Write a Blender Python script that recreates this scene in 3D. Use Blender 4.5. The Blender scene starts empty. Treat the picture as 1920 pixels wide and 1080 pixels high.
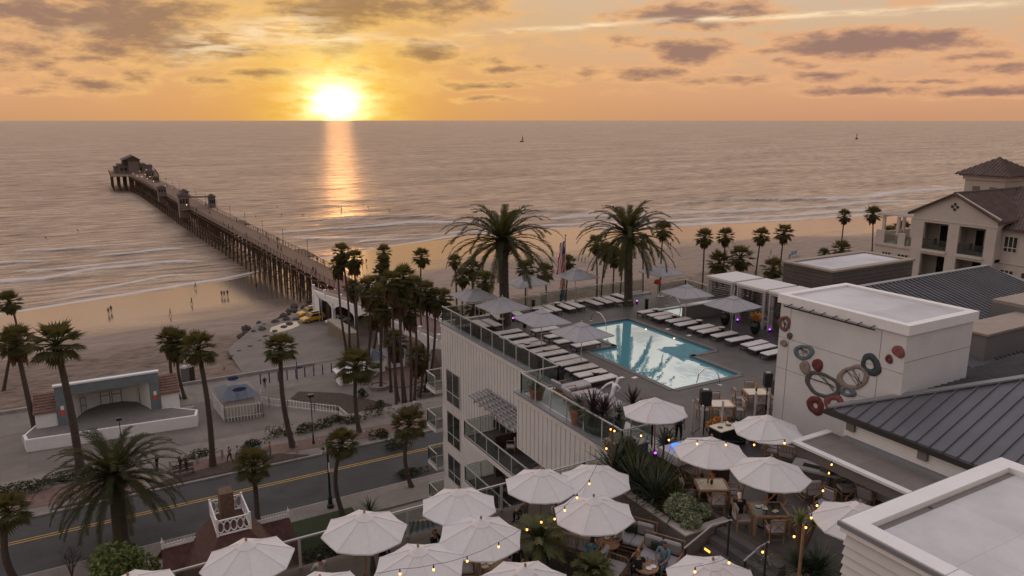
import bpy, bmesh, math, random
import numpy as np
from mathutils import Vector, Matrix
rnd = random.Random(7)
sc = bpy.context.scene
C = sc.collection
R = math.radians
ORD = ['first','second','third','fourth','fifth','sixth','seventh','eighth','ninth','tenth','eleventh','twelfth','thirteenth','fourteenth','fifteenth','sixteenth','seventeenth','eighteenth','nineteenth','twentieth']
# ---------------- camera frame (X along the shore, Y out to sea, Z up; metres) ----------------
CH = 42.0; TILT = math.atan(315/1400.); YAW = R(29.5)
def ray(px, py):
    u = (px-960)/1400.; v = (540-py)/1400.
    y = math.cos(TILT)+v*math.sin(TILT); z = -math.sin(TILT)+v*math.cos(TILT)
    return (u*math.cos(YAW)+y*math.sin(YAW), -u*math.sin(YAW)+y*math.cos(YAW), z)
def at(px, py, z):
    d = ray(px, py); k = (z-CH)/d[2]
    return (d[0]*k, d[1]*k, z)
def atx(px, py, x):
    d = ray(px, py); k = x/d[0]; return (x, d[1]*k, CH+d[2]*k)
def aty(px, py, y):
    d = ray(px, py); k = y/d[1]; return (d[0]*k, y, CH+d[2]*k)
# ---------------- mesh builder ----------------
class MB:
    def __init__(s): s.v = []; s.f = []; s.m = []
    def add(s, vs, fs, mi=0):
        n = len(s.v); s.v += [tuple(v) for v in vs]; s.f += [tuple(i+n for i in f) for f in fs]; s.m += [mi]*len(fs); return s
    def box(s, x0, x1, y0, y1, z0, z1, mi=0):
        vs = [(x, y, z) for z in (z0, z1) for y in (y0, y1) for x in (x0, x1)]
        return s.add(vs, [(0,2,3,1),(4,5,7,6),(0,1,5,4),(2,6,7,3),(0,4,6,2),(1,3,7,5)], mi)
    def obox(s, c, d, rz=0, rx=0, ry=0, mi=0):
        M = Matrix.Translation(c) @ Matrix.Rotation(rz,4,'Z') @ Matrix.Rotation(ry,4,'Y') @ Matrix.Rotation(rx,4,'X')
        vs = [M @ Vector((x*d[0]/2, y*d[1]/2, z*d[2]/2)) for z in (-1,1) for y in (-1,1) for x in (-1,1)]
        return s.add(vs, [(0,2,3,1),(4,5,7,6),(0,1,5,4),(2,6,7,3),(0,4,6,2),(1,3,7,5)], mi)
    def beam(s, p, q, w, h=None, mi=0):
        p = Vector(p); q = Vector(q); d = q-p; L = d.length
        if L < 1e-6: return s
        h = h or w; d.normalize()
        up = Vector((0,0,1)) if abs(d.z) < .99 else Vector((1,0,0))
        a = d.cross(up).normalized(); b = a.cross(d)
        vs = [r + a*(i*w/2) + b*(j*h/2) for r in (p, q) for j in (-1,1) for i in (-1,1)]
        return s.add(vs, [(0,2,3,1),(4,5,7,6),(0,1,5,4),(2,6,7,3),(0,4,6,2),(1,3,7,5)], mi)
    def tube(s, pts, rs, n=8, mi=0, cap=True):
        pts = [Vector(p) for p in pts]
        if not hasattr(rs, '__len__'): rs = [rs]*len(pts)
        vs = []; a = None
        for i, p in enumerate(pts):
            d = (pts[min(i+1, len(pts)-1)]-pts[max(i-1, 0)]).normalized()
            if a is None:
                up = Vector((0,0,1)) if abs(d.z) < .9 else Vector((1,0,0)); a = d.cross(up).normalized()
            else: a = (a-d*a.dot(d)).normalized()
            b = d.cross(a)
            for k in range(n):
                t = 2*math.pi*k/n; vs.append(p+(a*math.cos(t)+b*math.sin(t))*rs[i])
        fs = [(i*n+k, i*n+(k+1) % n, (i+1)*n+(k+1) % n, (i+1)*n+k) for i in range(len(pts)-1) for k in range(n)]
        if cap: fs += [tuple(range(n-1, -1, -1)), tuple((len(pts)-1)*n+k for k in range(n))]
        return s.add(vs, fs, mi)
    def lathe(s, prof, n=12, c=(0,0,0), mi=0):
        vs = [(c[0]+r*math.cos(2*math.pi*k/n), c[1]+r*math.sin(2*math.pi*k/n), c[2]+z) for r, z in prof for k in range(n)]
        fs = [(i*n+k, i*n+(k+1) % n, (i+1)*n+(k+1) % n, (i+1)*n+k) for i in range(len(prof)-1) for k in range(n)]
        fs += [tuple(range(n-1, -1, -1)), tuple((len(prof)-1)*n+k for k in range(n))]
        return s.add(vs, fs, mi)
    def prism(s, poly, z0, z1, mi=0):
        n = len(poly); vs = [(x, y, z0) for x, y in poly]+[(x, y, z1) for x, y in poly]
        fs = [(i, (i+1) % n, n+(i+1) % n, n+i) for i in range(n)]+[tuple(range(n-1, -1, -1)), tuple(range(n, 2*n))]
        return s.add(vs, fs, mi)
    def quad(s, *p, mi=0): return s.add(p, [tuple(range(len(p)))], mi)
    def slab(s, pts, th, mi=0):     # a planar polygon given thickness downwards
        n = len(pts); vs = list(pts)+[(p[0], p[1], p[2]-th) for p in pts]
        fs = [tuple(range(n)), tuple(range(2*n-1, n-1, -1))]+[(i, n+i, n+(i+1) % n, (i+1) % n) for i in range(n)]
        return s.add(vs, fs, mi)
    def ball(s, c, r, n=8, mi=0, sc_=(1,1,1)):
        m = n//2; prof = []; vs = []
        for i in range(m+1):
            a = math.pi*(i/m-.5)
            for k in range(n):
                t = 2*math.pi*k/n
                vs.append((c[0]+r*sc_[0]*math.cos(a)*math.cos(t), c[1]+r*sc_[1]*math.cos(a)*math.sin(t), c[2]+r*sc_[2]*math.sin(a)))
        return s.add(vs, [(i*n+k, i*n+(k+1) % n, (i+1)*n+(k+1) % n, (i+1)*n+k) for i in range(m) for k in range(n)], mi)
    def build(s, name, mat, parent=None, smooth=False, bevel=0):
        o0 = Vector(parent['org']) if parent is not None and 'org' in parent else Vector((0,0,0))
        me = bpy.data.meshes.new(name)
        me.from_pydata([(v[0]-o0.x, v[1]-o0.y, v[2]-o0.z) for v in s.v], [], s.f)
        for m in (mat if isinstance(mat, (list, tuple)) else [mat]): me.materials.append(m)
        if any(s.m): me.polygons.foreach_set('material_index', s.m)
        if smooth: me.polygons.foreach_set('use_smooth', [True]*len(s.f))
        me.update()
        bm = bmesh.new(); bm.from_mesh(me); bmesh.ops.recalc_face_normals(bm, faces=bm.faces[:]); bm.to_mesh(me); bm.free()
        o = bpy.data.objects.new(name, me); C.objects.link(o)
        if parent is not None:
            o.parent = parent; o['org'] = list(o0)
        if bevel:
            b = o.modifiers.new('bevel', 'BEVEL'); b.width = bevel; b.segments = 1; b.limit_method = 'ANGLE'
        return o
def tag(o, label=None, cat=None, group=None, kind=None):
    if label: o['label'] = label
    if cat: o['category'] = cat
    if group: o['group'] = group
    if kind: o['kind'] = kind
    return o
def thing(name, loc, label, cat, group=None, rz=0):
    o = bpy.data.objects.new(name, None); C.objects.link(o); o.empty_display_size = .3
    o.location = loc; o.rotation_euler.z = rz; o['org'] = list(loc) if rz == 0 else [0,0,0]
    return tag(o, label, cat, group)
KID = {}
def kids(o):
    return [c for c in bpy.data.objects if c.parent is o]
def copy_tree(o, loc, rz=0, scale=None, label=None, group=None):
    key = o.name
    if key not in KID: KID[key] = [(c, kids(c)) for c in kids(o)]
    r = o.copy(); C.objects.link(r); r.location = loc; r.rotation_euler = (0,0,rz)
    if scale: r.scale = (scale,)*3 if not hasattr(scale, '__len__') else scale
    if label: r['label'] = label
    if group: r['group'] = group
    for c, gs in KID[key]:
        d = c.copy(); C.objects.link(d); d.parent = r
        for g in gs:
            e = g.copy(); C.objects.link(e); e.parent = d
    return r
class Proto:      # the first placement moves the prototype itself, later ones copy it
    def __init__(s, root): s.o = root; s.used = False
    def put(s, loc, rz=0, label=None, scale=None, group=None):
        if not s.used:
            s.used = True; o = s.o
            if o.name not in KID: KID[o.name] = [(c, kids(c)) for c in kids(o)]
            o.location = loc; o.rotation_euler = (0,0,rz)
            if scale: o.scale = (scale,)*3 if not hasattr(scale, '__len__') else scale
            if label: o['label'] = label
            if group: o['group'] = group
            return o
        return copy_tree(s.o, loc, rz, scale or (1,1,1), label, group)
# ---------------- materials ----------------
def newmat(name):
    m = bpy.data.materials.new(name); m.use_nodes = True
    return m, m.node_tree.nodes, m.node_tree.links, m.node_tree.nodes['Principled BSDF']
def mat(name, col, rough=.6, var=.15, scale=3., bump=0., bscale=30., metal=0., col2=None, spec=.4, coords='Object', stretch=(1,1,1), detail=5):
    m, N, L, b = newmat(name)
    b.inputs['Roughness'].default_value = rough; b.inputs['Metallic'].default_value = metal
    b.inputs['Specular IOR Level'].default_value = spec
    tc = N.new('ShaderNodeTexCoord'); mp = N.new('ShaderNodeMapping'); mp.inputs['Scale'].default_value = stretch
    L.new(tc.outputs[coords], mp.inputs['Vector'])
    nz = N.new('ShaderNodeTexNoise'); nz.inputs['Scale'].default_value = scale; nz.inputs['Detail'].default_value = detail; nz.inputs['Roughness'].default_value = .65
    L.new(mp.outputs[0], nz.inputs['Vector'])
    rp = N.new('ShaderNodeValToRGB'); e = rp.color_ramp.elements; e[0].position = .3; e[1].position = .7
    c2 = col2 or tuple(min(1, c*(1+var)) for c in col); c1 = col if col2 else tuple(c*(1-var) for c in col)
    e[0].color = (*c1, 1); e[1].color = (*c2, 1)
    L.new(nz.outputs['Fac'], rp.inputs['Fac']); L.new(rp.outputs[0], b.inputs['Base Color'])
    if bump:
        n2 = N.new('ShaderNodeTexNoise'); n2.inputs['Scale'].default_value = bscale; n2.inputs['Detail'].default_value = 4
        L.new(mp.outputs[0], n2.inputs['Vector'])
        bp = N.new('ShaderNodeBump'); bp.inputs['Strength'].default_value = bump; bp.inputs['Distance'].default_value = .05
        L.new(n2.outputs['Fac'], bp.inputs['Height']); L.new(bp.outputs[0], b.inputs['Normal'])
    return m
def emit(name, col, s):
    m, N, L, b = newmat(name); b.inputs['Base Color'].default_value = (*col, 1)
    b.inputs['Emission Color'].default_value = (*col, 1); b.inputs['Emission Strength'].default_value = s
    return m
def glassmat(name, tint=(.85,.9,.88), refl=1.0, opac=.0, col=(.3,.35,.33)):
    m, N, L, b = newmat(name); N.remove(b)
    tr = N.new('ShaderNodeBsdfTransparent'); tr.inputs[0].default_value = (*tint, 1)
    gl = N.new('ShaderNodeBsdfGlossy'); gl.inputs['Roughness'].default_value = .03; gl.inputs[0].default_value = (.9,.9,.9,1)
    df = N.new('ShaderNodeBsdfDiffuse'); df.inputs[0].default_value = (*col, 1)
    lw = N.new('ShaderNodeLayerWeight'); lw.inputs[0].default_value = .5
    pw = N.new('ShaderNodeMath'); pw.operation = 'POWER'; pw.inputs[1].default_value = 4.; L.new(lw.outputs['Facing'], pw.inputs[0])
    fr = N.new('ShaderNodeMath'); fr.operation = 'MULTIPLY_ADD'; fr.inputs[1].default_value = .5; fr.inputs[2].default_value = .03; L.new(pw.outputs[0], fr.inputs[0])
    nz = N.new('ShaderNodeTexNoise'); nz.inputs['Scale'].default_value = .7
    bp = N.new('ShaderNodeBump'); bp.inputs['Strength'].default_value = .05; L.new(nz.outputs[0], bp.inputs['Height']); L.new(bp.outputs[0], gl.inputs['Normal'])
    x = N.new('ShaderNodeMixShader'); x.inputs[0].default_value = opac; L.new(tr.outputs[0], x.inputs[1]); L.new(df.outputs[0], x.inputs[2])
    y = N.new('ShaderNodeMixShader'); L.new(fr.outputs[0], y.inputs[0]); L.new(x.outputs[0], y.inputs[1]); L.new(gl.outputs[0], y.inputs[2])
    L.new(y.outputs[0], N['Material Output'].inputs['Surface'])
    return m
M = {}
M['white'] = mat('white_paint', (.72,.70,.70), .55, .05, 1.5, .05)
M['siding'] = mat('grey_white_siding', (.57,.545,.54), .6, .06, .8, .05)
M['artwall'] = mat('pale_stucco', (.57,.555,.56), .75, .07, .6, .12, 60)
M['roofwhite'] = mat('white_roof_membrane', (.56,.54,.56), .7, .12, .35, .06)
M['roofwhite2'] = mat('roof_membrane_floor', (.34,.33,.35), .7, .12, .5, .05)
M['cap'] = mat('grey_metal_cap', (.20,.20,.21), .5, .08, 2)
M['railmetal'] = mat('painted_rail_metal', (.42,.40,.39), .45, .05)
M['darkmetal'] = mat('dark_bronze_metal', (.03,.028,.028), .45, .2)
M['chrome'] = mat('polished_steel', (.6,.6,.62), .2, .05, metal=1.)
M['deck'] = mat('pool_deck_pavers', (.080,.070,.066), .55, .22, .9, .15, 12)
M['coping'] = mat('pool_coping', (.10,.092,.09), .5, .15, 2)
M['roofmetal'] = mat('standing_seam_metal', (.105,.104,.12), .42, .18, .5, spec=.5)
M['concrete'] = mat('concrete', (.20,.172,.155), .8, .14, .6, .15, 8)
M['asphalt'] = mat('asphalt', (.052,.05,.052), .8, .2, .5, .2, 30)
M['plaza'] = mat('plaza_concrete', (.18,.152,.135), .8, .12, .25, .1, 6)
M['brick'] = mat('brick_paving', (.15,.09,.075), .8, .25, 2.5, .2, 20)
M['yellow'] = mat('yellow_road_paint', (.50,.30,.06), .7, .3, 6)
M['kerb'] = mat('kerb_concrete', (.28,.25,.24), .8, .2, 1.2)
M['soil'] = mat('planting_soil', (.06,.04,.032), .9, .4, 3, .3, 10)
M['wood'] = mat('weathered_wood', (.11,.06,.04), .7, .35, 2, .2, 20, stretch=(1,1,.2))
M['teak'] = mat('teak_wood', (.28,.16,.09), .6, .25, 5)
M['deckwood'] = mat('dark_deck_boards', (.062,.042,.034), .6, .35, 2, stretch=(.3,6,1))
M['pierwood'] = mat('pier_timber', (.062,.035,.023), .8, .3, 1.5)
M['pierdeck'] = mat('pier_deck_boards', (.13,.07,.046), .75, .3, 1.2, stretch=(.4,3,1))
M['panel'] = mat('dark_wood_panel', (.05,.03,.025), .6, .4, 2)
M['brownbox'] = mat('brown_lap_boards', (.10,.082,.075), .65, .18, 1.2)
M['tanboard'] = mat('tan_capping', (.28,.22,.18), .7, .12, 1)
M['stucco'] = mat('cream_stucco', (.47,.41,.37), .85, .08, .5, .15, 30)
M['stuccodark'] = mat('dark_taupe_stucco', (.16,.145,.14), .85, .1, .6)  # plain dark taupe tone shared by walls, screens and small parts
M['trimcream'] = mat('cream_trim', (.50,.44,.40), .7, .05)
M['tile'] = mat('clay_roof_tile', (.095,.062,.054), .8, .35, 1.6, .2, 8)
M['shingle'] = mat('red_roof_shingle', (.075,.032,.027), .85, .35, 3., .3, 25)
M['brownshingle'] = mat('weathered_shingle', (.19,.11,.085), .85, .35, 3.)
M['blueroof'] = mat('blue_metal_roof', (.085,.105,.135), .45, .15, 2)
M['bluegrey'] = mat('blue_grey_stucco', (.15,.175,.195), .8, .12, 1)
M['stagefloor'] = mat('stage_floor', (.16,.145,.135), .8, .15, 1)
M['canvas'] = mat('white_canvas', (.78,.755,.76), .85, .05, 6)
M['greycanvas'] = mat('grey_canvas', (.42,.41,.44), .85, .07, 5)
for k in ('canvas', 'greycanvas'):
    m = M[k]; N = m.node_tree.nodes; L = m.node_tree.links; b = N['Principled BSDF']
    t = N.new('ShaderNodeBsdfTranslucent'); t.inputs[0].default_value = (.75,.62,.5,1) if k == 'canvas' else (.4,.36,.36,1)
    x = N.new('ShaderNodeMixShader'); x.inputs[0].default_value = .25
    L.new(b.outputs[0], x.inputs[1]); L.new(t.outputs[0], x.inputs[2]); L.new(x.outputs[0], N['Material Output'].inputs['Surface'])
M['cushion'] = mat('lounger_fabric', (.62,.58,.56), .8, .05, 4)
M['greycush'] = mat('grey_cushion', (.36,.34,.35), .9, .08, 6)
M['greencush'] = mat('dark_green_pillow', (.03,.04,.025), .9, .2, 6)
M['wicker'] = mat('dark_wicker', (.025,.022,.02), .7, .3, 20)
M['tabletop'] = mat('pale_table_top', (.62,.54,.44), .5, .08, 3)
M['terracotta'] = mat('terracotta', (.22,.10,.07), .8, .15, 3)
M['greenpot'] = mat('green_glazed_pot', (.05,.075,.06), .35, .2, 3)
M['blackpot'] = mat('dark_glazed_pot', (.015,.02,.02), .25, .3, 3)
M['frond'] = mat('palm_frond', (.030,.034,.018), .75, .5, 1.2, col2=(.065,.066,.03), spec=.15)
M['fanleaf'] = mat('fan_palm_leaf', (.036,.042,.018), .75, .5, 1.2, col2=(.10,.096,.04), spec=.15)
M['deadleaf'] = mat('dead_palm_leaf', (.10,.062,.04), .8, .4, 2)
M['trunk'] = mat('palm_trunk_bark', (.068,.05,.042), .9, .35, 2.5, .5, 6, stretch=(1,1,4))
M['hedge'] = mat('hedge_leaf', (.022,.03,.012), .8, .5, .8, col2=(.06,.062,.03))
M['agave'] = mat('agave_leaf', (.03,.045,.03), .6, .4, 1, col2=(.07,.09,.05))
M['cordy'] = mat('purple_cordyline_leaf', (.05,.03,.03), .6, .3, 2)
M['lavender'] = mat('silver_shrub_leaf', (.22,.25,.15), .8, .3, 2)
M['orangeleaf'] = mat('orange_leaf', (.55,.22,.04), .6, .3, 2)
M['lawn'] = mat('lawn_grass', (.022,.032,.01), .9, .3, 2, .4, 40)
M['rock'] = mat('riprap_rock', (.07,.06,.055), .9, .3, 1, .5, 4)
M['black'] = mat('black_plastic', (.012,.012,.012), .5, .2)
M['speakergrey'] = mat('speaker_grille', (.018,.018,.02), .7, .2, 50)
M['lampgreen'] = mat('dark_green_lamp_iron', (.012,.018,.02), .4, .2)
M['skin'] = mat('skin', (.30,.16,.11), .6, .08, 5)
M['hairdark'] = mat('dark_hair', (.015,.01,.008), .6, .3, 10)
M['hairblond'] = mat('fair_hair', (.22,.13,.06), .6, .2, 10)
M['statue'] = mat('white_statue_resin', (.70,.68,.72), .4, .03, 2)
M['yellowcar'] = mat('yellow_car_paint', (.55,.30,.03), .3, .08, 1)
M['whitecar'] = mat('white_car_paint', (.5,.5,.5), .3, .05, 1)
M['carglass'] = mat('car_glass', (.02,.02,.025), .1, .1)
M['tyre'] = mat('tyre_rubber', (.015,.015,.015), .9, .2)
M['container'] = mat('beige_container_paint', (.30,.25,.20), .6, .12, 1)
M['bollard'] = mat('blue_bollard_paint', (.05,.05,.13), .5, .15)
M['darkwin'] = mat('window_glass_dark', (.018,.02,.02), .08, .4, .6, spec=.8)
M['curtain'] = mat('curtain_fabric', (.30,.25,.25), .9, .15, 3)
M['glassrail'] = glassmat('balustrade_glass', (.80,.84,.82), 1, .10, (.10,.11,.105))
M['orangefabric'] = mat('orange_red_fabric', (.65,.08,.04), .8, .1)
M['artred'] = mat('art_red', (.13,.030,.030), .7, .5, 6, .5, 30)
M['artbrown'] = mat('art_rust', (.16,.07,.05), .6, .4, 8, .5, 30)
M['artblue'] = mat('art_blue_grey', (.11,.145,.165), .7, .35, 6, .5, 30)
M['artteal'] = mat('art_teal_dark', (.04,.06,.065), .7, .5, 6, .5, 30)
M['artbeige'] = mat('art_beige_rope', (.24,.19,.17), .8, .3, 10, .5, 30)
M['artdark'] = mat('art_dark_grey', (.08,.075,.075), .6, .4, 10, .5, 30)
M['artpink'] = mat('art_pink', (.22,.075,.07), .7, .3, 8, .5, 30)
M['bulb'] = emit('warm_bulb', (1.,.34,.07), 6.5)
M['bulbsoft'] = emit('lamp_globe_glow', (1.,.62,.30), 1.6)
M['pierlight'] = emit('pier_lamp_glow', (1.,.6,.3), 4)
M['violet'] = emit('violet_uplight', (.40,.06,1.), 7)
M['bluelight'] = emit('blue_lit_bowl', (.05,.2,1.), 1.5)
M['firelamp'] = emit('warm_planter_light', (1.,.36,.05), 3)
for k, tc_ in (('frond',(.10,.09,.02)),('fanleaf',(.16,.12,.03)),('deadleaf',(.20,.11,.05)),('hedge',(.06,.06,.02))):
    m = M[k]; N = m.node_tree.nodes; L = m.node_tree.links; t = N.new('ShaderNodeBsdfTranslucent'); t.inputs[0].default_value = (*tc_, 1)
    x = N.new('ShaderNodeMixShader'); x.inputs[0].default_value = .35; L.new(N['Principled BSDF'].outputs[0], x.inputs[1]); L.new(t.outputs[0], x.inputs[2]); L.new(x.outputs[0], N['Material Output'].inputs['Surface'])
def joints(k, w_, h_, dark=.75, ms=.012, rot=0., off=.5):
    m = M[k]; N = m.node_tree.nodes; L = m.node_tree.links; b = N['Principled BSDF']; src = b.inputs['Base Color'].links[0].from_socket
    g = N.new('ShaderNodeNewGeometry'); mp = N.new('ShaderNodeMapping'); mp.inputs['Rotation'].default_value = (0,0,rot); L.new(g.outputs['Position'], mp.inputs[0])
    t = N.new('ShaderNodeTexBrick'); t.inputs['Scale'].default_value = 1.; t.inputs['Brick Width'].default_value = w_; t.inputs['Row Height'].default_value = h_; t.inputs['Mortar Size'].default_value = ms; t.inputs['Mortar Smooth'].default_value = .3; t.offset = off
    t.inputs['Color1'].default_value = (1,1,1,1); t.inputs['Color2'].default_value = (.90,.90,.90,1); t.inputs['Mortar'].default_value = (dark,dark,dark,1); L.new(mp.outputs[0], t.inputs['Vector'])
    n = N.new('ShaderNodeTexNoise'); n.inputs['Scale'].default_value = .22; n.inputs['Detail'].default_value = 7; n.inputs['Roughness'].default_value = .7; L.new(g.outputs['Position'], n.inputs['Vector'])
    r = N.new('ShaderNodeMapRange'); r.inputs[1].default_value = .3; r.inputs[2].default_value = .7; r.inputs[3].default_value = .80; r.inputs[4].default_value = 1.15; L.new(n.outputs['Fac'], r.inputs[0])
    x = N.new('ShaderNodeMix'); x.data_type = 'RGBA'; x.blend_type = 'MULTIPLY'; x.inputs[0].default_value = 1.; L.new(src, x.inputs[6]); L.new(t.outputs['Color'], x.inputs[7])
    y = N.new('ShaderNodeVectorMath'); y.operation = 'SCALE'; L.new(x.outputs[2], y.inputs[0]); L.new(r.outputs[0], y.inputs['Scale']); L.new(y.outputs[0], b.inputs['Base Color'])
joints('deck', 1.2, 1.2, .70, .02); joints('plaza', 4.5, 3.5, .72, .035, 0, 0.); joints('concrete', 2.4, 1.6, .75, .025, 0, 0.); joints('roofwhite', 3.2, 1.9, .88, .02); joints('deckwood', 4., .16, .55, .014); joints('asphalt', 9., 3.4, .80, .03)
# people clothing
CL = {}
def cloth(name, col):
    if name not in CL: CL[name] = mat('cloth_'+name, col, .85, .12, 6)
    return CL[name]
for n_, c_ in (('navy',(.02,.03,.06)),('black',(.012,.012,.012)),('grey',(.16,.15,.15)),('pale',(.40,.38,.38)),('teal',(.03,.19,.28)),('denim',(.07,.11,.17)),('blueshirt',(.12,.20,.26)),('maroon',(.10,.03,.03)),('tan',(.22,.16,.11)),('pinkish',(.30,.16,.14))): cloth(n_, c_)

# ---------------- world: sunset sky with clouds ----------------
SUN_AZ = math.atan2(.3035, 1.0117); SUN_EL = R(1.35)
sd = Vector((math.sin(SUN_AZ)*math.cos(SUN_EL), math.cos(SUN_AZ)*math.cos(SUN_EL), math.sin(SUN_EL)))
w = bpy.data.worlds.new('World'); sc.world = w; w.use_nodes = True
N = w.node_tree.nodes; L = w.node_tree.links; N.clear()
def nd(t, **k):
    n = N.new(t)
    for a, b in k.items(): setattr(n, a, b)
    return n
def sock(v, i):
    if isinstance(v, (int, float)): i.default_value = v
    elif isinstance(v, tuple): i.default_value = v if len(v) == len(i.default_value) else (*v, 1)
    else: L.new(v, i)
def mth(op, a, b=None, c=None, clamp=False):
    n = nd('ShaderNodeMath', operation=op); n.use_clamp = clamp
    sock(a, n.inputs[0])
    if b is not None: sock(b, n.inputs[1])
    if c is not None: sock(c, n.inputs[2])
    return n.outputs[0]
def vmix(f, a, b, blend='MIX'):
    n = nd('ShaderNodeMix', data_type='RGBA', blend_type=blend); n.clamp_factor = True
    sock(f, n.inputs[0]); sock(a, n.inputs[6]); sock(b, n.inputs[7]); return n.outputs[2]
def sstep(x, a, b, o0=0., o1=1.):
    n = nd('ShaderNodeMapRange', interpolation_type='SMOOTHSTEP'); sock(x, n.inputs[0])
    for i, v in zip((1,2,3,4), (a,b,o0,o1)): n.inputs[i].default_value = v
    return n.outputs[0]
tc = nd('ShaderNodeTexCoord'); sep = nd('ShaderNodeSeparateXYZ'); L.new(tc.outputs['Generated'], sep.inputs[0])
X, Y, Z = sep.outputs
az = mth('ARCTAN2', X, Y); el = mth('ARCSINE', Z)
dt = nd('ShaderNodeVectorMath', operation='DOT_PRODUCT'); L.new(tc.outputs['Generated'], dt.inputs[0]); dt.inputs[1].default_value = sd
ang = mth('ARCCOSINE', mth('MINIMUM', dt.outputs['Value'], .99999))
rp = nd('ShaderNodeValToRGB'); L.new(mth('MAXIMUM', el, 0.), rp.inputs[0])
cr = rp.color_ramp; stops = [(0,(.58,.30,.17)),(.03,(.68,.36,.20)),(.065,(.70,.41,.24)),(.11,(.66,.46,.30)),(.16,(.64,.50,.38)),(.26,(1.06,.92,.78)),(.40,(1.22,1.09,1.0)),(.66,(1.0,.92,.92)),(1.,(.82,.76,.82))]
while len(cr.elements) < len(stops): cr.elements.new(.5)
for e, (p, c) in zip(cr.elements, stops): e.position = p; e.color = (*c, 1)
land = sstep(dt.outputs['Value'], -.9, .8, .55, 1.)
base = vmix(1., rp.outputs[0], (1,1,1), 'MULTIPLY')
comb = nd('ShaderNodeCombineXYZ')
for i in range(3): L.new(land, comb.inputs[i])
base = vmix(1., rp.outputs[0], comb.outputs[0], 'MULTIPLY')
base = vmix(mth('EXPONENT', mth('MULTIPLY', ang, -1/.17)), base, (.92,.45,.045))
g2 = mth('EXPONENT', mth('MULTIPLY', mth('POWER', mth('DIVIDE', ang, .070), 2.), -1.))
base = vmix(mth('MULTIPLY', g2, .9), base, (1.02,.64,.06))
# cloud coordinates
cv = nd('ShaderNodeCombineXYZ'); L.new(mth('MULTIPLY', az, 9.), cv.inputs[0]); L.new(mth('MULTIPLY', el, 27.), cv.inputs[1])
def noise(vec, scale, detail=6, rough=.6, w_=0):
    n = nd('ShaderNodeTexNoise'); n.inputs['Scale'].default_value = scale; n.inputs['Detail'].default_value = detail; n.inputs['Roughness'].default_value = rough
    if w_:
        a = nd('ShaderNodeVectorMath', operation='ADD'); L.new(vec, a.inputs[0]); a.inputs[1].default_value = (w_, w_*1.3, w_*.7); vec = a.outputs[0]
    L.new(vec, n.inputs['Vector']); return n.outputs['Fac']
n1 = noise(cv.outputs[0], 1.3, 8, .66); n2 = noise(cv.outputs[0], 3.2, 6, .6, 5.)
wv = nd('ShaderNodeVectorMath', operation='MULTIPLY_ADD')     # bend the cloud outlines
nc = nd('ShaderNodeTexNoise'); nc.inputs['Scale'].default_value = 2.2; nc.inputs['Detail'].default_value = 5; L.new(cv.outputs[0], nc.inputs['Vector'])
L.new(nc.outputs['Color'], wv.inputs[0]); wv.inputs[1].default_value = (.065,.018,0)
ae = nd('ShaderNodeCombineXYZ'); L.new(az, ae.inputs[0]); L.new(el, ae.inputs[1])
sb = nd('ShaderNodeVectorMath', operation='ADD'); L.new(ae.outputs[0], sb.inputs[0]); sb.inputs[1].default_value = (-.0325,-.009,0)
L.new(sb.outputs[0], wv.inputs[2]); AE = wv.outputs[0]
clouds = [(60,20,130,38,.9),(240,45,110,55,1.1),(300,18,120,22,.8),(380,85,140,22,.8),(55,105,75,32,.9),(180,113,50,10,1),(262,142,40,12,1),(180,158,75,13,1),(460,100,70,20,.8),(505,137,65,10,1),
 (640,20,110,28,1.1),(760,10,160,26,.9),(600,62,55,22,1),(800,92,60,16,1.1),(370,152,45,10,.8),(890,110,70,14,.6),(890,160,80,8,.9),(640,152,45,7,.9),(675,131,24,7,1),(630,95,50,14,.8),
 (1300,28,120,19,1.2),(1160,80,50,14,.8),(1310,100,75,20,1.2),(1200,140,95,14,1),(1430,98,45,9,1),(1480,118,45,9,.9),(1630,82,150,19,1.25),(1620,105,90,14,1),(1550,140,60,9,.9),(1810,108,60,10,1),(1880,125,60,9,.9),(1740,150,70,6,.8),(1650,168,110,9,.8),(1860,172,140,8,.8),(1060,150,80,8,.6),(1380,150,60,8,.8),(90,60,80,26,.7),(960,130,60,9,.7),(60,170,60,8,.7),(930,185,60,5,.6)]
F = None
for (px, py, rx, ry, s_) in clouds:
    d = ray(px, py); a0 = math.atan2(d[0], d[1]); e0 = math.atan2(d[2], math.hypot(d[0], d[1]))
    a = nd('ShaderNodeVectorMath', operation='SUBTRACT'); L.new(AE, a.inputs[0]); a.inputs[1].default_value = (a0, e0, 0)
    b = nd('ShaderNodeVectorMath', operation='MULTIPLY'); L.new(a.outputs[0], b.inputs[0]); b.inputs[1].default_value = (1400/rx, 1400/ry, 0)
    c = nd('ShaderNodeVectorMath', operation='LENGTH'); L.new(b.outputs[0], c.inputs[0])
    v = mth('MULTIPLY', mth('SUBTRACT', 1.65, c.outputs['Value']), s_*(1.3 if py < 60 or rx > 100 else 1.1))
    F = v if F is None else mth('MAXIMUM', F, v)
Fn = mth('ADD', F, mth('MULTIPLY', mth('SUBTRACT', n1, .5), 3.3))
cm = sstep(Fn, .05, .85)
high = mth('MULTIPLY', sstep(noise(cv.outputs[0], .55, 7, .6, 9.), .48, .66), sstep(el, .15, .34))
low = mth('MULTIPLY', sstep(noise(cv.outputs[0], 1.0, 7, .62, 3.), .52, .64), mth('MULTIPLY', sstep(el, .005, .06), .85))
cm = mth('MAXIMUM', cm, mth('MULTIPLY', low, .9), clamp=True)
cm = mth('MAXIMUM', cm, mth('MULTIPLY', high, .3), clamp=True)
warm = mth('EXPONENT', mth('MULTIPLY', ang, -1/.20))
shade = vmix(warm, (.27,.155,.14), (.40,.22,.045))
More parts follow.
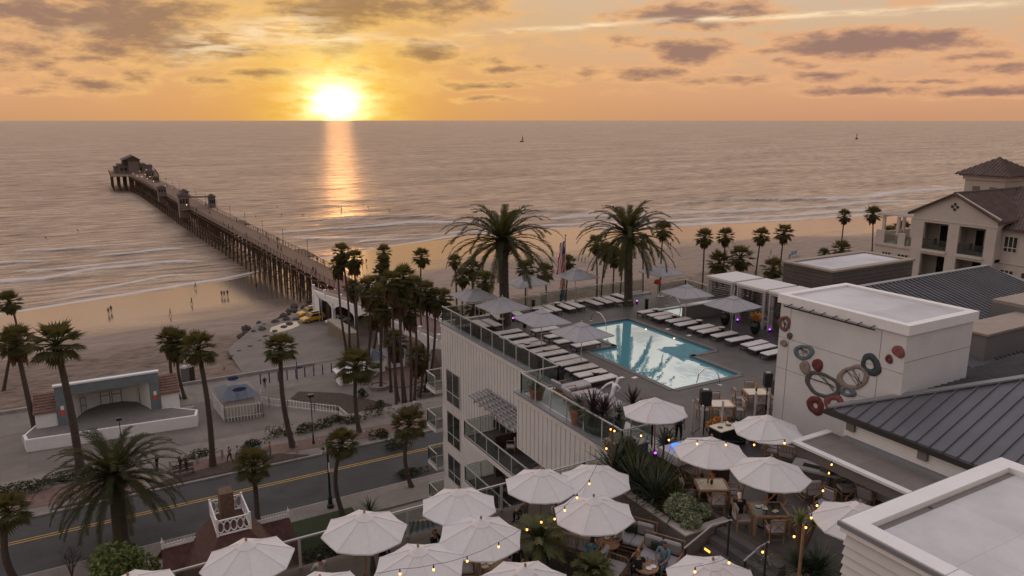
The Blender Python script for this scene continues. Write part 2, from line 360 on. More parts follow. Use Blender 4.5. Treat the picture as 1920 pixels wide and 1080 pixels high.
litc = vmix(warm, (.80,.42,.22), (1.05,.66,.12))
dark = sstep(mth('ADD', Fn, mth('MULTIPLY', mth('SUBTRACT', n2, .5), 2.6)), .35, 1.9)
ccol = vmix(dark, litc, shade)
ccol = vmix(sstep(el, .16, .35), ccol, (.40,.36,.38))
col = vmix(mth('MULTIPLY', cm, .86), base, ccol)
# pale cirrus streaks
def streak(x0, y0, x1, y1, wpx, amp, freq):
    global col
    d0 = ray(x0, y0); d1 = ray(x1, y1)
    a0, e0 = math.atan2(d0[0], d0[1]), math.atan2(d0[2], math.hypot(d0[0], d0[1])); a1, e1 = math.atan2(d1[0], d1[1]), math.atan2(d1[2], math.hypot(d1[0], d1[1]))
    k = (e1-e0)/(a1-a0)
    ln = mth('SUBTRACT', mth('SUBTRACT', el, e0), mth('MULTIPLY', mth('SUBTRACT', az, a0), k))
    ln = mth('ADD', ln, mth('MULTIPLY', mth('SUBTRACT', n1, .5), wpx/1400*1.6))
    g = mth('EXPONENT', mth('MULTIPLY', mth('POWER', mth('DIVIDE', ln, wpx/1400), 2.), -1.))
    rg = mth('MULTIPLY', sstep(az, a0-.02, a0+.06), sstep(az, a1-.06, a1+.02, 1., 0.))
    tx = nd('ShaderNodeCombineXYZ'); L.new(mth('MULTIPLY', az, freq), tx.inputs[0]); L.new(mth('MULTIPLY', el, freq*7), tx.inputs[1])
    f = mth('MULTIPLY', mth('MULTIPLY', g, rg), mth('MULTIPLY', sstep(noise(tx.outputs[0], 1., 5, .6), .35, .62), amp))
    col = vmix(f, col, (1.05,.80,.50))
streak(840, 66, 1200, 41, 4.5, .9, 14); streak(1180, 40, 1960, 2, 5, .9, 14); streak(300, 98, 640, 34, 26, .75, 22); streak(90, 62, 190, 48, 6, .5, 20); streak(505, 84, 720, 68, 8, .9, 30); streak(560, 55, 900, 88, 10, .35, 25)
# bright veil just over the sun, and the sun's own glare
veil = mth('MULTIPLY', mth('EXPONENT', mth('MULTIPLY', mth('POWER', mth('DIVIDE', ang, .055), 2.), -1.)), sstep(n2, .30, .62))
col = vmix(mth('MULTIPLY', veil, .8), col, (1.5,1.15,.5))
ov = nd('ShaderNodeVectorMath', operation='MULTIPLY_ADD'); L.new(AE, ov.inputs[0]); ov.inputs[1].default_value = (1/.026, 1/.0205, 0); ov.inputs[2].default_value = (-SUN_AZ/.026, -SUN_EL/.0205, 0)
ol = nd('ShaderNodeVectorMath', operation='LENGTH'); L.new(ov.outputs[0], ol.inputs[0])
core = mth('EXPONENT', mth('MULTIPLY', mth('POWER', ol.outputs['Value'], 2.), -1.))
add = nd('ShaderNodeMix', data_type='RGBA', blend_type='ADD'); add.inputs[0].default_value = 1.; L.new(col, add.inputs[6])
cc = nd('ShaderNodeVectorMath', operation='SCALE'); cc.inputs[0].default_value = (3.2,2.5,1.4); L.new(core, cc.inputs['Scale']); L.new(cc.outputs[0], add.inputs[7])
bg = nd('ShaderNodeBackground'); L.new(add.outputs[2], bg.inputs[0]); bg.inputs[1].default_value = 1.
ow = nd('ShaderNodeOutputWorld'); L.new(bg.outputs[0], ow.inputs[0])
# ---------------- sun and camera ----------------
sl = bpy.data.lights.new('sun', 'SUN'); sl.energy = .30; sl.angle = R(2.0); sl.color = (1.,.56,.22)
so = bpy.data.objects.new('sun', sl); C.objects.link(so); so.location = (0,0,80)
so.rotation_euler = (-sd).to_track_quat('-Z', 'Y').to_euler()
cam = bpy.data.cameras.new('camera'); co = bpy.data.objects.new('camera', cam); C.objects.link(co)
cam.sensor_width = 36; cam.lens = 1400/1920*36; cam.clip_end = 200000; cam.clip_start = .1
co.location = (0,0,CH); co.rotation_euler = (math.pi/2-TILT, 0, -YAW); sc.camera = co
vs = sc.view_settings; vs.view_transform = 'Standard'; vs.look = 'None'; vs.exposure = 0; vs.gamma = 1
cy = sc.cycles; cy.use_denoising = True; cy.max_bounces = 6; cy.diffuse_bounces = 3; cy.glossy_bounces = 3; cy.transparent_max_bounces = 16; cy.sample_clamp_indirect = 4
cy.use_adaptive_sampling = True; cy.adaptive_threshold = .02
# ================= sea, sand, streets =================
def interp(xs, ys): return lambda v: np.interp(v, xs, ys)
water_t = interp([-400,-20,13,30,50,70,88,115,152,192,249,284,330,600], [180,195,203,208,220,232,239,246,248,236,221,216,209,190])
dry_t = interp([-400,-20,30,50,79,98,152,240,400], [158,160,163,170,187,192,188,168,160])
def sand_z(x, y):
    w0 = water_t(x); d0 = dry_t(x)
    z = np.where(y < 112, 4.5, np.where(y < 145, 4.5-1.5*(y-112)/33, 3-(3-1.)*np.clip((y-145)/(d0-145), 0, 1)))
    z = np.where(y > d0, 1.-(y-d0)/(w0-d0), z)
    return np.maximum(z, -3.)
xs = np.concatenate([-np.geomspace(40000,190,26), np.arange(-180,430,2.6), np.geomspace(432,40000,26)])
ys = np.concatenate([np.arange(130,420,1.05), np.geomspace(421,60000,60)])
X_, Y_ = np.meshgrid(xs, ys)
lines = [ # (pixel polyline on the water, crest height, foam strength, foam width)
 ([(-60,500),(0,496),(60,492),(115,491)], .55, .9, 2.6), ([(150,484),(250,478),(355,466)], .6, 1., 2.6),
 ([(-60,536),(0,530),(80,523),(180,507),(300,497),(400,490)], .55, 1., 2.8),
 ([(575,414),(665,412),(722,411),(862,409)], .6, .3, 2.5), ([(505,439),(605,432),(705,426),(762,420),(855,419),(960,415)], .6, 1., 4.5),
 ([(530,450),(655,449),(767,442),(847,439),(1000,430)], .35, .7, 2.6), ([(650,460),(705,451),(802,447),(900,440)], .25, .6, 2),
 ([(960,402),(1010,400),(1125,395)], .8, .25, 3), ([(1250,385),(1360,377),(1440,377),(1500,376),(1562,375)], .9, .5, 4), ([(1545,376),(1640,369),(1700,362),(1767,355)], .7, 1., 9),
 ([(1025,415),(1150,406),(1260,403),(1410,397),(1527,390),(1640,381),(1752,377)], .7, .8, 7), ([(1000,425),(1200,418),(1440,407),(1540,402),(1650,392)], .4, .8, 5),
 ([(1100,434),(1300,422),(1440,416),(1522,410),(1560,408),(1700,398)], .2, .8, 3), ([(0,474),(120,468),(260,458),(340,452)], .35, .5, 2.), ([(0,512),(90,508),(210,497),(330,484)], .3, .55, 1.8), ([(100,556),(200,541),(310,519),(400,515)], .12, .7, 1.2), ([(0,575),(120,560),(240,545)], .05, .5, 1.2)]
zz = np.zeros_like(X_); foam = np.zeros_like(X_)
near = np.clip((900-Y_)/500, 0, 1)*(np.abs(X_) < 1500)
zz += near*(.10*np.sin(Y_/3.7+.9*np.sin(X_/21.)+.02*X_)+.12*np.sin(Y_/7.9+1.3*np.sin(X_/47+1)-.03*X_))*np.clip((Y_-water_t(X_))/30, 0, 1)
for pts, h, fs, fw in lines:
    P = [at(a, b, 0) for a, b in pts]; P.sort()
    px = np.array([p[0] for p in P]); py = np.array([p[1] for p in P])
    t0 = np.interp(X_, px, py)+1.2*np.sin(X_/9.)+.5*np.sin(X_/3.3+2)
    ends = np.clip((X_-px[0])/8, 0, 1)*np.clip((px[-1]-X_)/8, 0, 1)*(.75+.25*np.sin(X_/13+h*9))
    d = Y_-t0
    zz += 2.1*ends*h*np.where(d < 0, np.exp(-(d/1.1)**2), np.exp(-(d/3.5)**2))
    foam = np.maximum(foam, fs*ends*np.where(d < 0, np.exp(-(d/(.5+.12*fw))**2), np.exp(-((d-.3*fw)/fw)**2)))
edge = Y_-water_t(X_)
foam = np.maximum(foam, .75*np.exp(-((edge-2-1.5*np.sin(X_/17))/1.1)**2)*(edge < 60))
zz = np.where(Y_ < 200, np.minimum(zz, .5), zz)
nx, ny = len(xs), len(ys)
vsx = np.stack([X_, Y_, zz], -1).reshape(-1, 3)
ii = (np.arange(ny-1)[:, None]*nx+np.arange(nx-1)[None, :]).ravel()
fc = np.stack([ii, ii+1, ii+nx+1, ii+nx], -1)
def gridmesh(name, verts, faces, m, attr=None):
    me = bpy.data.meshes.new(name); me.vertices.add(len(verts)); me.vertices.foreach_set('co', verts.astype(np.float32).ravel())
    me.loops.add(faces.size); me.loops.foreach_set('vertex_index', faces.astype(np.int32).ravel())
    me.polygons.add(len(faces)); me.polygons.foreach_set('loop_start', np.arange(0, faces.size, 4, dtype=np.int32)); me.polygons.foreach_set('use_smooth', np.ones(len(faces), bool))
    me.update(); me.validate(); me.materials.append(m)
    if attr is not None:
        a = me.attributes.new('foam', 'FLOAT', 'POINT'); a.data.foreach_set('value', attr.astype(np.float32).ravel())
    o = bpy.data.objects.new(name, me); C.objects.link(o); return o
def seamat():
    m, N, L, b = newmat('sea_water')
    g = N.new('ShaderNodeNewGeometry')
    def nz(sc_, st, det, rz=0.):
        mp = N.new('ShaderNodeMapping'); mp.inputs['Scale'].default_value = st; mp.inputs['Rotation'].default_value = (0,0,rz); L.new(g.outputs['Position'], mp.inputs['Vector'])
        n = N.new('ShaderNodeTexNoise'); n.inputs['Scale'].default_value = sc_; n.inputs['Detail'].default_value = det; n.inputs['Roughness'].default_value = .6; L.new(mp.outputs[0], n.inputs['Vector']); return n.outputs['Fac']
    def mt(op, a, b_):
        n = N.new('ShaderNodeMath'); n.operation = op
        for i, v in enumerate((a, b_)):
            if isinstance(v, (int, float)): n.inputs[i].default_value = v
            else: L.new(v, n.inputs[i])
        return n.outputs[0]
    h = mt('ADD', mt('MULTIPLY', nz(.16, (.32,1,1), 5, .1), 2.2), mt('MULTIPLY', nz(.035, (.25,1,1), 4, -.08), 5.))
    h = mt('ADD', h, mt('MULTIPLY', nz(.9, (.5,1,1), 3, .2), .35))
    bp = N.new('ShaderNodeBump'); bp.inputs['Strength'].default_value = 1.; bp.inputs['Distance'].default_value = 1.3; L.new(h, bp.inputs['Height'])
    at_ = N.new('ShaderNodeAttribute'); at_.attribute_name = 'foam'
    fn = nz(.55, (.35,1,1), 5)
    ff = mt('MULTIPLY', at_.outputs['Fac'], mt('ADD', mt('MULTIPLY', fn, 1.6), .15)); 
    mr = N.new('ShaderNodeMapRange'); mr.interpolation_type = 'SMOOTHSTEP'; mr.inputs[1].default_value = .10; mr.inputs[2].default_value = .48; mr.inputs[4].default_value = .9; L.new(ff, mr.inputs[0])
    b.inputs['Base Color'].default_value = (.06,.048,.045,1); b.inputs['Roughness'].default_value = .5; b.inputs['Specular IOR Level'].default_value = 0.
    lw = N.new('ShaderNodeLayerWeight'); lw.inputs[0].default_value = .5; L.new(bp.outputs[0], lw.inputs['Normal'])
    pwn = mt('POWER', lw.outputs['Facing'], 2.4); rip = mt('ADD', mt('MULTIPLY', nz(.30, (.22,1.2,1), 7, .05), 1.2), mt('MULTIPLY', nz(.028, (.25,1,1), 5, -.1), .5)); fac = mt('MULTIPLY', mt('ADD', mt('MULTIPLY', pwn, .36), .20), mt('ADD', mt('MULTIPLY', mt('SUBTRACT', rip, .85), 2.4), 1.))  # ripple light and dark painted by noise into the share of mirror reflection
    fo = N.new('ShaderNodeBsdfDiffuse'); fo.inputs[0].default_value = (.60,.55,.53,1)
    gl = N.new('ShaderNodeBsdfGlossy'); gl.inputs['Roughness'].default_value = .38; gl.inputs[0].default_value = (.86,.69,.56,1); L.new(bp.outputs[0], gl.inputs['Normal'])
    x = N.new('ShaderNodeMixShader'); L.new(fac, x.inputs[0]); L.new(b.outputs[0], x.inputs[1]); L.new(gl.outputs[0], x.inputs[2])
    y = N.new('ShaderNodeMixShader'); L.new(mr.outputs[0], y.inputs[0]); L.new(x.outputs[0], y.inputs[1]); L.new(fo.outputs[0], y.inputs[2])
    L.new(y.outputs[0], N['Material Output'].inputs['Surface']); return m
tag(gridmesh('sea', vsx, fc, seamat(), foam), 'calm sunset sea with low breakers rolling in to the beach', kind='structure')
# sand: wet and mirror-like where it lies low, dry and trampled higher up
def sandmat():
    m, N, L, b = newmat('beach_sand')
    g = N.new('ShaderNodeNewGeometry'); sp = N.new('ShaderNodeSeparateXYZ'); L.new(g.outputs['Position'], sp.inputs[0])
    n = N.new('ShaderNodeTexNoise'); n.inputs['Scale'].default_value = .05; n.inputs['Detail'].default_value = 7
    mp = N.new('ShaderNodeMapping'); mp.inputs['Scale'].default_value = (.5,1.6,1); L.new(g.outputs['Position'], mp.inputs[0]); L.new(mp.outputs[0], n.inputs['Vector'])
    a = N.new('ShaderNodeMath'); a.operation = 'MULTIPLY_ADD'; L.new(n.outputs['Fac'], a.inputs[0]); a.inputs[1].default_value = 1.0; L.new(sp.outputs[2], a.inputs[2])
    wet = N.new('ShaderNodeMapRange'); wet.interpolation_type = 'SMOOTHSTEP'; wet.inputs[1].default_value = 1.72; wet.inputs[2].default_value = 1.18; L.new(a.outputs[0], wet.inputs[0])
    n2 = N.new('ShaderNodeTexNoise'); n2.inputs['Scale'].default_value = .35; n2.inputs['Detail'].default_value = 8; n2.inputs['Roughness'].default_value = .7; L.new(mp.outputs[0], n2.inputs['Vector'])
    rp = N.new('ShaderNodeValToRGB'); rp.color_ramp.elements[0].position = .35; rp.color_ramp.elements[1].position = .65
    rp.color_ramp.elements[0].color = (.20,.15,.125,1); rp.color_ramp.elements[1].color = (.30,.23,.19,1); L.new(n2.outputs['Fac'], rp.inputs[0])
    # churned darker sand above the berm
    up = N.new('ShaderNodeMapRange'); up.interpolation_type = 'SMOOTHSTEP'; up.inputs[1].default_value = 2.9; up.inputs[2].default_value = 3.4; L.new(sp.outputs[2], up.inputs[0])
    n3 = N.new('ShaderNodeTexNoise'); n3.inputs['Scale'].default_value = .9; n3.inputs['Detail'].default_value = 6; L.new(mp.outputs[0], n3.inputs['Vector'])
    r3 = N.new('ShaderNodeValToRGB'); r3.color_ramp.elements[0].position = .3; r3.color_ramp.elements[1].position = .7; r3.color_ramp.elements[0].color = (.09,.064,.052,1); r3.color_ramp.elements[1].color = (.24,.18,.145,1); L.new(n3.outputs['Fac'], r3.inputs[0])
    mx = N.new('ShaderNodeMix'); mx.data_type = 'RGBA'; L.new(up.outputs[0], mx.inputs[0]); L.new(rp.outputs[0], mx.inputs[6]); L.new(r3.outputs[0], mx.inputs[7])
    mw = N.new('ShaderNodeMix'); mw.data_type = 'RGBA'; L.new(wet.outputs[0], mw.inputs[0]); L.new(mx.outputs[2], mw.inputs[6]); mw.inputs[7].default_value = (.10,.075,.065,1)
    L.new(mw.outputs[2], b.inputs['Base Color']); b.inputs['Roughness'].default_value = .85; b.inputs['Specular IOR Level'].default_value = .2
    n4 = N.new('ShaderNodeTexNoise'); n4.inputs['Scale'].default_value = .9; n4.inputs['Detail'].default_value = 7; L.new(g.outputs['Position'], n4.inputs['Vector'])
    bp = N.new('ShaderNodeBump'); bp.inputs['Distance'].default_value = .25; L.new(n4.outputs['Fac'], bp.inputs['Height'])
    inv = N.new('ShaderNodeMapRange'); inv.inputs[3].default_value = .6; inv.inputs[4].default_value = .02; L.new(wet.outputs[0], inv.inputs[0]); L.new(inv.outputs[0], bp.inputs['Strength']); L.new(bp.outputs[0], b.inputs['Normal'])
    gl = N.new('ShaderNodeBsdfGlossy'); gl.inputs[0].default_value = (.95,.84,.76,1); gl.inputs['Roughness'].default_value = .15; L.new(bp.outputs[0], gl.inputs['Normal'])
    fr = N.new('ShaderNodeFresnel'); fr.inputs[0].default_value = 1.9
    mu = N.new('ShaderNodeMath'); mu.operation = 'MULTIPLY'; L.new(wet.outputs[0], mu.inputs[0]); L.new(fr.outputs[0], mu.inputs[1])
    mu2 = N.new('ShaderNodeMath'); mu2.operation = 'MULTIPLY'; mu2.use_clamp = True; L.new(mu.outputs[0], mu2.inputs[0]); mu2.inputs[1].default_value = 1.12
    x = N.new('ShaderNodeMixShader'); L.new(mu2.outputs[0], x.inputs[0]); L.new(b.outputs[0], x.inputs[1]); L.new(gl.outputs[0], x.inputs[2])
    L.new(x.outputs[0], N['Material Output'].inputs['Surface']); return m
xs2 = np.concatenate([np.linspace(-2000,-100,20), np.arange(-98,330,2.), np.linspace(332,3000,30)])
ys2 = np.concatenate([np.array([77.2]), np.arange(79,300,1.6)])
XX, YY = np.meshgrid(xs2, ys2); ZZ = sand_z(XX, YY)
rg = np.random.default_rng(3); bumpy = .16*np.sin(XX/2.3+3*np.sin(YY/5.1))*np.sin(YY/1.9+2*np.sin(XX/7.3))+.1*rg.standard_normal(XX.shape)
ZZ += bumpy*np.clip((YY-113)/3, 0, 1)*np.clip((146-YY)/8, 0, 1)*np.where((XX > 8) & (XX < 45) & (YY < 150), .12, 1)
n_x = len(xs2); jj = (np.arange(len(ys2)-1)[:, None]*n_x+np.arange(n_x-1)[None, :]).ravel()
tag(gridmesh('beach', np.stack([XX, YY, ZZ], -1).reshape(-1, 3), np.stack([jj, jj+1, jj+n_x+1, jj+n_x], -1), sandmat()), 'broad sandy beach, wet and shining near the water', kind='structure')
def sheet(name, poly, z, m, kind='structure', label=None):
    o = MB().quad(*[(x, y, z) for x, y in poly]).build(name, m); tag(o, label, kind=kind); return o
def rect(x0, x1, y0, y1): return [(x0,y0),(x1,y0),(x1,y1),(x0,y1)]
# upper town level and retaining wall
tag(MB().box(-1500, 2500, -600, 77.0, -2, 10.0).build('ground', M['concrete']), 'upper town ground above the beach', kind='structure')
sheet('road', rect(-400, 400, 58.6, 68.2), 10.012, M['asphalt'])
tag(MB().prism([(-400,68.2),(400,68.2),(400,76.0),(-400,76.0)], 10.0, 10.14).build('pavement', M['concrete']), kind='structure')
tag(MB().prism([(-400,55.0),(400,55.0),(400,58.6),(-400,58.6)], 10.0, 10.14).build('pavement', M['concrete']), kind='structure')
kb = MB(); kb.box(-400, 400, 68.05, 68.2, 10.0, 10.155); kb.box(-400, 400, 58.6, 58.75, 10.0, 10.155); tag(kb.build('kerb', M['kerb']), kind='structure')
yl = MB()
for yy in (64.15, 64.50): yl.quad((-400,yy,10.02),(400,yy,10.02),(400,yy+.11,10.02),(-400,yy+.11,10.02))
tag(yl.build('road_marking', M['yellow']), kind='structure')
bp_ = MB(); bp_.prism([(-60,70.2),(-1.5,69.6),(1.5,68.5),(1.5,72.6),(-60,74.2)], 10.14, 10.17); bp_.prism([(4,69.7),(9.5,71),(14,70.0),(30,69.2),(30,71.6),(14,72.4),(4,72.4)], 10.14, 10.17)
tag(bp_.build('path', M['brick']), kind='structure')
sb_ = MB(); sb_.prism([(-5.5,68.5),(-1.6,69.4),(1.2,68.45),(1.6,68.5),(3.5,69.6),(9.6,70.9),(13.8,69.9),(16,68.4)], 10.14, 10.20); tag(sb_.build('planting_bed', M['soil']), kind='structure')
# plaza on the strand level and parking area
sheet('plaza', [(-60,77.3),(70,77.3),(70,112),(28,112.5),(-60,112.5)], 4.512, M['plaza'])
sheet('strand_road', rect(-300, 400, 104.0, 112.2), 4.53, M['concrete'])
tag(MB().box(-300, 28.0, 112.2, 112.6, 3.9, 4.95).build('sea_wall', M['kerb']), 'low beach wall along the strand', kind='structure')
tag(MB().prism([(17.5,112.6),(45,112.6),(48,150),(36,147),(25,142),(17.5,128)], 2.5, 4.42).build('parking_lot', M['plaza']), kind='structure')
m_, N_, L_, b_ = newmat('puddle_water'); b_.inputs['Base Color'].default_value = (.05,.045,.045,1); b_.inputs['Roughness'].default_value = .04; b_.inputs['Specular IOR Level'].default_value = 1.; b_.inputs['IOR'].default_value = 2.2; M['puddle'] = m_
sheet('puddle', [at(*p, 4.43)[:2] for p in ((508,614),(530,606),(556,602),(562,610),(545,617),(520,624),(505,622))], 4.43, M['puddle'])
sheet('lawn', [(11.0,51.5),(16.5,51.5),(16.5,56.6),(11.0,56.6)], 10.16, M['lawn'])
sheet('garden_bed', [(8.5,30),(17,30),(17,51.4),(8.5,51.4)], 10.16, M['soil'])
# ================= palms and plants =================
def feather_crown(r, n=64, seed=1, leaf=(.55,.05), droop=1.0, nl=26, up=1.25):
    g = random.Random(seed); mb = MB()
    for i in range(n):
        a = i*2.39996+g.uniform(-.15,.15); f = i/n
        e0 = up-f*(up+.55)+g.uniform(-.1,.1)          # launch elevation, upright in the middle to hanging outside
        L_ = r*g.uniform(.88,1.06)*(.86+.24*min(1, f*2.2)); m = 10; pts = []; e = e0; p = Vector((0,0,0)); dn = droop*(1.15 if f < .75 else .75)
        for k in range(m+1):
            pts.append(p.copy()); st = L_/m; p = p+Vector((math.cos(a)*math.cos(e), math.sin(a)*math.cos(e), math.sin(e)))*st; e -= dn*(.05+.26*(k/m)**1.4)
        side = Vector((-math.sin(a), math.cos(a), 0)); mb.tube(pts, [.035*(1-.8*k/m)+.006 for k in range(m+1)], 3, cap=False)
        for k in range(nl):
            t = .10+.9*k/nl; q = t*m; i0 = min(m-1, int(q)); pt = pts[i0].lerp(pts[i0+1], q-i0); d = (pts[i0+1]-pts[i0]).normalized(); nrm = side.cross(d).normalized()
            if nrm.z < 0: nrm = -nrm
            ll = leaf[0]*math.sin(math.pi*(.14+.80*t))**.5*g.uniform(.85,1.15)
            for s in (-1, 1):
                dd = (side*s*.62+d*.85+nrm*g.uniform(.0,.30)-Vector((0,0,.12))).normalized(); tip = pt+dd*ll; wv_ = d*leaf[1]
                mb.add([pt-wv_, pt+wv_, pt.lerp(tip,.6)+wv_*.9, tip, pt.lerp(tip,.6)-wv_*.9], [(0,1,2,3,4)])
    return mb
def fan_crown(r, n=34, seed=1, nb=13, skirt=True, low=.75):
    g = random.Random(seed); mb = MB()
    for i in range(n):
        a = i*2.39996+g.uniform(-.25,.25); f = i/n; e0 = 1.45-f*(1.45+low)+g.uniform(-.12,.12)
        pl = r*.48*g.uniform(.85,1.1); d = Vector((math.cos(a)*math.cos(e0), math.sin(a)*math.cos(e0), math.sin(e0)))
        e1 = e0-.2; d1 = Vector((math.cos(a)*math.cos(e1), math.sin(a)*math.cos(e1), math.sin(e1)))
        hub = d*pl*.6+d1*pl*.45; mb.tube([(0,0,0), d*pl*.6, hub], [.03,.022,.016], 3, cap=False)
        side = Vector((-math.sin(a), math.cos(a), 0)); br = r*.58*g.uniform(.85,1.12)
        for k in range(nb):
            th = (k/(nb-1)-.5)*2.7; dd = (d1*math.cos(th)+side*math.sin(th)).normalized(); ln = br*(.72+.28*math.cos(th)); 
            mid = hub+dd*ln*.62; tip = mid+(dd-Vector((0,0,.12+.4*g.random()))).normalized()*ln*.45
            wv_ = d1.cross(side).cross(dd).normalized()*(.040*r)
            mb.add([hub, mid-wv_, tip, mid+wv_], [(0,1,2,3)])
    return mb
def skirt_mesh(r, h, seed=1):
    g = random.Random(seed); mb = MB()
    for i in range(90):
        a = g.uniform(0, 6.283); z0 = -g.uniform(0, h*.55); rr = r*g.uniform(.35,1.); l = g.uniform(.45,.8)*h*.55
        p = Vector((math.cos(a)*.15, math.sin(a)*.15, z0)); q = Vector((math.cos(a)*rr, math.sin(a)*rr, z0-l*.45)); s = Vector((-math.sin(a), math.cos(a), 0))*.16
        mb.add([p, q-s, q+Vector((math.cos(a)*.02, math.sin(a)*.02, -l*.7)), q+s], [(0,1,2,3)])
    return mb
def mesh_of(mb, name, m, smooth=False):
    o = mb.build(name, m, smooth=smooth); me = o.data; bpy.data.objects.remove(o); return me
FAN = [mesh_of(fan_crown(1.0, 32, s_), 'crown', M['fanleaf']) for s_ in (1,2,3)]
FANL = [mesh_of(fan_crown(1.0, 34, s_, low=1.15), 'crown', M['fanleaf']) for s_ in (4,5)]
SK = [mesh_of(skirt_mesh(.42, 1.3, s_), 'skirt', M['deadleaf']) for s_ in (1,2)]
def child(name, me, parent, loc=(0,0,0), scale=1, rz=0):
    o = bpy.data.objects.new(name, me); C.objects.link(o); o.parent = parent; o.location = loc; o.scale = (scale,)*3 if not hasattr(scale,'__len__') else scale; o.rotation_euler.z = rz; return o
def fan_palm(base, top, r, label, group, tr=.17, seed=0, skirt=1., full=False):
    t = thing('fan_palm', base, label, 'palm tree', group)
    b = Vector((0,0,0)); p = Vector(top)-Vector(base); g = random.Random(seed*31+7)
    bend = Vector((g.uniform(-.55,.55), g.uniform(-.4,.4), 0))
    mb = MB(); n = 9; pts = [b.lerp(p, k/n)+bend*math.sin(math.pi*k/n) for k in range(n+1)]
    mb.tube(pts, [tr*(1.45 if k == 0 else 1.05-.35*k/n) for k in range(n+1)], 8)
    for k in range(int(min(60, p.length*3))):          # old leaf bases roughen the outline
        f = g.uniform(.12, 1.); q = b.lerp(p, f)+bend*math.sin(math.pi*f); a = g.uniform(0, 6.28); rr = tr*(1.02-.33*f); d = Vector((math.cos(a), math.sin(a), 0))
        mb.add([q+d*rr*.8+Vector((-d.y,d.x,0))*.05, q+d*rr*.8-Vector((-d.y,d.x,0))*.05, q+d*(rr+.10*tr/.17)+Vector((0,0,.16))], [(0,1,2)])
    o = MB(); o.v, o.f, o.m = mb.v, mb.f, mb.m
    me = mesh_of(o, 'trunk', M['trunk']); child('trunk', me, t)
    cm_ = (FANL if full else FAN)[seed % (2 if full else 3)]
    child('crown', cm_, t, p, r, seed*1.7)
    if skirt: child('skirt', SK[seed % 2], t, p, (r*.95*skirt, r*.95*skirt, r*skirt), seed)
    return t
def palm_px(base_px, gz, crown_px, w, label, group, tr=.19, seed=0, skirt=1., full=False, base_z=None):
    b = at(*base_px, gz); fw = b[0]*math.sin(YAW)+b[1]*math.cos(YAW)
    d = ray(*crown_px); k = fw/(d[0]*math.sin(YAW)+d[1]*math.cos(YAW)); top = (d[0]*k, d[1]*k, CH+d[2]*k)
    dep = fw*math.cos(TILT)+(CH-top[2])*math.sin(TILT); r = w/2/1400*dep*1.2
    if base_z is not None: b = (b[0], b[1], base_z)
    return fan_palm(b, top, r, label, group, tr, seed, skirt, full)
def palm_y(crown_px, y, gz, w, label, group, tr=.17, seed=0, skirt=1., full=False):
    top = aty(*crown_px, y); fw = top[0]*math.sin(YAW)+top[1]*math.cos(YAW); dep = fw*math.cos(TILT)+(CH-top[2])*math.sin(TILT)
    g = random.Random(seed); b = (top[0]+g.uniform(-.4,.4), top[1]+g.uniform(-.3,.3), gz)
    return fan_palm(b, top, w/2/1400*dep*1.2, label, group, tr, seed, skirt, full)
GS = 'tall fan palms along the street and plaza'; GB = 'slender fan palms standing by the beach'; GP = 'dense clump of fan palms by the bridge ramp'
palm_px((152,889), 10, (106,648), 84, 'tall shaggy fan palm in front of the bandshell, base by the brown hedge', GS, .36, 1, .5)
palm_px((399,876), 10, (372,656), 66, 'tall fan palm with dark lumpy trunk right of the bandshell, by the brick path', GS, .27, 2, .4)
palm_px((550,841), 10, (526,655), 58, 'tall fan palm with leaning trunk in front of the white picket fence', GS, .27, 3, .3)
palm_px((674,813), 10, (668,690), 70, 'fan palm hiding the small white kiosk, trunk rising from the far pavement', GS, .24, 4, .4)
palm_px((643,966), 10, (641,833), 58, 'short fan palm on the near pavement right of the black lamp post', GS, .20, 5, 0)
palm_px((484,985), 10, (475,874), 66, 'yellow-green fan palm behind the red shingled roof', GS, .22, 6, .3)
palm_px((36,1100), 10, (14,962), 74, 'fan palm cut by the left frame edge beside the road', GS, .26, 7, .3)
palm_px((772,915), 10, (768,797), 62, 'fan palm near the balconies with mulch at its foot', GS, .20, 8, 0)
palm_px((68,815), 4.5, (30,642), 62, 'thick-trunked fan palm left of the bandshell wing', GS, .33, 9, 1.)
palm_px((6,738), 3.4, (22,652), 46, 'fan palm leaning steeply to the right over the sand', GS, .24, 10, .8)
palm_px((32,640), 3, (17,568), 42, 'thin fan palm on the sand behind the leaning one, at the left edge', GS, .2, 11, .8)
palm_px((336,748), 4.5, (320,640), 50, 'left palm of the close pair behind the bandshell', GS, .22, 12, 1.1)
palm_px((347,748), 4.5, (334,645), 48, 'right palm of the close pair behind the bandshell', GS, .22, 13, 1.1)
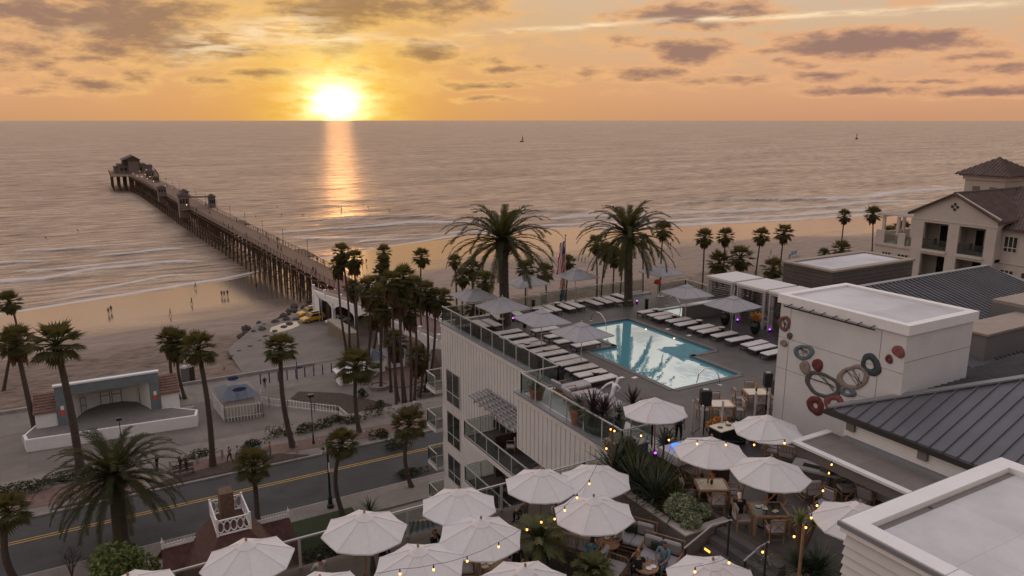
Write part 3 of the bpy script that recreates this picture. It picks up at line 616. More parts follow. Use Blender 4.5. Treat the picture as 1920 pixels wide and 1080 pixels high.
# the clump by the ramp: crown px, base px
cl = [((641,474),(655,655),34),((633,498),(650,660),30),((664,486),(672,662),34),((720,474),(700,660),28),((718,492),(712,668),28),((714,514),(722,672),32),
 ((690,540),(684,706),44),((712,556),(714,728),44),((735,530),(745,790),46),((757,522),(765,778),46),((748,556),(757,786),44),((775,540),(776,760),44),
 ((797,548),(797,738),44),((815,560),(800,742),36),((722,578),(733,735),40),((768,585),(770,770),40),((742,640),(747,752),42),((785,672),(786,745),40),((700,590),(690,700),36),((662,540),(668,640),30)]
for i, (c, b, w_) in enumerate(cl):
    bt = palm_px(b, 4.5, c, w_*1.02, 'fan palm in the ramp clump, %s one counted from the pier end' % ORD[i], GP, .20, 20+i, 1.35, True)
for i, (c, y, w_) in enumerate([((790,483),108,34),((853,490),104,26),((868,520),100,34),((885,505),101,34),((910,528),96,40),((985,506),98,36),((1022,512),96,36),((1066,492),104,28),
   ((1118,458),108,34),((1136,472),104,34),((1152,482),102,36),((1168,486),100,30),((1205,452),106,26),((1243,432),104,34),((1321,446),97,34),((1360,444),97,32),((1427,443),97,32),((1470,438),97,34),((1583,406),101,26),((1637,402),101,30)]):
    palm_y(c, y, 4.2, w_, 'slender beachfront fan palm, %s from the left behind the pool terrace' % ORD[i], GB, .17, 50+i, .9)
for i, (c, y, w_) in enumerate([((830,560),92,40),((890,578),88,40),((845,592),90,36),((1349,494),97,44),((1389,484),97,46),((1450,505),88,40),((1578,470),100,36),((1545,478),98,24),((1690,432),118,34),((1668,440),112,30)]):
    palm_y(c, y, 4.2, w_, 'bushy fan palm with broad crown, %s from the left beyond the hotel' % ORD[i], 'low bushy palms beyond the hotel', .25, 80+i, .8, True)
# date palms with feather fronds
def date_palm(base, top, r, label, seed, tr=.37, n=60, low=1.0):
    t = thing('date_palm', base, label, 'palm tree', 'big feather-leaved date palms'); h = top[2]-base[2]; dx = top[0]-base[0]; dy = top[1]-base[1]
    mb = MB(); ks = [(0,1.35),(.05,1.1),(.12,1.),(.6,.95),(.80,.98),(.86,1.35),(.93,1.5),(1.,1.0)]
    mb.tube([(base[0]+dx*k, base[1]+dy*k, base[2]+h*k) for k, _ in ks], [tr*q for _, q in ks], 14)
    g = random.Random(seed)
    for k in range(260):
        f = g.choice((g.uniform(.08,.82), g.uniform(.80,1.))); a = g.uniform(0, 6.28); rr = tr*(1.0 if f < .8 else 1.42); d = Vector((math.cos(a), math.sin(a), 0)); q = Vector((base[0]+dx*f, base[1]+dy*f, base[2]+h*f))+d*rr*.93; s = Vector((-d.y,d.x,0))*.09
        mb.add([q+s, q-s, q+d*(.06 if f < .8 else .16)+Vector((0,0,.12))], [(0,1,2)])
    mb.build('trunk', M['trunk'], t)
    cr_ = feather_crown(r, n, seed, (.52*r/4.4,.05), 1.0, 36); me = mesh_of(cr_, 'crown', M['frond']); child('crown', me, t, (dx, dy, h+.1))
    return t
date_palm((25.5,46.1,27.5), (25.25,46.0,33.6), 4.5, 'big date palm at the left of the pool terrace, trunk passing an umbrella', 3, .36)
date_palm((36.75,46.0,27.5), (36.5,46.0,33.2), 4.3, 'big date palm at the right of the pool terrace with a violet-lit trunk', 5, .34)
date_palm((-.68,59.9,10.1), (-.55,60.2,15.6), 5.3, 'large low date palm beside the road at the lower left', 8, .55, 84)
# ---- leaf clumps ----
def leafy(n, rx, ry, rz, size, seed, c=(0,0,0), dens=.35):
    g = random.Random(seed); mb = MB()
    lob = [(Vector((g.uniform(-.6,.6)*rx, g.uniform(-.6,.6)*ry, g.uniform(.1,.75)*rz)), g.uniform(.35,.6)) for _ in range(7)]
    for _ in range(n):
        o, s = g.choice(lob); d = Vector((g.gauss(0,1), g.gauss(0,1), g.gauss(0,1))).normalized()*g.uniform(.5,1.)**.5*s
        p = Vector(c)+o+Vector((d.x*rx, d.y*ry, d.z*rz*.8)); p.z = max(p.z, c[2]+.02)
        u = Vector((g.gauss(0,1), g.gauss(0,1), g.gauss(0,.8))).normalized(); v = u.cross(Vector((g.gauss(0,1), g.gauss(0,1), g.gauss(0,1)))).normalized(); l = size*g.uniform(.6,1.3)
        mb.add([p-u*l, p+v*l*dens, p+u*l, p-v*l*dens], [(0,1,2,3)])
    return mb
def spiky(n, h, seed, spread=1., w=.05, c=(0,0,0)):
    g = random.Random(seed); mb = MB()
    for i in range(n):
        a = i*2.4+g.uniform(-.2,.2); e = 1.45-spread*1.25*(i/n)+g.uniform(-.1,.1); d = Vector((math.cos(a)*math.cos(e), math.sin(a)*math.cos(e), math.sin(e))); s = Vector((-math.sin(a), math.cos(a), 0))
        l = h*g.uniform(.8,1.15); p0 = Vector(c); p1 = p0+d*l*.5; p2 = p0+d*l+Vector((math.cos(a)*.12*l, math.sin(a)*.12*l, -.16*l*(1-d.z)))
        mb.add([p0-s*w*.7, p0+s*w*.7, p1+s*w, p2, p1-s*w], [(0,1,2,4),(4,2,3)])
    return mb
def plant(name, loc, mb, m, label, cat='plant', group=None):
    me = mesh_of(mb, name, m); o = bpy.data.objects.new(name, me); C.objects.link(o); o.location = loc; return tag(o, label, cat, group)
# hedges along the far pavement: separate bushes
hx = [(-60,-9.5),(-9,-4.2),(-4,.2)]
plant('hedge', (-10.5,73.4,10.1), leafy(2200, 7., .9, 1.1, .16, 3), M['hedge'], 'long dark hedge beside the left end of the plaza', 'hedge')
plant('hedge', (-3.2,74.0,10.1), leafy(900, 3., .7, .9, .14, 4), M['hedge'], 'short hedge at the foot of the tall palm left of the date palm', 'hedge')
for i, (x, y, rx, rz) in enumerate([(6.5,73.6,1.6,.5),(12.2,73.4,1.6,.8),(14.6,74.6,1.4,1.1),(16.9,74.0,1.8,1.),(19.2,74.6,1.6,.9),(22.2,74.2,1.5,.8),(25.5,74.6,2.2,1.3),(28.2,73.2,2.0,1.2),(20.8,75.4,1.3,.7)]):
    plant('bush', (x, y, 10.1), leafy(520, rx, .8, rz, .13, 30+i), M['hedge'], 'low green bush behind the far pavement, %s from the left' % ORD[i], 'bush', 'bushes along the far pavement')
for i, (px, py, z, rx, rz) in enumerate([(700,790,4.5,1.1,.9),(712,766,4.5,.9,1.2),(805,740,4.5,2.,1.8),(682,745,4.5,.8,1.2),(728,785,4.5,.9,.8),(745,840,10,1.6,.9),(710,822,10,1.2,.9)]):
    b = at(px, py, z); plant('bush', b, leafy(420, rx, rx*.8, rz, .16, 60+i), M['hedge'], 'rounded shrub in the plaza beds near the ramp palms, %s of them' % ORD[i], 'bush', 'shrubs in the plaza beds')
plant('bush', (23.6,59.8,10.1), leafy(700, 1.9, .6, .8, .12, 77), M['hedge'], 'trimmed bush beside the near kerb below the balconies', 'bush')
plant('bush', (17.6,55.2,10.1), spiky(26, 1.4, 3, 1.1, .06), M['agave'], 'spiky agave on the near pavement above the umbrellas', 'plant')
bs = [(9.6,47.2),(11.2,49.6),(12.9,50.2),(13.4,46.8),(10.7,44.6),(12.4,43.0),(9.9,41.2),(14.8,49.0),(15.5,45.4),(11.6,39.6),(13.3,38.8),(10.5,36.6),(12.4,36.0),(14.6,41.6)]
for i, (x, y) in enumerate(bs):
    plant('bush', (x, y, 10.15), leafy(600, 1.7, 1.5, 1.2, .2, 90+i), M['hedge'] if i % 3 else M['agave'], 'garden bush beside the red house, %s from the lawn end' % ORD[i], 'bush', 'bushes in the garden under the terrace')
b = at(255,1100,16); t = thing('broadleaf_tree', (b[0], b[1], 10.1), 'bright green leafy tree at the bottom edge near the red roof', 'tree')
MB().tube([(b[0],b[1],10.1),(b[0]+.1,b[1],13),(b[0],b[1]+.1,16)], [.2,.16,.08], 8).build('trunk', M['trunk'], t)
me = mesh_of(leafy(2600, 2.4, 2.0, 2.6, .19, 44), 'crown', mat('young_leaf', (.05,.07,.015), .7, .4, 1., col2=(.13,.16,.04))); child('crown', me, t, (0,0,6.0))
# bare shrub
def twigs(g, mb, p, d, l, r, n):
    q = p+d*l; mb.tube([p, q], [r, r*.6], 4, cap=False)
    if n:
        for _ in range(3): twigs(g, mb, p.lerp(q, g.uniform(.5,1)), (d+Vector((g.gauss(0,.42), g.gauss(0,.42), g.gauss(.05,.2)))).normalized(), l*.68, r*.55, n-1)
for i, (px, py) in enumerate([(135,1082),(180,1095)]):
    b = at(px, py, 10.1); g = random.Random(i); mb = MB()
    for _ in range(6): twigs(g, mb, Vector((0,0,0)), Vector((g.gauss(0,.3), g.gauss(0,.3), 1)).normalized(), 1.1, .035, 3)
    plant('bare_shrub', b, mb, M['trunk'], ['leafless grey shrub beside the near pavement, left one', 'leafless grey shrub nearer the leafy tree, right one'][i], 'shrub')

# ================= pier =================
PZ = 9.0
def pier_x(y, side): return (np.interp(y, [140,210,320,465,512], [41.6,38.2,32.3,26.0,22.5]) if side < 0 else np.interp(y, [140,232,302,465,512], [47.4,43.6,40.6,34.2,30.5]))
pier = thing('pier', (44,145,0), 'long timber fishing pier on tall piles running out to sea', 'pier')
dk = MB(); yy = np.arange(140, 513, 6.)
for a, b in zip(yy[:-1], yy[1:]):
    dk.slab([(pier_x(a,-1),a,PZ),(pier_x(a,1),a,PZ),(pier_x(b,1),b,PZ),(pier_x(b,-1),b,PZ)], .25)
dk.prism([(12.8,510),(38.6,506),(41,566),(13.2,566)], PZ-.3, PZ+.02)
for (cy_, w0, w1) in ((310,-2.6,0),(372,-2.4,0),(315,0,1.2),(258,0,2.2),(190,0,2.6)):   # bump-outs
    xl, xr = pier_x(cy_,-1), pier_x(cy_,1)
    dk.box(xl+w0, xl+.1, cy_-5, cy_+5, PZ-.25, PZ-.005) if w0 else dk.box(xr-.1, xr+w1, cy_-6, cy_+6, PZ-.25, PZ-.005)
dk.build('deck', M['pierdeck'], pier)
bent = np.concatenate([np.arange(144, 510, 5.2)]); piles = []; rest = MB(); beams = MB()
for y in bent:
    xl, xr = float(pier_x(y,-1)), float(pier_x(y,1)); n = 4
    beams.beam((xl-.3,y,PZ-.5), (xr+.3,y,PZ-.5), .35, .5)
    beams.beam((xl-.2,y,1.6), (xr+.2,y,PZ-1), .14); beams.beam((xr+.2,y,1.6), (xl-.2,y,PZ-1), .14)
    for k in range(n):
        x = xl+.2+(xr-xl-.4)*k/(n-1); lean = (-.5 if k == 0 else .5 if k == n-1 else 0)
        piles.append(((x+lean, y, -2.5), (x, y, PZ-.4)))
for xx in (0, 1):
    for a, b in zip(bent[:-1], bent[1:]):
        s = -1 if xx == 0 else 1
        beams.beam((pier_x(a,s),a,PZ-.9), (pier_x(b,s),b,PZ-.9), .2, .4)
        if s < 0: beams.beam((pier_x(a,s)-.25,a,4.6), (pier_x(b,s)-.25,b,4.6), .12, .2)
piles.sort(key=lambda p: p[0][1])
for i, (p, q) in enumerate(piles):
    if i < 100: MB().tube([p, q], [.24,.19], 7).build('pile', M['pierwood'], pier)
    else: rest.tube([p, q], [.26,.2], 6)
for x in np.linspace(14, 39, 8):
    for y in np.arange(512, 566, 8.): rest.tube([(x,y,-2.5),(x,y,PZ-.3)], .26, 6)
tag(rest.build('pile', M['pierwood'], pier), kind='stuff'); beams.build('cross_bracing', M['pierwood'], pier)
rl = MB()
def railrun(mb, pts, h, z, post=2.6, pw=.1):
    for a, b in zip(pts[:-1], pts[1:]):
        a = Vector((*a, z)); b = Vector((*b, z)); L_ = (b-a).length; n = max(1, int(L_/post))
        for hh in (h, h*.66, h*.36): mb.beam(a+Vector((0,0,hh)), b+Vector((0,0,hh)), .09 if hh == h else .05)
        for k in range(n+1):
            p = a.lerp(b, k/n); mb.beam(p, p+Vector((0,0,h)), pw)
for s in (-1, 1): railrun(rl, [(float(pier_x(y,s)), y) for y in np.arange(146, 513, 12.)], 1.15, PZ)
railrun(rl, [(22.5,510),(12.8,510),(13.2,566),(41,566),(38.6,506),(30.5,512)], 1.15, PZ)
rl.build('railing', M['pierwood'], pier)
M['pierhouse'] = mat('grey_pier_building', (.15,.12,.115), .7, .15, 1); M['pierroof'] = mat('dark_pier_roof', (.06,.04,.036), .8, .2, 1)
def hut(loc, w, d, h, label, rh=1.6, name='pier_hut', over=.5, two=False, cat='building', sub=0., rz=.05):
    t = thing(name, loc, label, cat); x, y, z = loc
    MB().box(x-w/2, x+w/2, y-d/2, y+d/2, z-sub, z+h).build('wall', M['pierhouse'], t)
    r = MB(); a, b = w/2+over, d/2+over; zz_ = z+h
    r.add([(x-a,y-b,zz_),(x+a,y-b,zz_),(x+a,y+b,zz_),(x-a,y+b,zz_),(x,y-b*.3,zz_+rh),(x,y+b*.3,zz_+rh)], [(0,1,4),(1,2,5,4),(2,3,5),(3,0,4,5),(3,2,1,0)]); r.build('roof', M['pierroof'], t)
    wn = MB(); 
    for k in (-1, 0, 1): wn.box(x+k*w*.3-.3, x+k*w*.3+.3, y-d/2-.04, y-d/2, z+h*.4, z+h*.75); wn.box(x-w/2-.04, x-w/2, y+k*d*.3-.4, y+k*d*.3+.4, z+h*.4, z+h*.75)
    wn.build('window', M['darkwin'], t); return t
big = thing('pier_restaurant', (26,548,PZ), 'grey stepped restaurant building with gabled top at the end of the pier', 'building')
b1 = MB(); b1.box(18,34,538,558,PZ,PZ+5.2); b1.box(21,31,540,556,PZ+5.2,PZ+8.2); b1.box(16,20,540,556,PZ,PZ+3.8); b1.box(34,38,540,556,PZ,PZ+4.2); b1.box(24,30,535,541,PZ,PZ+8.2); b1.build('wall', M['pierhouse'], big)
r1 = MB(); r1.add([(20.4,534,PZ+8.2),(31.6,534,PZ+8.2),(31.6,557,PZ+8.2),(20.4,557,PZ+8.2),(27,534,PZ+11),(27,557,PZ+11)], [(0,1,4),(1,2,5,4),(2,3,5),(3,0,4,5),(3,2,1,0)]); r1.box(17.6,34.4,537.6,558.4,PZ+5.2,PZ+5.4); r1.box(15.6,20.2,539.6,556.4,PZ+3.8,PZ+4.); r1.box(33.8,38.4,539.6,556.4,PZ+4.2,PZ+4.4); r1.build('roof', M['pierroof'], big)
for k in range(6): MB().box(19.5+k*2.2,20.9+k*2.2,537.9,538,PZ+1.4,PZ+3.6).build('window', M['darkwin'], big)
hut((32,480,PZ), 4.5, 6, 4.0, 'small hip-roofed shop near the seaward end of the pier', 1.8)
hut((33,455,PZ), 3, 5, 2.6, 'low dark hut on the right side of the outer pier', .9)
hut((29.0,372,PZ), 3.4, 4.5, 3.6, 'pale bait shop on the left side of the pier', .8, sub=3.)
hut((31.3,311,PZ), 3.4, 5., 5.0, 'lifeguard tower with flared top on the left side of the pier', 1.4, sub=3.4)
hut((32.6,318,PZ), 3.0, 3.2, 5.6, 'small hip-roofed lookout behind the lifeguard tower', 1.3)
t = hut((41.2,308,PZ), 2.4, 2.6, 4.2, 'open-topped stair tower with cap roof on the right side of the pier', 1.2)
MB().beam((33.0,311,PZ+4.2), (40.0,308,PZ+4.2), 1.6, .35).build('footbridge', M['pierwood'], t)
for i, y in enumerate(list(np.arange(160, 505, 22.))):
    x = float(pier_x(y,1))-.3; t = thing('pier_lamp', (x,y,PZ), 'thin pier lamp post, %s from the shore on the right rail' % ORD[i], 'lamp post', 'lamp posts on the pier')
    MB().tube([(x,y,PZ),(x,y,PZ+4.2)], .06, 6).build('pole', M['pierwood'], t); MB().ball((x,y,PZ+4.3), .16, 8).build('lamp', M['kerb'], t)
pl = [(250,325),(262,321),(266,331),(272,327),(276,335),(281,331),(284,324),(274,318),(257,330),(288,340),(310,349),(344,377),(350,384)]
for i, (px, py) in enumerate(pl):
    p = at(px, py, PZ+2.6); tag(MB().ball(p, .13, 6).build('pier_lantern', M['pierlight']), 'small warm point of light at the pier end, %s from the left' % ORD[i], 'lantern', 'lit lanterns on the outer pier')
# ================= hotel =================
DZ = 27.5; LZ = 26.5
hotel = thing('hotel_building', (21.5,36,10), 'white board-and-batten hotel block carrying the pool terrace', 'hotel')
WX = 21.5; BX = 19.15
wl = MB(); wl.prism([(WX,24.3),(60,24.3),(60,48.6),(40.7,49.6),(WX,48.6)], 10.0, DZ-1.6)      # body below the deck level
wl.box(WX, WX+.35, 24.3, 48.6, DZ-1.6, DZ+.02); wl.box(WX+.35, 41, 48.25, 48.6, DZ-1.6, DZ+.02)
wl.box(BX, WX, 23.6, 33.3, DZ-3.2, DZ+.02)                                                       # bay that juts out over the balconies
wl.box(BX+.6, WX, 23.6, 29.0, 10, DZ-3.2)
wl.build('wall', M['siding'], hotel)
bt = MB()
for y in np.arange(33.6, 48.6, .42): bt.box(WX-.035, WX, y-.025, y+.025, 21.0 if y > 45.2 or y < 40.6 else 20.9, DZ-.28)
for y in np.arange(23.9, 33.3, .42): bt.box(BX-.035, BX, y-.025, y+.025, DZ-3.1, DZ-.3)
for z in np.arange(10.2, 20.9, .22): bt.box(WX-.028, WX, 24.4, 48.6, z, z+.18)
bt.box(BX-.06, BX, 23.6, 33.34, DZ-.28, DZ-.02); bt.box(WX-.06, WX, 33.3, 48.64, DZ-.28, DZ-.02)
bt.build('siding_boards', M['siding'], hotel)
cp = MB(); cp.box(WX-.12, WX+.36, 33.3, 48.7, DZ+.02, DZ+.10); cp.box(BX-.14, BX+.22, 23.5, 33.42, DZ+.02, DZ+.10); cp.box(BX+.22, WX-.12, 33.1, 33.42, DZ+.02, DZ+.10); cp.box(WX+.36, 41, 48.3, 48.7, DZ+.02, DZ+.10)
cp.build('parapet_cap', M['cap'], hotel)
def window(parent, x, y0, y1, z0, z1, cols=2, split=.33, fr=.07, face=-1, m='darkwin', fm='railmetal', pane=True):
    f = MB(); xx = x+face*.03
    for yy in (y0, y1): f.box(min(xx,x), max(xx,x)+.001, yy-fr/2, yy+fr/2, z0, z1)
    for zz_ in (z0, z1): f.box(min(xx,x), max(xx,x), y0, y1, zz_-fr/2, zz_+fr/2)
    for k in range(1, cols): f.box(min(xx,x)-.004, max(xx,x), y0+(y1-y0)*k/cols-fr/2, y0+(y1-y0)*k/cols+fr/2, z0, z1)
    if split: f.box(min(xx,x)-.002, max(xx,x), y0, y1, z0+(z1-z0)*split-fr/2, z0+(z1-z0)*split+fr/2)
    o = f.build('window', M[fm], parent)
    if pane:
        o['org'] = parent['org'] if 'org' in parent else [0,0,0]
        p = MB().box(min(x,xx)+.012, x+.01, y0, y1, z0, z1); q = p.build('pane', M[m], parent); q.parent = o
    return o
for z0, z1 in ((21.75,24.25),(18.5,21.0),(15.6,17.6),(12.2,14.6)): window(hotel, WX-.03, 45.55, 47.7, z0, z1)
# recessed doors and wood panels behind the balconies
for z0 in (20.9, 17.7, 14.5, 11.3):
    window(hotel, WX-.03, 37.8, 40.4, z0-.3, z0+2.1, 3, 0)
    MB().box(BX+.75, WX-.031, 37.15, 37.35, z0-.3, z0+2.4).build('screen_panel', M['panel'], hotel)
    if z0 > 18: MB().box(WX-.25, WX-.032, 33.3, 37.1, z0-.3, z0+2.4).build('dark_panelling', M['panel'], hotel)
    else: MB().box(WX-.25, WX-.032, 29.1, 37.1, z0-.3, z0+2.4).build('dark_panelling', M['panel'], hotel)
def glass_rail(pts, z, h, label, parent=None, post=1.45, name='glass_railing', base=0., pw=.055, name2=None):
    """posts, a top rail and glass panes along a polyline"""
    t = parent or thing(name, (*pts[0], z), label, 'railing', None)
    po, gl = MB(), MB()
    for a, b in zip(pts[:-1], pts[1:]):
        A = Vector((*a, z+base)); B = Vector((*b, z+base)); L_ = (B-A).length; n = max(1, round(L_/post))
        po.beam(A+Vector((0,0,h)), B+Vector((0,0,h)), .07, .05)
        for k in range(n+1):
            p = A.lerp(B, k/n); po.beam(p, p+Vector((0,0,h)), pw)
        gl.beam(A+Vector((0,0,.09+h/2-.06)), B+Vector((0,0,.09+h/2-.06)), .014, h-.22)
    po.build('rail_frame' if not parent else 'railing', M['railmetal'], t); gl.build('glass_pane', M['glassrail'], t); return t
def balcony(x0, x1, y0, y1, z, lbl=None, seaward=False):
    b = thing('balcony', (x0, y0, z), lbl, 'balcony')
    MB().box(x0, x1, y0, y1, z-.28, z).build('slab', M['siding'], b); MB().box(x0+.02, x1-.02, y0+.02, y1-.02, z+.002, z+.012).build('floor', M['deck'], b)
    pts = [(x1-.05,y1-.05),(x0+.05,y1-.05),(x0+.05,y0+.05)] if not seaward else [(x0+.05,y0+.02),(x0+.05,y1-.05),(x1-.05,y1-.05)]
    f = glass_rail(pts, z, 1.1, '', parent=b)
    ft = MB(); 
    for p, q in zip(pts[:-1], pts[1:]): ft.beam((*p, z+.1), (*q, z+.1), .05)
    ft.build('bottom_rail', M['railmetal'], b); return b
for i, z in enumerate((22.4, 19.3, 16.2, 13.1)):
    balcony(19.1, WX-.04, 29.3, 40.0, z, ['top','second','third','lowest'][i]+' long glass-railed balcony on the white street-side wall')
    balcony(20.9, 23.4, 48.65, 50.3, z-.1, ['top','second','third','lowest'][i]+' small balcony sticking out past the sea-facing corner', True)
pg = thing('slatted_canopy', (20.2,39,25), 'pale slatted metal canopy on the white wall above the balcony', 'canopy')
sl_ = MB()
for k in range(6): sl_.beam((20.15+k*.24, 41.3-.02*k, 24.52+.05*k), (20.15+k*.24, 33.4, 24.52+.05*k), .13, .05)
sl_.build('slats', M['cap'], pg); br_ = MB()
for y in np.arange(33.8, 41.3, .75): br_.beam((20.08,y,24.32), (WX-.03,y,24.66), .10, .2)
br_.build('brackets', M['siding'], pg)
# pool deck with the pool cut out
POOL = [(29.2,34.1,37.6,42.7),(26.95,34.1,33.7,37.6),(26.95,31.95,29.55,33.7)]
SPA = [(38.0,40.9,41.0,43.9)]
def inr(x, y, rs): return any(a < x < b and c < y < d for a, b, c, d in rs)
dx = sorted({19.2,19.35,21.5,41.0,44.0,58.,48.,23.,31.0,*[v for r in POOL+SPA for v in r[:2]]}); dy = sorted({8.,17.9,24.1,23.6,33.2,47.4,48.4,49.4,42.,*[v for r in POOL+SPA for v in r[2:]]})
dkm = MB()
for a, b in zip(dx[:-1], dx[1:]):
    for c, d in zip(dy[:-1], dy[1:]):
        x, y = (a+b)/2, (c+d)/2
        if inr(x, y, POOL+SPA) or (x < 21.5 and y > 33.2) or (x < 19.3 and y > 17.9) or (y > 48.4 and not 31 < x < 41) or (x > 44 and y > 47.4): continue
        dkm.quad((a,c,DZ),(b,c,DZ),(b,d,DZ),(a,d,DZ))
tag(dkm.build('pool_deck', M['deck']), 'dark paved pool terrace on the hotel roof', kind='structure')
pool = thing('swimming_pool', (30.5,36,DZ), 'turquoise stepped swimming pool mirroring the sky and palms', 'pool')
cs = MB(); edge_pts = [(29.2,42.7),(34.1,42.7),(34.1,33.7),(31.95,33.7),(31.95,29.55),(26.95,29.55),(26.95,37.6),(29.2,37.6)]
for a, b in zip(edge_pts, edge_pts[1:]+edge_pts[:1]):
    d = Vector((b[0]-a[0], b[1]-a[1], 0)).normalized(); o_ = Vector((-d.y, d.x, 0))*.17
    cs.beam((a[0]+o_.x-d.x*.05, a[1]+o_.y-d.y*.05, DZ+.012), (b[0]+o_.x+d.x*.05, b[1]+o_.y+d.y*.05, DZ+.012), .34, .03)
cs.build('coping', M['coping'], pool)
def watermat():
    m, N, L, b = newmat('pool_water')
    g = N.new('ShaderNodeNewGeometry'); n = N.new('ShaderNodeTexNoise'); n.inputs['Scale'].default_value = 1.6; n.inputs['Detail'].default_value = 2; L.new(g.outputs['Position'], n.inputs['Vector'])
    bp = N.new('ShaderNodeBump'); bp.inputs['Strength'].default_value = .06; bp.inputs['Distance'].default_value = .06; L.new(n.outputs['Fac'], bp.inputs['Height'])
    b.inputs['Base Color'].default_value = (.12,.36,.42,1); b.inputs['Roughness'].default_value = .3; b.inputs['Specular IOR Level'].default_value = .0
    b.inputs['Emission Color'].default_value = (.05,.20,.27,1); b.inputs['Emission Strength'].default_value = .12  # faint turquoise glow put into the water itself, which is no lamp
    gl = N.new('ShaderNodeBsdfGlossy'); gl.inputs[0].default_value = (1.,1.,1.,1); gl.inputs['Roughness'].default_value = .015; L.new(bp.outputs[0], gl.inputs['Normal'])
    fr = N.new('ShaderNodeFresnel'); fr.inputs[0].default_value = 6.5; L.new(bp.outputs[0], fr.inputs['Normal'])
    x = N.new('ShaderNodeMixShader'); L.new(fr.outputs[0], x.inputs[0]); L.new(b.outputs[0], x.inputs[1]); L.new(gl.outputs[0], x.inputs[2]); L.new(x.outputs[0], N['Material Output'].inputs['Surface']); return m
M['poolwater'] = watermat()
wt = MB()
for a, b, c, d in POOL: wt.quad((a,c,DZ-.13),(b,c,DZ-.13),(b,d,DZ-.13),(a,d,DZ-.13))
wt.build('water', M['poolwater'], pool)
tl = MB()
for a, b in zip(edge_pts, edge_pts[1:]+edge_pts[:1]): tl.quad((*a,DZ-.3),(*b,DZ-.3),(*b,DZ),(*a,DZ))
M['pooltile'] = mat('pool_edge_tile', (.05,.11,.15), .3, .2, 8); tl.build('waterline_tiles', M['pooltile'], pool)
for (px, py) in ((1211,618),(1264,635)): MB().ball(at(px,py,DZ-.15), .07, 6).build('pool_lamp', M['pierlight'], pool)
spa = thing('spa_pool', (39.4,42.4,DZ), 'small square spa pool beside the grey wall', 'pool')
MB().quad((38.0,41.0,DZ-.1),(40.9,41.0,DZ-.1),(40.9,43.9,DZ-.1),(38.0,43.9,DZ-.1)).build('water', M['poolwater'], spa)
c2 = MB(); c2.box(37.8,38.0,40.8,44.1,DZ,DZ+.03); c2.box(40.9,41.1,40.8,44.1,DZ,DZ+.03); c2.box(38,40.9,40.8,41,DZ,DZ+.03); c2.box(38,40.9,43.9,44.1,DZ,DZ+.03); c2.build('coping', M['coping'], spa)
sw = thing('garden_wall', (40,40.5,DZ), 'low grey wall with pale coping beside the spa', 'wall')
MB().box(37.5,44,40.25,40.6,DZ,DZ+1.05).build('wall', M['stuccodark'], sw); MB().box(37.4,44.1,40.15,40.7,DZ+1.05,DZ+1.13).build('coping', M['white'], sw)
def grab(px, py, py2, px2, w, label, flip=1):
    a = at(px, py, DZ); b = at(px2, py2, DZ-.1); t = thing('pool_handrail', a, label, 'handrail'); mb = MB(); pts = []
    for k in range(13):
        f = k/12; p = Vector(a).lerp(Vector(b), f); pts.append(p+Vector((0,0,.95*math.sin(math.pi*(.06+.88*f))**.6 if 0 < f < 1 else 0)))
    mb.tube(pts, .028, 8); mb.build('rail', M['chrome'], t); MB().lathe([(.11,0),(.11,.02),(.03,.03)], 10, a).build('foot_plate', M['chrome'], t)
grab(1108,602,618,1137,1, 'curved steel handrail at the far end of the pool')
grab(1350,722,718,1306,1, 'curved steel handrail at the near end of the pool')
grab(1250,573,582,1276,1, 'curved steel handrail into the small spa')
# railings around the decks
glass_rail([(WX+.1,33.0),(WX+.1,48.5)], DZ+.1, 1.15, 'glass railing along the white parapet on the street side of the pool deck', post=1.5)
glass_rail([(WX+.1,48.5),(30.6,48.5)], DZ+.1, 1.05, 'sea-facing glass railing left of the big palm', post=1.6)
glass_rail([(30.6,49.4),(40.9,49.4)], DZ, 1.1, 'sea-facing glass railing between the two big palms', post=3.2)
glass_rail([(40.9,47.4),(44.0,47.4),(44.0,41.2)], DZ, 1.1, 'glass railing at the far right corner behind the spa', post=1.5)
glass_rail([(WX+.1,33.0),(BX+.1,33.0),(BX+.1,24.2),(20.95,24.2)], DZ+.1, 1.12, 'glass railing round the projecting corner with the potted plants', post=1.4)
glass_rail([(20.95,25.7),(20.95,24.2)], DZ, 1.15, 'short glass windbreak beside the wooden screen', post=1.5)
# wicker screens / lockers behind the street railing
for i, y in enumerate(np.arange(34.2, 47.6, 1.05)):
    t = thing('wicker_screen', (22.1, float(y), DZ), 'dark wicker screen behind the street glass railing, %s from the near end' % ORD[i], 'screen', 'wicker screens along the street railing')
    s_ = MB(); s_.obox((22.05, y, DZ+.42), (.08,.86,.80)); s_.obox((22.3, y-.4, DZ+.30), (.5,.05,.55)); s_.obox((22.3, y+.4, DZ+.30), (.5,.05,.55)); s_.build('screen', M['wicker'], t, bevel=.02)
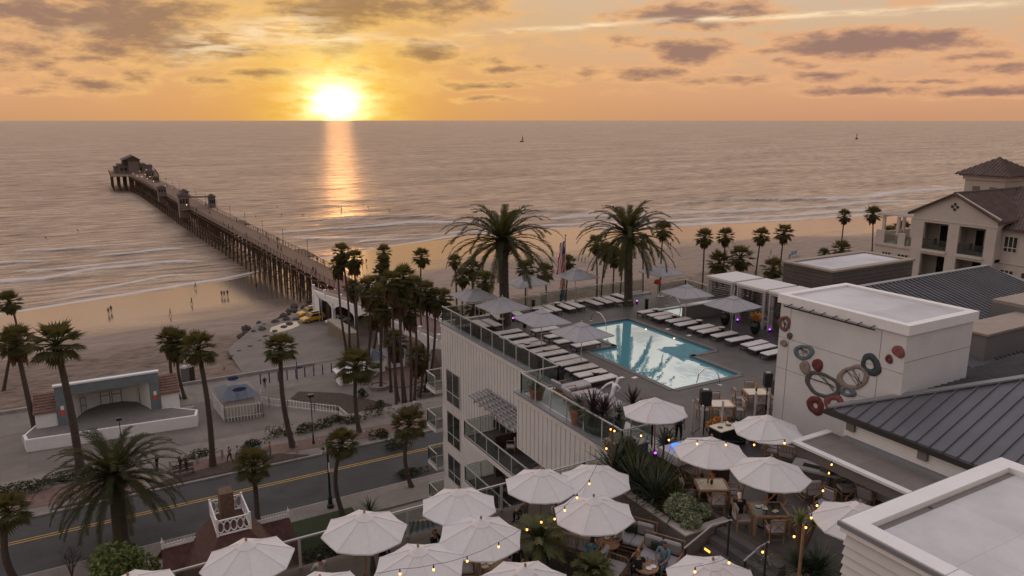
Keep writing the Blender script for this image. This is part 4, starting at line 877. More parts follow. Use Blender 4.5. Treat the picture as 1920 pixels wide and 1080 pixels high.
# ================= lounge terrace (one metre lower) =================
tag(MB().prism([(-6,8),(18.05,8),(18.05,14.6),(17.2,17.8),(17.2,24.0),(19.2,24.0),(19.2,24.4),(-6,24.4)], LZ-.4, LZ).build('lounge_deck', M['deckwood']), 'dark boarded lounge terrace one step below the pool deck', kind='structure')
tag(MB().box(-6, 17.0, 8, 24.1, 10, LZ-.42).build('terrace_wing', M['siding']), 'white building wing carrying the lounge terrace', 'building')
st = thing('stair', (18.5,16.2,LZ), 'short flight of dark stone steps down to the lounge terrace', 'stairs')
for k in range(4): MB().box(17.55+.35*k, 18.95, 14.9, 17.75, LZ+.002+.25*k, LZ+.25*(k+1)-.004).build('step', M['coping'], st)
for i, (p, q, r_) in enumerate([((1283,1028),(1335,985),(1372,975)),((1395,1052),(1425,1025),(1442,1016))]):
    a, b, c = at(*p, LZ+1.0), at(*q, LZ+1.5), at(*r_, DZ+.95); t = thing('handrail', (a[0],a[1],LZ), ['steel stair handrail beside the planter','steel stair handrail on the near side of the steps'][i], 'handrail')
    MB().tube([a,b,c], .03, 8).build('rail', M['railmetal'], t); MB().beam((c[0]-.1,c[1],LZ+.6), (c[0]-.1,c[1],c[2]), .05).build('post', M['darkmetal'], t); MB().beam((a[0]+.05,a[1],LZ), (a[0]+.05,a[1],a[2]), .05).build('post', M['darkmetal'], t)
glass_rail([(-5,24.3),(17.3,24.3),(20.0,24.15)], LZ, 1.15, 'long glass railing along the street edge of the lounge terrace', post=2.05, pw=.09)
pw_ = thing('planter', (18,20.5,LZ), 'raised grey planter wall full of dark spiky plants', 'planter')
q = MB(); q.box(17.2,17.42,17.85,23.6,LZ,DZ+.06); q.box(17.42,19.2,17.85,18.05,LZ,DZ+.06); q.box(19.0,19.2,18.05,23.6,LZ,DZ+.05); q.box(17.42,19.0,23.4,23.6,LZ,DZ+.05); q.build('wall', M['stuccodark'], pw_)
q = MB(); q.box(17.14,17.46,17.79,23.66,DZ+.06,DZ+.12); q.box(17.46,19.26,17.79,18.09,DZ+.06,DZ+.12); q.build('coping', M['stucco'], pw_)
MB().box(17.42,19.0,18.05,23.4,DZ-.1,DZ+.1).build('soil', M['soil'], pw_)
# ================= art tower =================
AX0, AX1, AY0, AY1, AZ = 27.1, 31.85, 16.66, 23.06, 34.22
art = thing('stair_tower', (AX0,AY0,DZ), 'white stucco stair tower hung with coloured ring sculptures', 'building')
w_ = MB().box(AX0+.12, AX1-.12, AY0+.12, AY1-.12, DZ-2, AZ-.35); w_.build('wall', M['artwall'], art)
f_ = MB(); f_.box(AX0,AX1,AY0,AY0+.35,AZ-.4,AZ); f_.box(AX0,AX1,AY1-.35,AY1,AZ-.4,AZ); f_.box(AX0,AX0+.35,AY0+.35,AY1-.35,AZ-.4,AZ); f_.box(AX1-.35,AX1,AY0+.35,AY1-.35,AZ-.4,AZ); f_.build('parapet', M['white'], art)
MB().box(AX0+.35,AX1-.35,AY0+.35,AY1-.35,AZ-.25,AZ-.10).build('roof', M['roofwhite'], art)
s_ = MB(); s_.box(AX0+.114,AX0+.12,AY0+.12,AY1-.12,32.2,32.22); s_.box(AX0+.113,AX0+.12,22.34,22.36,DZ,AZ-.4); s_.box(AX0+.113,AX0+.12,17.84,17.86,DZ,AZ-.4); s_.box(AX0+.12,AX1-.12,AY0+.114,AY0+.12,32.66,32.68); s_.box(AX0+.115,AX0+.12,AY0+.12,AY1-.12,30.72,30.74); s_.build('joint', M['cap'], art)
lb = thing('light_bar', (AX0,20,33.7), 'long black picture-light bar along the top of the art wall', 'lamp')
MB().beam((AX0-.24,22.47,33.79), (AX0-.24,17.93,33.79), .06).build('bar', M['darkmetal'], lb)
for k in range(8): MB().beam((AX0-.24,22.3-.59*k,33.81), (AX0+.12,22.2-.59*k,33.94), .03).build('arm', M['darkmetal'], lb)
def ring(px, py, w, h, hole, m, label, tilt=0., cross=False, seed=0, hole_off=(0,0)):
    c = atx(px, py, AX0); dep = (c[0]*math.sin(YAW)+c[1]*math.cos(YAW))*math.cos(TILT)+(CH-c[2])*math.sin(TILT)
    cosv = abs(math.cos(math.atan2(c[1], c[0]))); A = w/2/1400*dep/max(.45, math.cos(YAW)*.62+.30); B = h/2/1400*dep*1.03
    g = random.Random(seed); t = thing('wall_sculpture', (AX0-.02,c[1],c[2]), label, 'wall art', 'ring sculptures on the white tower'); n = 28; ph = [g.uniform(0,6.28) for _ in range(3)]
    def rad(a, base): return base*(1+.07*math.sin(2*a+ph[0])+.05*math.sin(3*a+ph[1])+.02*math.sin(7*a+ph[2]))
    V = []; prof = [(1.,0),(1.,.03),(.96,.05),((1+hole)/2,.055),(hole*1.05+.02,.05),(hole,.01)] if hole else [(1.,0),(1.,.05),(.8,.09),(.4,.07),(.12,.06),(.02,.06)]
    for r_, d_ in prof:
        for k in range(n):
            a = 2*math.pi*k/n; yy_ = -math.cos(a)*A*rad(a, r_)+(hole_off[0]*A if r_ <= hole*1.1 else 0); z_ = math.sin(a)*B*rad(a, r_)
            ca, sa = math.cos(tilt), math.sin(tilt); V.append((AX0+.118-d_, c[1]+yy_*ca-z_*sa, c[2]+yy_*sa+z_*ca))
    F_ = [(i*n+k, i*n+(k+1) % n, (i+1)*n+(k+1) % n, (i+1)*n+k) for i in range(len(prof)-1) for k in range(n)]
    MB().add(V, F_).build('ring', m, t, smooth=True)
    if cross:
        x = MB()
        for k in range(5): a = g.uniform(0, 3.14); b = a+g.uniform(1.8, 3.4); x.beam((AX0+.06, c[1]+A*hole*math.cos(a), c[2]+B*hole*math.sin(a)), (AX0+.06, c[1]+A*hole*math.cos(b), c[2]+B*hole*math.sin(b)), .016)
        x.build('cord', M['darkmetal'], t)
ring(1468,607,22,31,.55,M['artbrown'],'rust-brown ring with cord, leftmost on the tower wall',0,True,1)
ring(1478,630,10,12,0,M['artdark'],'small dark grey disc below the rust ring',0,False,2)
ring(1467,644,13,14,0,M['artbeige'],'small beige disc near the left edge of the tower',0,False,3)
ring(1504,661,37,30,.55,M['artblue'],'pale blue-grey ring with cross cords, tilted',-.35,True,4)
ring(1507,690,21,24,0,M['artbeige'],'beige fan-textured disc left of the red one',0,False,5)
ring(1530,685,21,22,0,M['artred'],'round dark red disc beside the beige fan disc',0,False,6)
ring(1539,722,64,50,.72,M['artdark'],'largest dark grey ring with crossed cords, lower middle',-.1,True,7)
ring(1597,708,58,46,.64,M['artbeige'],'large beige rope ring with crossed cords, right of the dark one',-.55,True,8)
ring(1586,735,30,20,.35,M['artblue'],'small blue oval tucked under the beige ring',-.2,False,9)
ring(1630,685,36,40,.42,M['artteal'],'dark teal blob ring with off-centre hole, right side',0,False,10,(.15,0))
ring(1664,674,12,17,.2,M['artred'],'small dark red oval between the teal ring and the pink disc',0,False,11)
ring(1682,660,21,22,0,M['artpink'],'dusty pink round disc at the right edge of the tower wall',0,False,12)
ring(1526,761,30,38,.28,M['artred'],'dark red ring with small hole, lowest on the wall',.1,False,13)
ring(1561,758,34,42,.4,M['artpink'],'red ring half hidden by the metal roof corner',.2,False,14)
# ================= roofs on the right =================
def ribs(mb, p0, p1, q0, q1, n, h=.05, w=.045):
    """n raised seams from the edge p0-p1 to the edge q0-q1"""
    for k in range(n+1):
        a = Vector(p0).lerp(Vector(p1), k/n); b = Vector(q0).lerp(Vector(q1), k/n); mb.beam(a+Vector((0,0,h/2)), b+Vector((0,0,h/2)), w, h)
EX, EY, EZ, KS = 25.42, 18.65, 30.5, .402
near = thing('seamed_roof_building', (26,12,DZ), 'restaurant building with dark standing-seam hip roof in the right foreground', 'building')
m8 = 14.; r = MB(); P0 = (EX,EY,EZ); P1 = (EX,EY-34,EZ); T0 = (EX+m8,EY-m8,EZ+KS*m8); T1 = (EX+m8,EY-34,EZ+KS*m8); B1 = (EX+60,EY,EZ); TB = (EX+60,EY-m8,EZ+KS*m8)
r.slab([P0,P1,T1,T0], .12); r.slab([P0,T0,TB,B1], .12)
sl2 = Vector((0,1.15,-.46)); r.build('roof', M['roofmetal'], near)
rb = MB()
for k in range(60):
    y = EY-.3-k*.50; m_x = min(m8, EY-y); rb.beam((EX-.02,y,EZ+.03), (EX+m_x,y,EZ+KS*m_x+.03), .04, .06)
for k in range(34):
    x = EX+.5+k*.45; m_x = min(m8, x-EX); ex_ = 0.; rb.beam((x,EY+ex_,EZ-.4*ex_+.02), (x,EY-m_x,EZ+KS*m_x+.03), .04, .06)
rb.build('standing_seam', M['roofmetal'], near)
MB().beam((EX,EY,EZ+.06), (EX+m8,EY-m8,EZ+KS*m8+.06), .30, .07).build('hip_cap', M['cap'], near)
g_ = MB(); g_.box(EX-.14,EX,EY-34,EY+.02,EZ-.24,EZ-.02); g_.box(EX-.14,EX+30,EY+.02,EY+.16,EZ-.24,EZ-.1); g_.build('gutter', M['darkmetal'], near)
MB().box(25.6,60,-14,17.95,DZ,EZ-.12).build('wall', M['white'], near)
s_ = MB()
for z in np.arange(29.6, 30.3, .11): s_.box(25.575,25.6,-14,17.9,z,z+.085)
s_.build('wall_boards', M['white'], near)
for y in (17.6, 14.6, 11.6): MB().box(EX+.02,25.6,y-.18,y+.18,EZ-.62,EZ-.26).build('bracket', M['stuccodark'], near)
aw = thing('flat_canopy', (23.5,12,29), 'flat white canopy roof shading the chairs below', 'canopy')
MB().box(23.5,25.57,-12,18.55,28.95,29.42).build('slab', M['stuccodark'], aw); q = MB(); q.box(23.35,23.62,-12,18.7,29.42,29.52); q.box(23.62,25.57,18.43,18.7,29.42,29.52); q.build('edge_trim', M['white'], aw)
MB().box(23.62,25.57,-12,18.43,29.42,29.46).build('roof', M['concrete'], aw); MB().box(25.2,25.57,-12,17.8,29.46,29.6).build('flashing', M['cap'], aw)
MB().box(24.8,25.2,17.8,18.3,DZ,28.95).build('post', M['stuccodark'], aw)
wr = thing('white_roof_block', (14.3,9.87,DZ), 'flat white-roofed block with lap siding, cropped by the lower right corner', 'building')
MB().box(14.42,20.9,-14,9.77,10,32.72).build('wall', M['siding'], wr)
q = MB()
for z in np.arange(24, 32.6, .24): q.add([(14.42,-14,z+.2),(14.42,9.77,z+.2),(14.36,9.80,z),(14.36,-14,z),(14.42,-14,z),(14.42,9.77,z)], [(0,1,2,3),(3,2,5,4)])
q.build('lap_boards', M['siding'], wr)
q = MB(); q.box(14.3,14.75,-14,9.87,32.72,33.0); q.box(14.75,20.97,9.42,9.87,32.72,33.0); q.box(20.5,20.97,-14,9.42,32.72,33.0); q.build('parapet', M['white'], wr)
MB().box(14.75,20.5,-14,9.42,32.7,32.85).build('roof', M['roofwhite'], wr); q = MB(); q.box(14.76,14.92,-14,9.41,32.851,32.858); q.box(14.92,20.49,9.25,9.41,32.851,32.858); q.build('gutter_strip', M['concrete'], wr)
for dx_, dy_ in ((14.84,8.2),(14.84,6.1),(16.9,9.33)): MB().lathe([(.05,0),(.05,.012)], 10, (dx_,dy_,32.859)).build('roof_drain', M['darkmetal'], wr)
for dy_ in (7.4,4.6): MB().box(14.302,14.748,dy_,dy_+.012,33.0,33.004).build('parapet_joint', M['cap'], wr)
q = MB(); q.box(14.25,14.3,-14,9.92,32.86,32.97); q.box(14.3,21.0,9.87,9.92,32.86,32.97); q.build('drip_edge', M['cap'], wr)
r2 = thing('grey_hip_roof_block', (41,22,DZ), 'large grey ribbed metal roof behind the white tower', 'building')
def z2(y): return 32-.28*(28.3-y)
q = MB(); q.slab([(40.6,28.3,32.0),(54.3,28.3,32.0),(54.3,17,z2(17)),(38.5,17,z2(17)),(38.0,24,z2(24))], .15); q.slab([(40.6,28.3,32.0),(54.3,28.3,32.0),(54.3,32,30.9),(38.6,32,30.9)], .15); q.build('roof', M['roofmetal'], r2)
q = MB()
for x in np.arange(40.7, 54.4, .42): q.beam((x,28.2,32.03), (x,17.2,z2(17.2)+.03), .06, .09)
q.build('standing_seam', M['roofmetal'], r2); MB().beam((40.4,28.35,32.05),(54.5,28.35,32.05), .3, .08).build('ridge_cap', M['cap'], r2)
MB().slab([(54.3,28.3,31.97),(54.3,17,z2(17)-.03),(60,17,z2(17)-1.6),(60,28.3,30.4)],.1).build('roof', M['roofmetal'], r2); MB().box(38.2,54.3,17.3,31.5,DZ-2,28.6).build('wall', M['stuccodark'], r2)
bk = thing('parapet_block', (40,20.9,DZ), 'taupe parapet block with pale top beside the white tower', 'building')
MB().box(39.6,46,20.2,21.9,DZ,31.1).build('wall', M['stuccodark'], bk); MB().box(39.5,46.1,20.1,22.0,31.1,31.22).build('cap', M['tanboard'], bk)
MB().box(45.9,54,21.2,23.4,DZ,31.5).build('wall', M['stuccodark'], bk); MB().box(46.12,54,21.1,23.5,31.5,31.62).build('cap', M['tanboard'], bk)
bb = thing('brown_rooftop_block', (48,36,DZ), 'brown lap-boarded rooftop block with white sunken roof', 'building')
MB().box(47.9,57.7,35.9,40.4,DZ-6,30.85).build('wall', M['brownbox'], bb); q = MB()
for z in np.arange(27.6, 30.8, .3): q.box(47.86,57.74,35.86,40.44,z,z+.26)
q.build('lap_boards', M['brownbox'], bb)
q = MB(); q.box(47.75,48.35,35.75,40.55,30.86,31.0); q.box(57.3,57.85,35.75,40.55,30.86,31.0); q.box(48.35,57.3,35.75,36.3,30.86,31.0); q.box(48.35,57.3,40.0,40.55,30.86,31.0); q.build('capping', M['tanboard'], bb)
MB().box(48.35,57.3,36.3,40.0,30.3,30.88).build('roof', M['roofwhite'], bb)
sr = thing('low_seamed_roof', (50,32,DZ), 'small low grey hip roof between the brown block and the ribbed roof', 'building')
MB().add([(45,30.2,29.2),(58,30.2,29.2),(58,35.6,29.2),(45,35.6,29.2),(48,32.9,30.3),(57,32.9,30.3)], [(0,1,5,4),(1,2,5),(2,3,4,5),(3,0,4),(3,2,1,0)]).build('roof', M['roofmetal'], sr); MB().box(45.4,57.6,30.5,35.4,DZ-4,29.2).build('wall', M['stuccodark'], sr)
# ================= resort building at the far right =================
med = thing('resort_building', (75,43,10), 'cream stucco resort with clay-tiled gables, recessed balconies and a tower', 'building')
FX = 75.; ye, yw, za, zr = 38.7, 47.1, 32.7, 34.75; ym = (ye+yw)/2+.05
gz = MB()       # gable front with four loggia openings
ops = [(43.35,45.9),(39.7,42.25)]; lv = [(28.95,31.72),(25.2,28.45),(21.5,24.7),(17.8,21.)]
ysl = sorted({ye,yw,*[v for o in ops for v in o]}); zsl = sorted({10.,za,*[v for o in lv for v in o]})
for a, b in zip(ysl[:-1], ysl[1:]):
    for c, d in zip(zsl[:-1], zsl[1:]):
        y, z = (a+b)/2, (c+d)/2
        if any(o[0] < y < o[1] for o in ops) and any(l[0] < z < l[1] for l in lv): continue
        gz.box(FX, FX+.35, a, b, c, d)
gz.add([(FX,ye,za),(FX,yw,za),(FX,ym,zr),(FX+.35,ye,za),(FX+.35,yw,za),(FX+.35,ym,zr)], [(0,1,2),(3,5,4),(0,3,4,1),(1,4,5,2),(2,5,3,0)])
gz.box(FX+.35, FX+24, yw-.35, yw, 10, za); gz.box(FX+2.4, FX+2.6, ye, yw-.35, 10, za); gz.box(FX+.35, FX+2.4, ye, ye+.3, 10, za); gz.box(FX+.35, FX+2.4, ym-.2, ym+.2, 10, za)
for l in lv: gz.box(FX+.351, FX+2.4, ye, yw-.35, l[0]-.45, l[0]-.12)
gz.box(FX+1.2, FX+24, 8, ye, 10, 31.9); gz.build('wall', M['stucco'], med)
tr_ = MB(); tr_.box(FX-.07,FX,ye-.1,yw+.1,31.95,32.1); tr_.box(FX+1.13,FX+1.2,8,ye,31.75,31.95); tr_.box(FX+1.1,FX+1.2,8,ye,28.5,28.62)
for s in (ye, yw): tr_.beam((FX-.08,s+(-.25 if s == ye else .25),za-.05), (FX-.08,ym,zr+.06), .2, .3)
for l in lv:
    for o in ops: tr_.box(FX-.16,FX-.001,o[0]-.05,o[1]+.05,l[0]-.26,l[0]-.05)
tr_.build('trim', M['trimcream'], med)
q = MB()
for dy_, dz_ in ((0,.26),(.26,0),(-.26,0),(0,-.26)): q.lathe([(.16,0),(.16,.05)], 10, (0,0,0)); n_ = 20; q.v[-n_:] = [(FX-.03-v[2]*.2, ym+dy_+v[0], 33.55+dz_+v[1]) for v in q.v[-n_:]]
q.build('gable_vent', M['darkwin'], med)
for l in lv[:3]:
    for o in ops:
        window(med, FX+2.38, o[0]+.4, o[1]-.35, l[0], l[1]-.45, 2, 0, .09, fm='trimcream')
        q = MB(); q.box(FX+.1,FX+.13,o[0],o[1],l[0],l[0]+1.0); gp = q.build('balcony_glass', M['glassrail'], med); MB().box(FX+.08,FX+.14,o[0],o[1],l[0]+1.0,l[0]+1.05).build('balcony_rail', M['darkmetal'], med)
        ct = MB(); cyy = o[0]+.9; ct.lathe([(.4,.7),(.4,.74)], 10, (FX+1.2,cyy,l[0])); ct.tube([(FX+1.2,cyy,l[0]),(FX+1.2,cyy,l[0]+.72)], .04, 6); ct.obox((FX+1.2,cyy+.9,l[0]+.42),(.5,.5,.06)); ct.obox((FX+1.4,cyy+1.1,l[0]+.7),(.5,.06,.55)); tag(ct.build('balcony_table', M['darkmetal'], med))
for z0 in (29.65, 26.4, 23.2):
    for yy_ in (37.4, 35.5, 33.0, 30.5, 28.0): window(med, FX+1.17, yy_-.1, yy_+1.1, z0, z0+1.5, 3, .28, .08, fm='trimcream')
def tiled(mb, a, b, c, d, n):    # quad a-b eave, d-c ridge with rolled tiles as ridges
    mb.slab([a,b,c,d], .14)
    for k in range(n+1):
        p = Vector(a).lerp(Vector(b), k/n); q_ = Vector(d).lerp(Vector(c), k/n); mb.tube([p+Vector((0,0,.03)), q_+Vector((0,0,.03))], .075, 5, cap=False)
rf = MB(); ov = .45; RX = FX+12
tiled(rf, (FX-.4,ye-ov,za-.2), (RX,ye-ov,za-.2), (RX,ym,zr+.12), (FX-.4,ym,zr+.12), 46); tiled(rf, (FX-.4,yw+ov,za-.2), (RX+12,yw+ov,za-.2), (RX+12,ym,zr+.12), (FX-.4,ym,zr+.12), 60)
tiled(rf, (FX+.7,7,31.85), (FX+.7,ye-.2,31.85), (FX+11,ye+4.,35.1), (FX+11,7,35.1), 110); rf.quad((FX+11,7,35.1),(FX+11,ye+4,35.1),(FX+24,ye+4,31.9),(FX+24,7,31.9)); rf.build('roof', M['tile'], med)
MB().tube([(FX-.4,ym,zr+.2),(RX+3,ym,zr+.2)], .12, 6).build('ridge_tiles', M['tile'], med)
tw = MB().box(85.1,89.8,43.8,48.0,30,35.9); tw.build('tower_wall', M['stucco'], med); q = MB(); q.box(84.9,90,43.6,48.2,35.6,35.98); q.box(84.6,90.3,43.3,48.5,35.98,36.15); q.build('tower_cornice', M['trimcream'], med)
q = MB(); c_ = [(84.2,42.9,36.16),(90.7,42.9,36.16),(90.7,48.9,36.16),(84.2,48.9,36.16)]; ap = (87.4,45.9,38.0)
for k in range(4):
    a, b = c_[k], c_[(k+1) % 4]; q.add([a,b,ap], [(0,1,2)])
    for j in range(1, 16):
        f = j/16; p = Vector(a).lerp(Vector(b), f); e = Vector(a if f < .5 else b).lerp(Vector(ap), 1-abs(2*f-1)) ; h_ = Vector(ap)-(Vector(a)+Vector(b))/2; q.tube([p, p+h_*(1-abs(2*f-1))], .09, 5, cap=False)
q.quad(*c_[::-1]); q.build('tower_roof', M['tile'], med)
for yy_ in (44.9, 46.7): MB().box(85.06,85.1,yy_-.4,yy_+.4,33.4,34.9).build('tower_niche', M['stuccodark'], med)
wg = MB(); wg.box(75.6,98,47.1,51.6,10,28.75); wg.box(75.45,98,47.1,51.75,28.55,28.8); wg.box(75.6,76.0,50.6,51.6,28.8,30.2); wg.box(75.6,76.0,48.2,49.0,28.8,30.1); wg.box(76,98,51.35,51.6,28.8,29.9); wg.build('terrace_wing', M['stucco'], med)
q = MB(); q.box(75.75,75.78,49.0,50.6,28.85,29.8); q.box(75.75,75.78,47.2,48.2,28.85,29.8); q.build('terrace_glass', M['glassrail'], med)
for a, b in ((49.6,50.6),(47.6,48.8)): window(med, 75.57, a, b, 26.5, 27.9, 3, 0, .07, fm='trimcream')
pr_ = MB()
for x, y in ((76.4,51.3),(76.4,49.6),(80,51.3),(84,51.3),(76.4,48.0)): pr_.box(x-.14,x+.14,y-.14,y+.14,28.8,31.75)
pr_.box(75.9,86,51.1,51.4,31.6,31.85); pr_.box(75.9,86,47.3,47.5,31.6,31.85)
for x in np.arange(75.9, 86, .42): pr_.box(x,x+.1,47.0,52.0,31.86,32.0)
pr_.build('pergola', M['trimcream'], med)
far = thing('distant_villa', (112,60,10), 'small tiled gable house peeking out at the right edge behind the tower', 'house')
fb = atx(1916,352,112); MB().box(112,124,fb[1]-7,fb[1]+.6,10,fb[2]-.3).build('wall', M['stucco'], far)
q = MB(); yb = fb[1]; zb = fb[2]; q.add([(111.6,yb-7.4,zb-.3),(111.6,yb+1.,zb-.3),(124,yb+1.,zb-.3),(124,yb-7.4,zb-.3),(111.6,yb-3.2,zb+1.9),(124,yb-3.2,zb+1.9)], [(0,1,4),(1,2,5,4),(2,3,5),(3,0,4,5)]); q.build('roof', M['tile'], far)
# ================= umbrellas =================
def canopy_mesh(n, r, rise, phi, sag=.05, vent=True, square=False):
    mb = MB(); rad = []
    N_ = 8
    for k in range(N_):
        a = phi+2*math.pi*k/N_
        rr = r if not square else r/max(abs(math.cos(a-phi)), abs(math.sin(a-phi)))
        rad.append((a, rr))
    rings = [(.16, -.10), (.42, -.38), (.72, -.70), (1., -1.)]
    V = []
    for f, d in rings:
        for k in range(N_):
            a, rr = rad[k]; a2, r2 = rad[(k+1) % N_]
            zc = d*rise; V.append((math.cos(a)*rr*f, math.sin(a)*rr*f, zc))
            mx_, my_ = (math.cos(a)*rr+math.cos(a2)*r2)/2*f, (math.sin(a)*rr+math.sin(a2)*r2)/2*f
            V.append((mx_*(1-.012*f), my_*(1-.012*f), zc-sag*f*(1.-.45*f)))
    m = 2*N_; F_ = [(i*m+k, i*m+(k+1) % m, (i+1)*m+(k+1) % m, (i+1)*m+k) for i in range(len(rings)-1) for k in range(m)]
    n0 = len(V)
    for k in range(m): x, y, z = V[(len(rings)-1)*m+k]; V.append((x*1.002, y*1.002, z-.045))
    F_ += [((len(rings)-1)*m+k, (len(rings)-1)*m+(k+1) % m, n0+(k+1) % m, n0+k) for k in range(m)]
    mb.add(V, F_)
    return mb, rad
def umbrella_proto(name, label, r, h, rise, canvas, polemat, square, group):
    u = thing(name, (0,0,0), label, 'umbrella', group); phi = 0.
    mb, rad = canopy_mesh(8, r, rise, phi, .085 if not square else .05, square=square)
    mb.v = [(x, y, z+h) for x, y, z in mb.v]; mb.build('canopy', canvas, u)
    v = MB(); k_ = .22 if not square else .26
    V = [(0,0,h+.10)]+[(math.cos(a)*rr*k_, math.sin(a)*rr*k_, h-.10*rise/.5+.03) for a, rr in rad]+[(math.cos(a)*rr*k_, math.sin(a)*rr*k_, h-.10*rise/.5-.02) for a, rr in rad]
    v.add(V, [(0,1+k,1+(k+1) % 8) for k in range(8)]+[(1+k,9+k,9+(k+1) % 8,1+(k+1) % 8) for k in range(8)]); v.build('vent_cap', canvas, u)
    MB().tube([(0,0,.06),(0,0,h+.10)], .025 if square else .03, 8).build('pole', polemat, u)
    MB().lathe([(.035,0),(.045,.04),(.03,.08),(.0,.11)], 8, (0,0,h+.10)).build('finial', polemat, u)
    MB().lathe([(.30,0),(.30,.05),(.06,.07),(.04,.25)], 14, (0,0,0)).build('base', M['railmetal'] if square else M['darkmetal'], u)
    sm = MB()
    for a, rr in rad:
        pr_ = [Vector((math.cos(a)*rr*f, math.sin(a)*rr*f, h+d*rise+.006)) for f, d in ((.2,-.135),(.42,-.38),(.72,-.70),(1.,-1.))]
        sm.tube(pr_, .011, 4, cap=False)
    sm.build('seam', canvas, u)
    rb = MB()
    for a, rr in rad:
        rb.beam((0,0,h-.13*rise/.5), (math.cos(a)*rr*.99, math.sin(a)*rr*.99, h-rise-.03), .022); rb.beam((math.cos(a)*rr*.5, math.sin(a)*rr*.5, h-rise*.46-.04), (0,0,h-rise-.35), .016)
    rb.build('ribs', polemat, u); return Proto(u)
WU = umbrella_proto('patio_umbrella', 'white umbrella', 1.42, 2.62, .58, M['canvas'], M['teak'], False, 'white octagonal patio umbrellas')
GU = umbrella_proto('pool_umbrella', 'grey umbrella', 1.38, 2.72, .62, M['greycanvas'], M['railmetal'], True, 'grey square pool umbrellas')
wl_ = [((680,963),LZ,'white umbrella over the lawn side of the railing, second from the left'),((464,1017),LZ,'leftmost white umbrella, overlapping the red shingled roof'),((860,918),LZ,'white umbrella just in front of the lowest window column'),
 ((897,974),LZ,'white umbrella with a bulb wire across its lower right edge'),((789,1029),LZ,'white umbrella above the bottom edge with two bulbs crossing it'),((1013,881),LZ,'white umbrella below the long balconies, left of its touching neighbour'),((1117,873),LZ,'white umbrella with a bulb cable over its peak, below the batten wall'),
 ((1117,934),LZ,'white umbrella above the man in the turquoise shirt'),((982,1064),LZ,'white umbrella cut by the bottom edge near the planted palm'),((1337,1053),LZ,'white umbrella at the bottom edge beside the steps with two bulbs'),((600,1086),LZ,'white umbrella barely rising over the bottom edge beyond a guest'),
 ((1232,747),DZ,'white umbrella by the statue over the keyboard player'),((1332,820),DZ,'white umbrella above the pale dining table with two bulbs'),((1440,779),DZ,'white umbrella in front of the white art wall'),((1443,858),DZ,'white umbrella above the woman in black'),((1616,945),DZ,'white umbrella half hidden behind the white roof block'),((240,1082),LZ,'white umbrella tip at the bottom edge behind the leafy tree')]
for i, (p, z, lb_) in enumerate(wl_):
    x, y, _ = at(*p, z+2.66); o_ = WU.put((x, y, z), R(38+(-4,3,6,-2,0,5,-5,2,4,-3,0,-4,3,-6,4,2,0)[i]), lb_, (1+.02*math.sin(i*2.1), 1+.02*math.cos(i*1.7), 1.)); o_.rotation_euler.x = R((1.5,-1,0,2,-2,1,0,-1.5,1,0,0,-2,1,0,1.5,-1,0)[i])
gl_ = [((890,539),'grey umbrella nearest the sea corner, its left flank lit pink'),((943,557),'grey umbrella overlapping the left palm trunk'),((1015,581),'grey umbrella third in the street-side row, before the pool'),((1091,605),'grey umbrella overlapping the left edge of the pool'),
 ((1376,555),'grey umbrella in front of the cabanas beside flame-coloured plants'),((1288,534),'grey umbrella above the small spa'),((1241,496),'grey umbrella at the far railing touching a hanging palm frond'),((1079,503),'grey umbrella at the sea railing beside the flags'),((990,514),'grey umbrella behind the left palm trunk at the sea railing')]
for i, (p, lb_) in enumerate(gl_):
    x, y, _ = at(*p, DZ+2.76); GU.put((x, y, DZ), R((0,3,-2,2,1,-3,0,4,-4)[i]), lb_).rotation_euler.y = R((1,-1,1.5,0,-1,1,0,1,-2)[i])
# ================= loungers and tables =================
def lounger_proto():
    t = thing('sun_lounger', (0,0,0), 'lounger', 'sun lounger', 'flat white sun loungers')
    mb = MB(); mb.box(-.98,.28,-.33,.33,.30,.38); mb.box(.30,1.0,-.33,.33,.30,.385); mb.build('mattress', M['cushion'], t, bevel=.02)
    mb = MB(); mb.box(-1.0,1.02,-.35,-.31,.22,.30); mb.box(-1.0,1.02,.31,.35,.22,.30); mb.box(-1.0,-.96,-.31,.31,.22,.30); mb.box(.98,1.02,-.31,.31,.22,.30); mb.build('frame', M['darkmetal'], t)
    for x in (-.9,.92):
        for y in (-.3,.3): MB().beam((x,y,.24),(x+(-.06 if x < 0 else .06),y,0),.045).build('leg', M['darkmetal'], t)
    return Proto(t)
LG = lounger_proto()
def put_l(px, py, rz, lb_): x, y, _ = at(px, py, DZ+.38); LG.put((x, y, DZ), R(rz), lb_)
for i, p in enumerate([(1218.5,582),(1237,588),(1250,593),(1272,598.5),(1287.5,605),(1315,612),(1332,618),(1358,625.5),(1386,634),(1415,642.5),(1430,650),(1453,658.5)]):
    put_l(*p, (0,-2,1,0,2,-1,1,0,-2,2,0,1)[i], 'white sun lounger, %s from the spa in the row along the pool\'s right side' % ORD[i])
for i, p in enumerate([(952,621),(963,629.5),(982,639),(995,645.5),(1021,653.5),(1035,661),(1058,670),(1072,677.5),(1090,688),(1107,698),(1126,708)]):
    put_l(*p, (0,-2,2,0,1,-1,0,2,-1,0,1)[i], 'white sun lounger, %s from the sea in the row behind the wicker screens' % ORD[i])
for i, p in enumerate([(1022,616),(1047,627),(1065,637),(1098,643.5)]):
    put_l(*p, (-1,1,0,2)[i], 'white sun lounger on the paving left of the pool, %s from the far end' % ORD[i])
for i, p in enumerate([(901,606),(922,604),(934,592),(970,587),(1018,579),(1035,576.5),(1060,573.5),(1078,570),(1112,565.5),(1131,562),(1150,560.5),(1166,555)]):
    put_l(*p, 90+(0,2,-12,-10,0,-2,1,0,2,-1,0,2)[i], 'white sun lounger, %s from the left in the row facing the sea railing' % ORD[i])
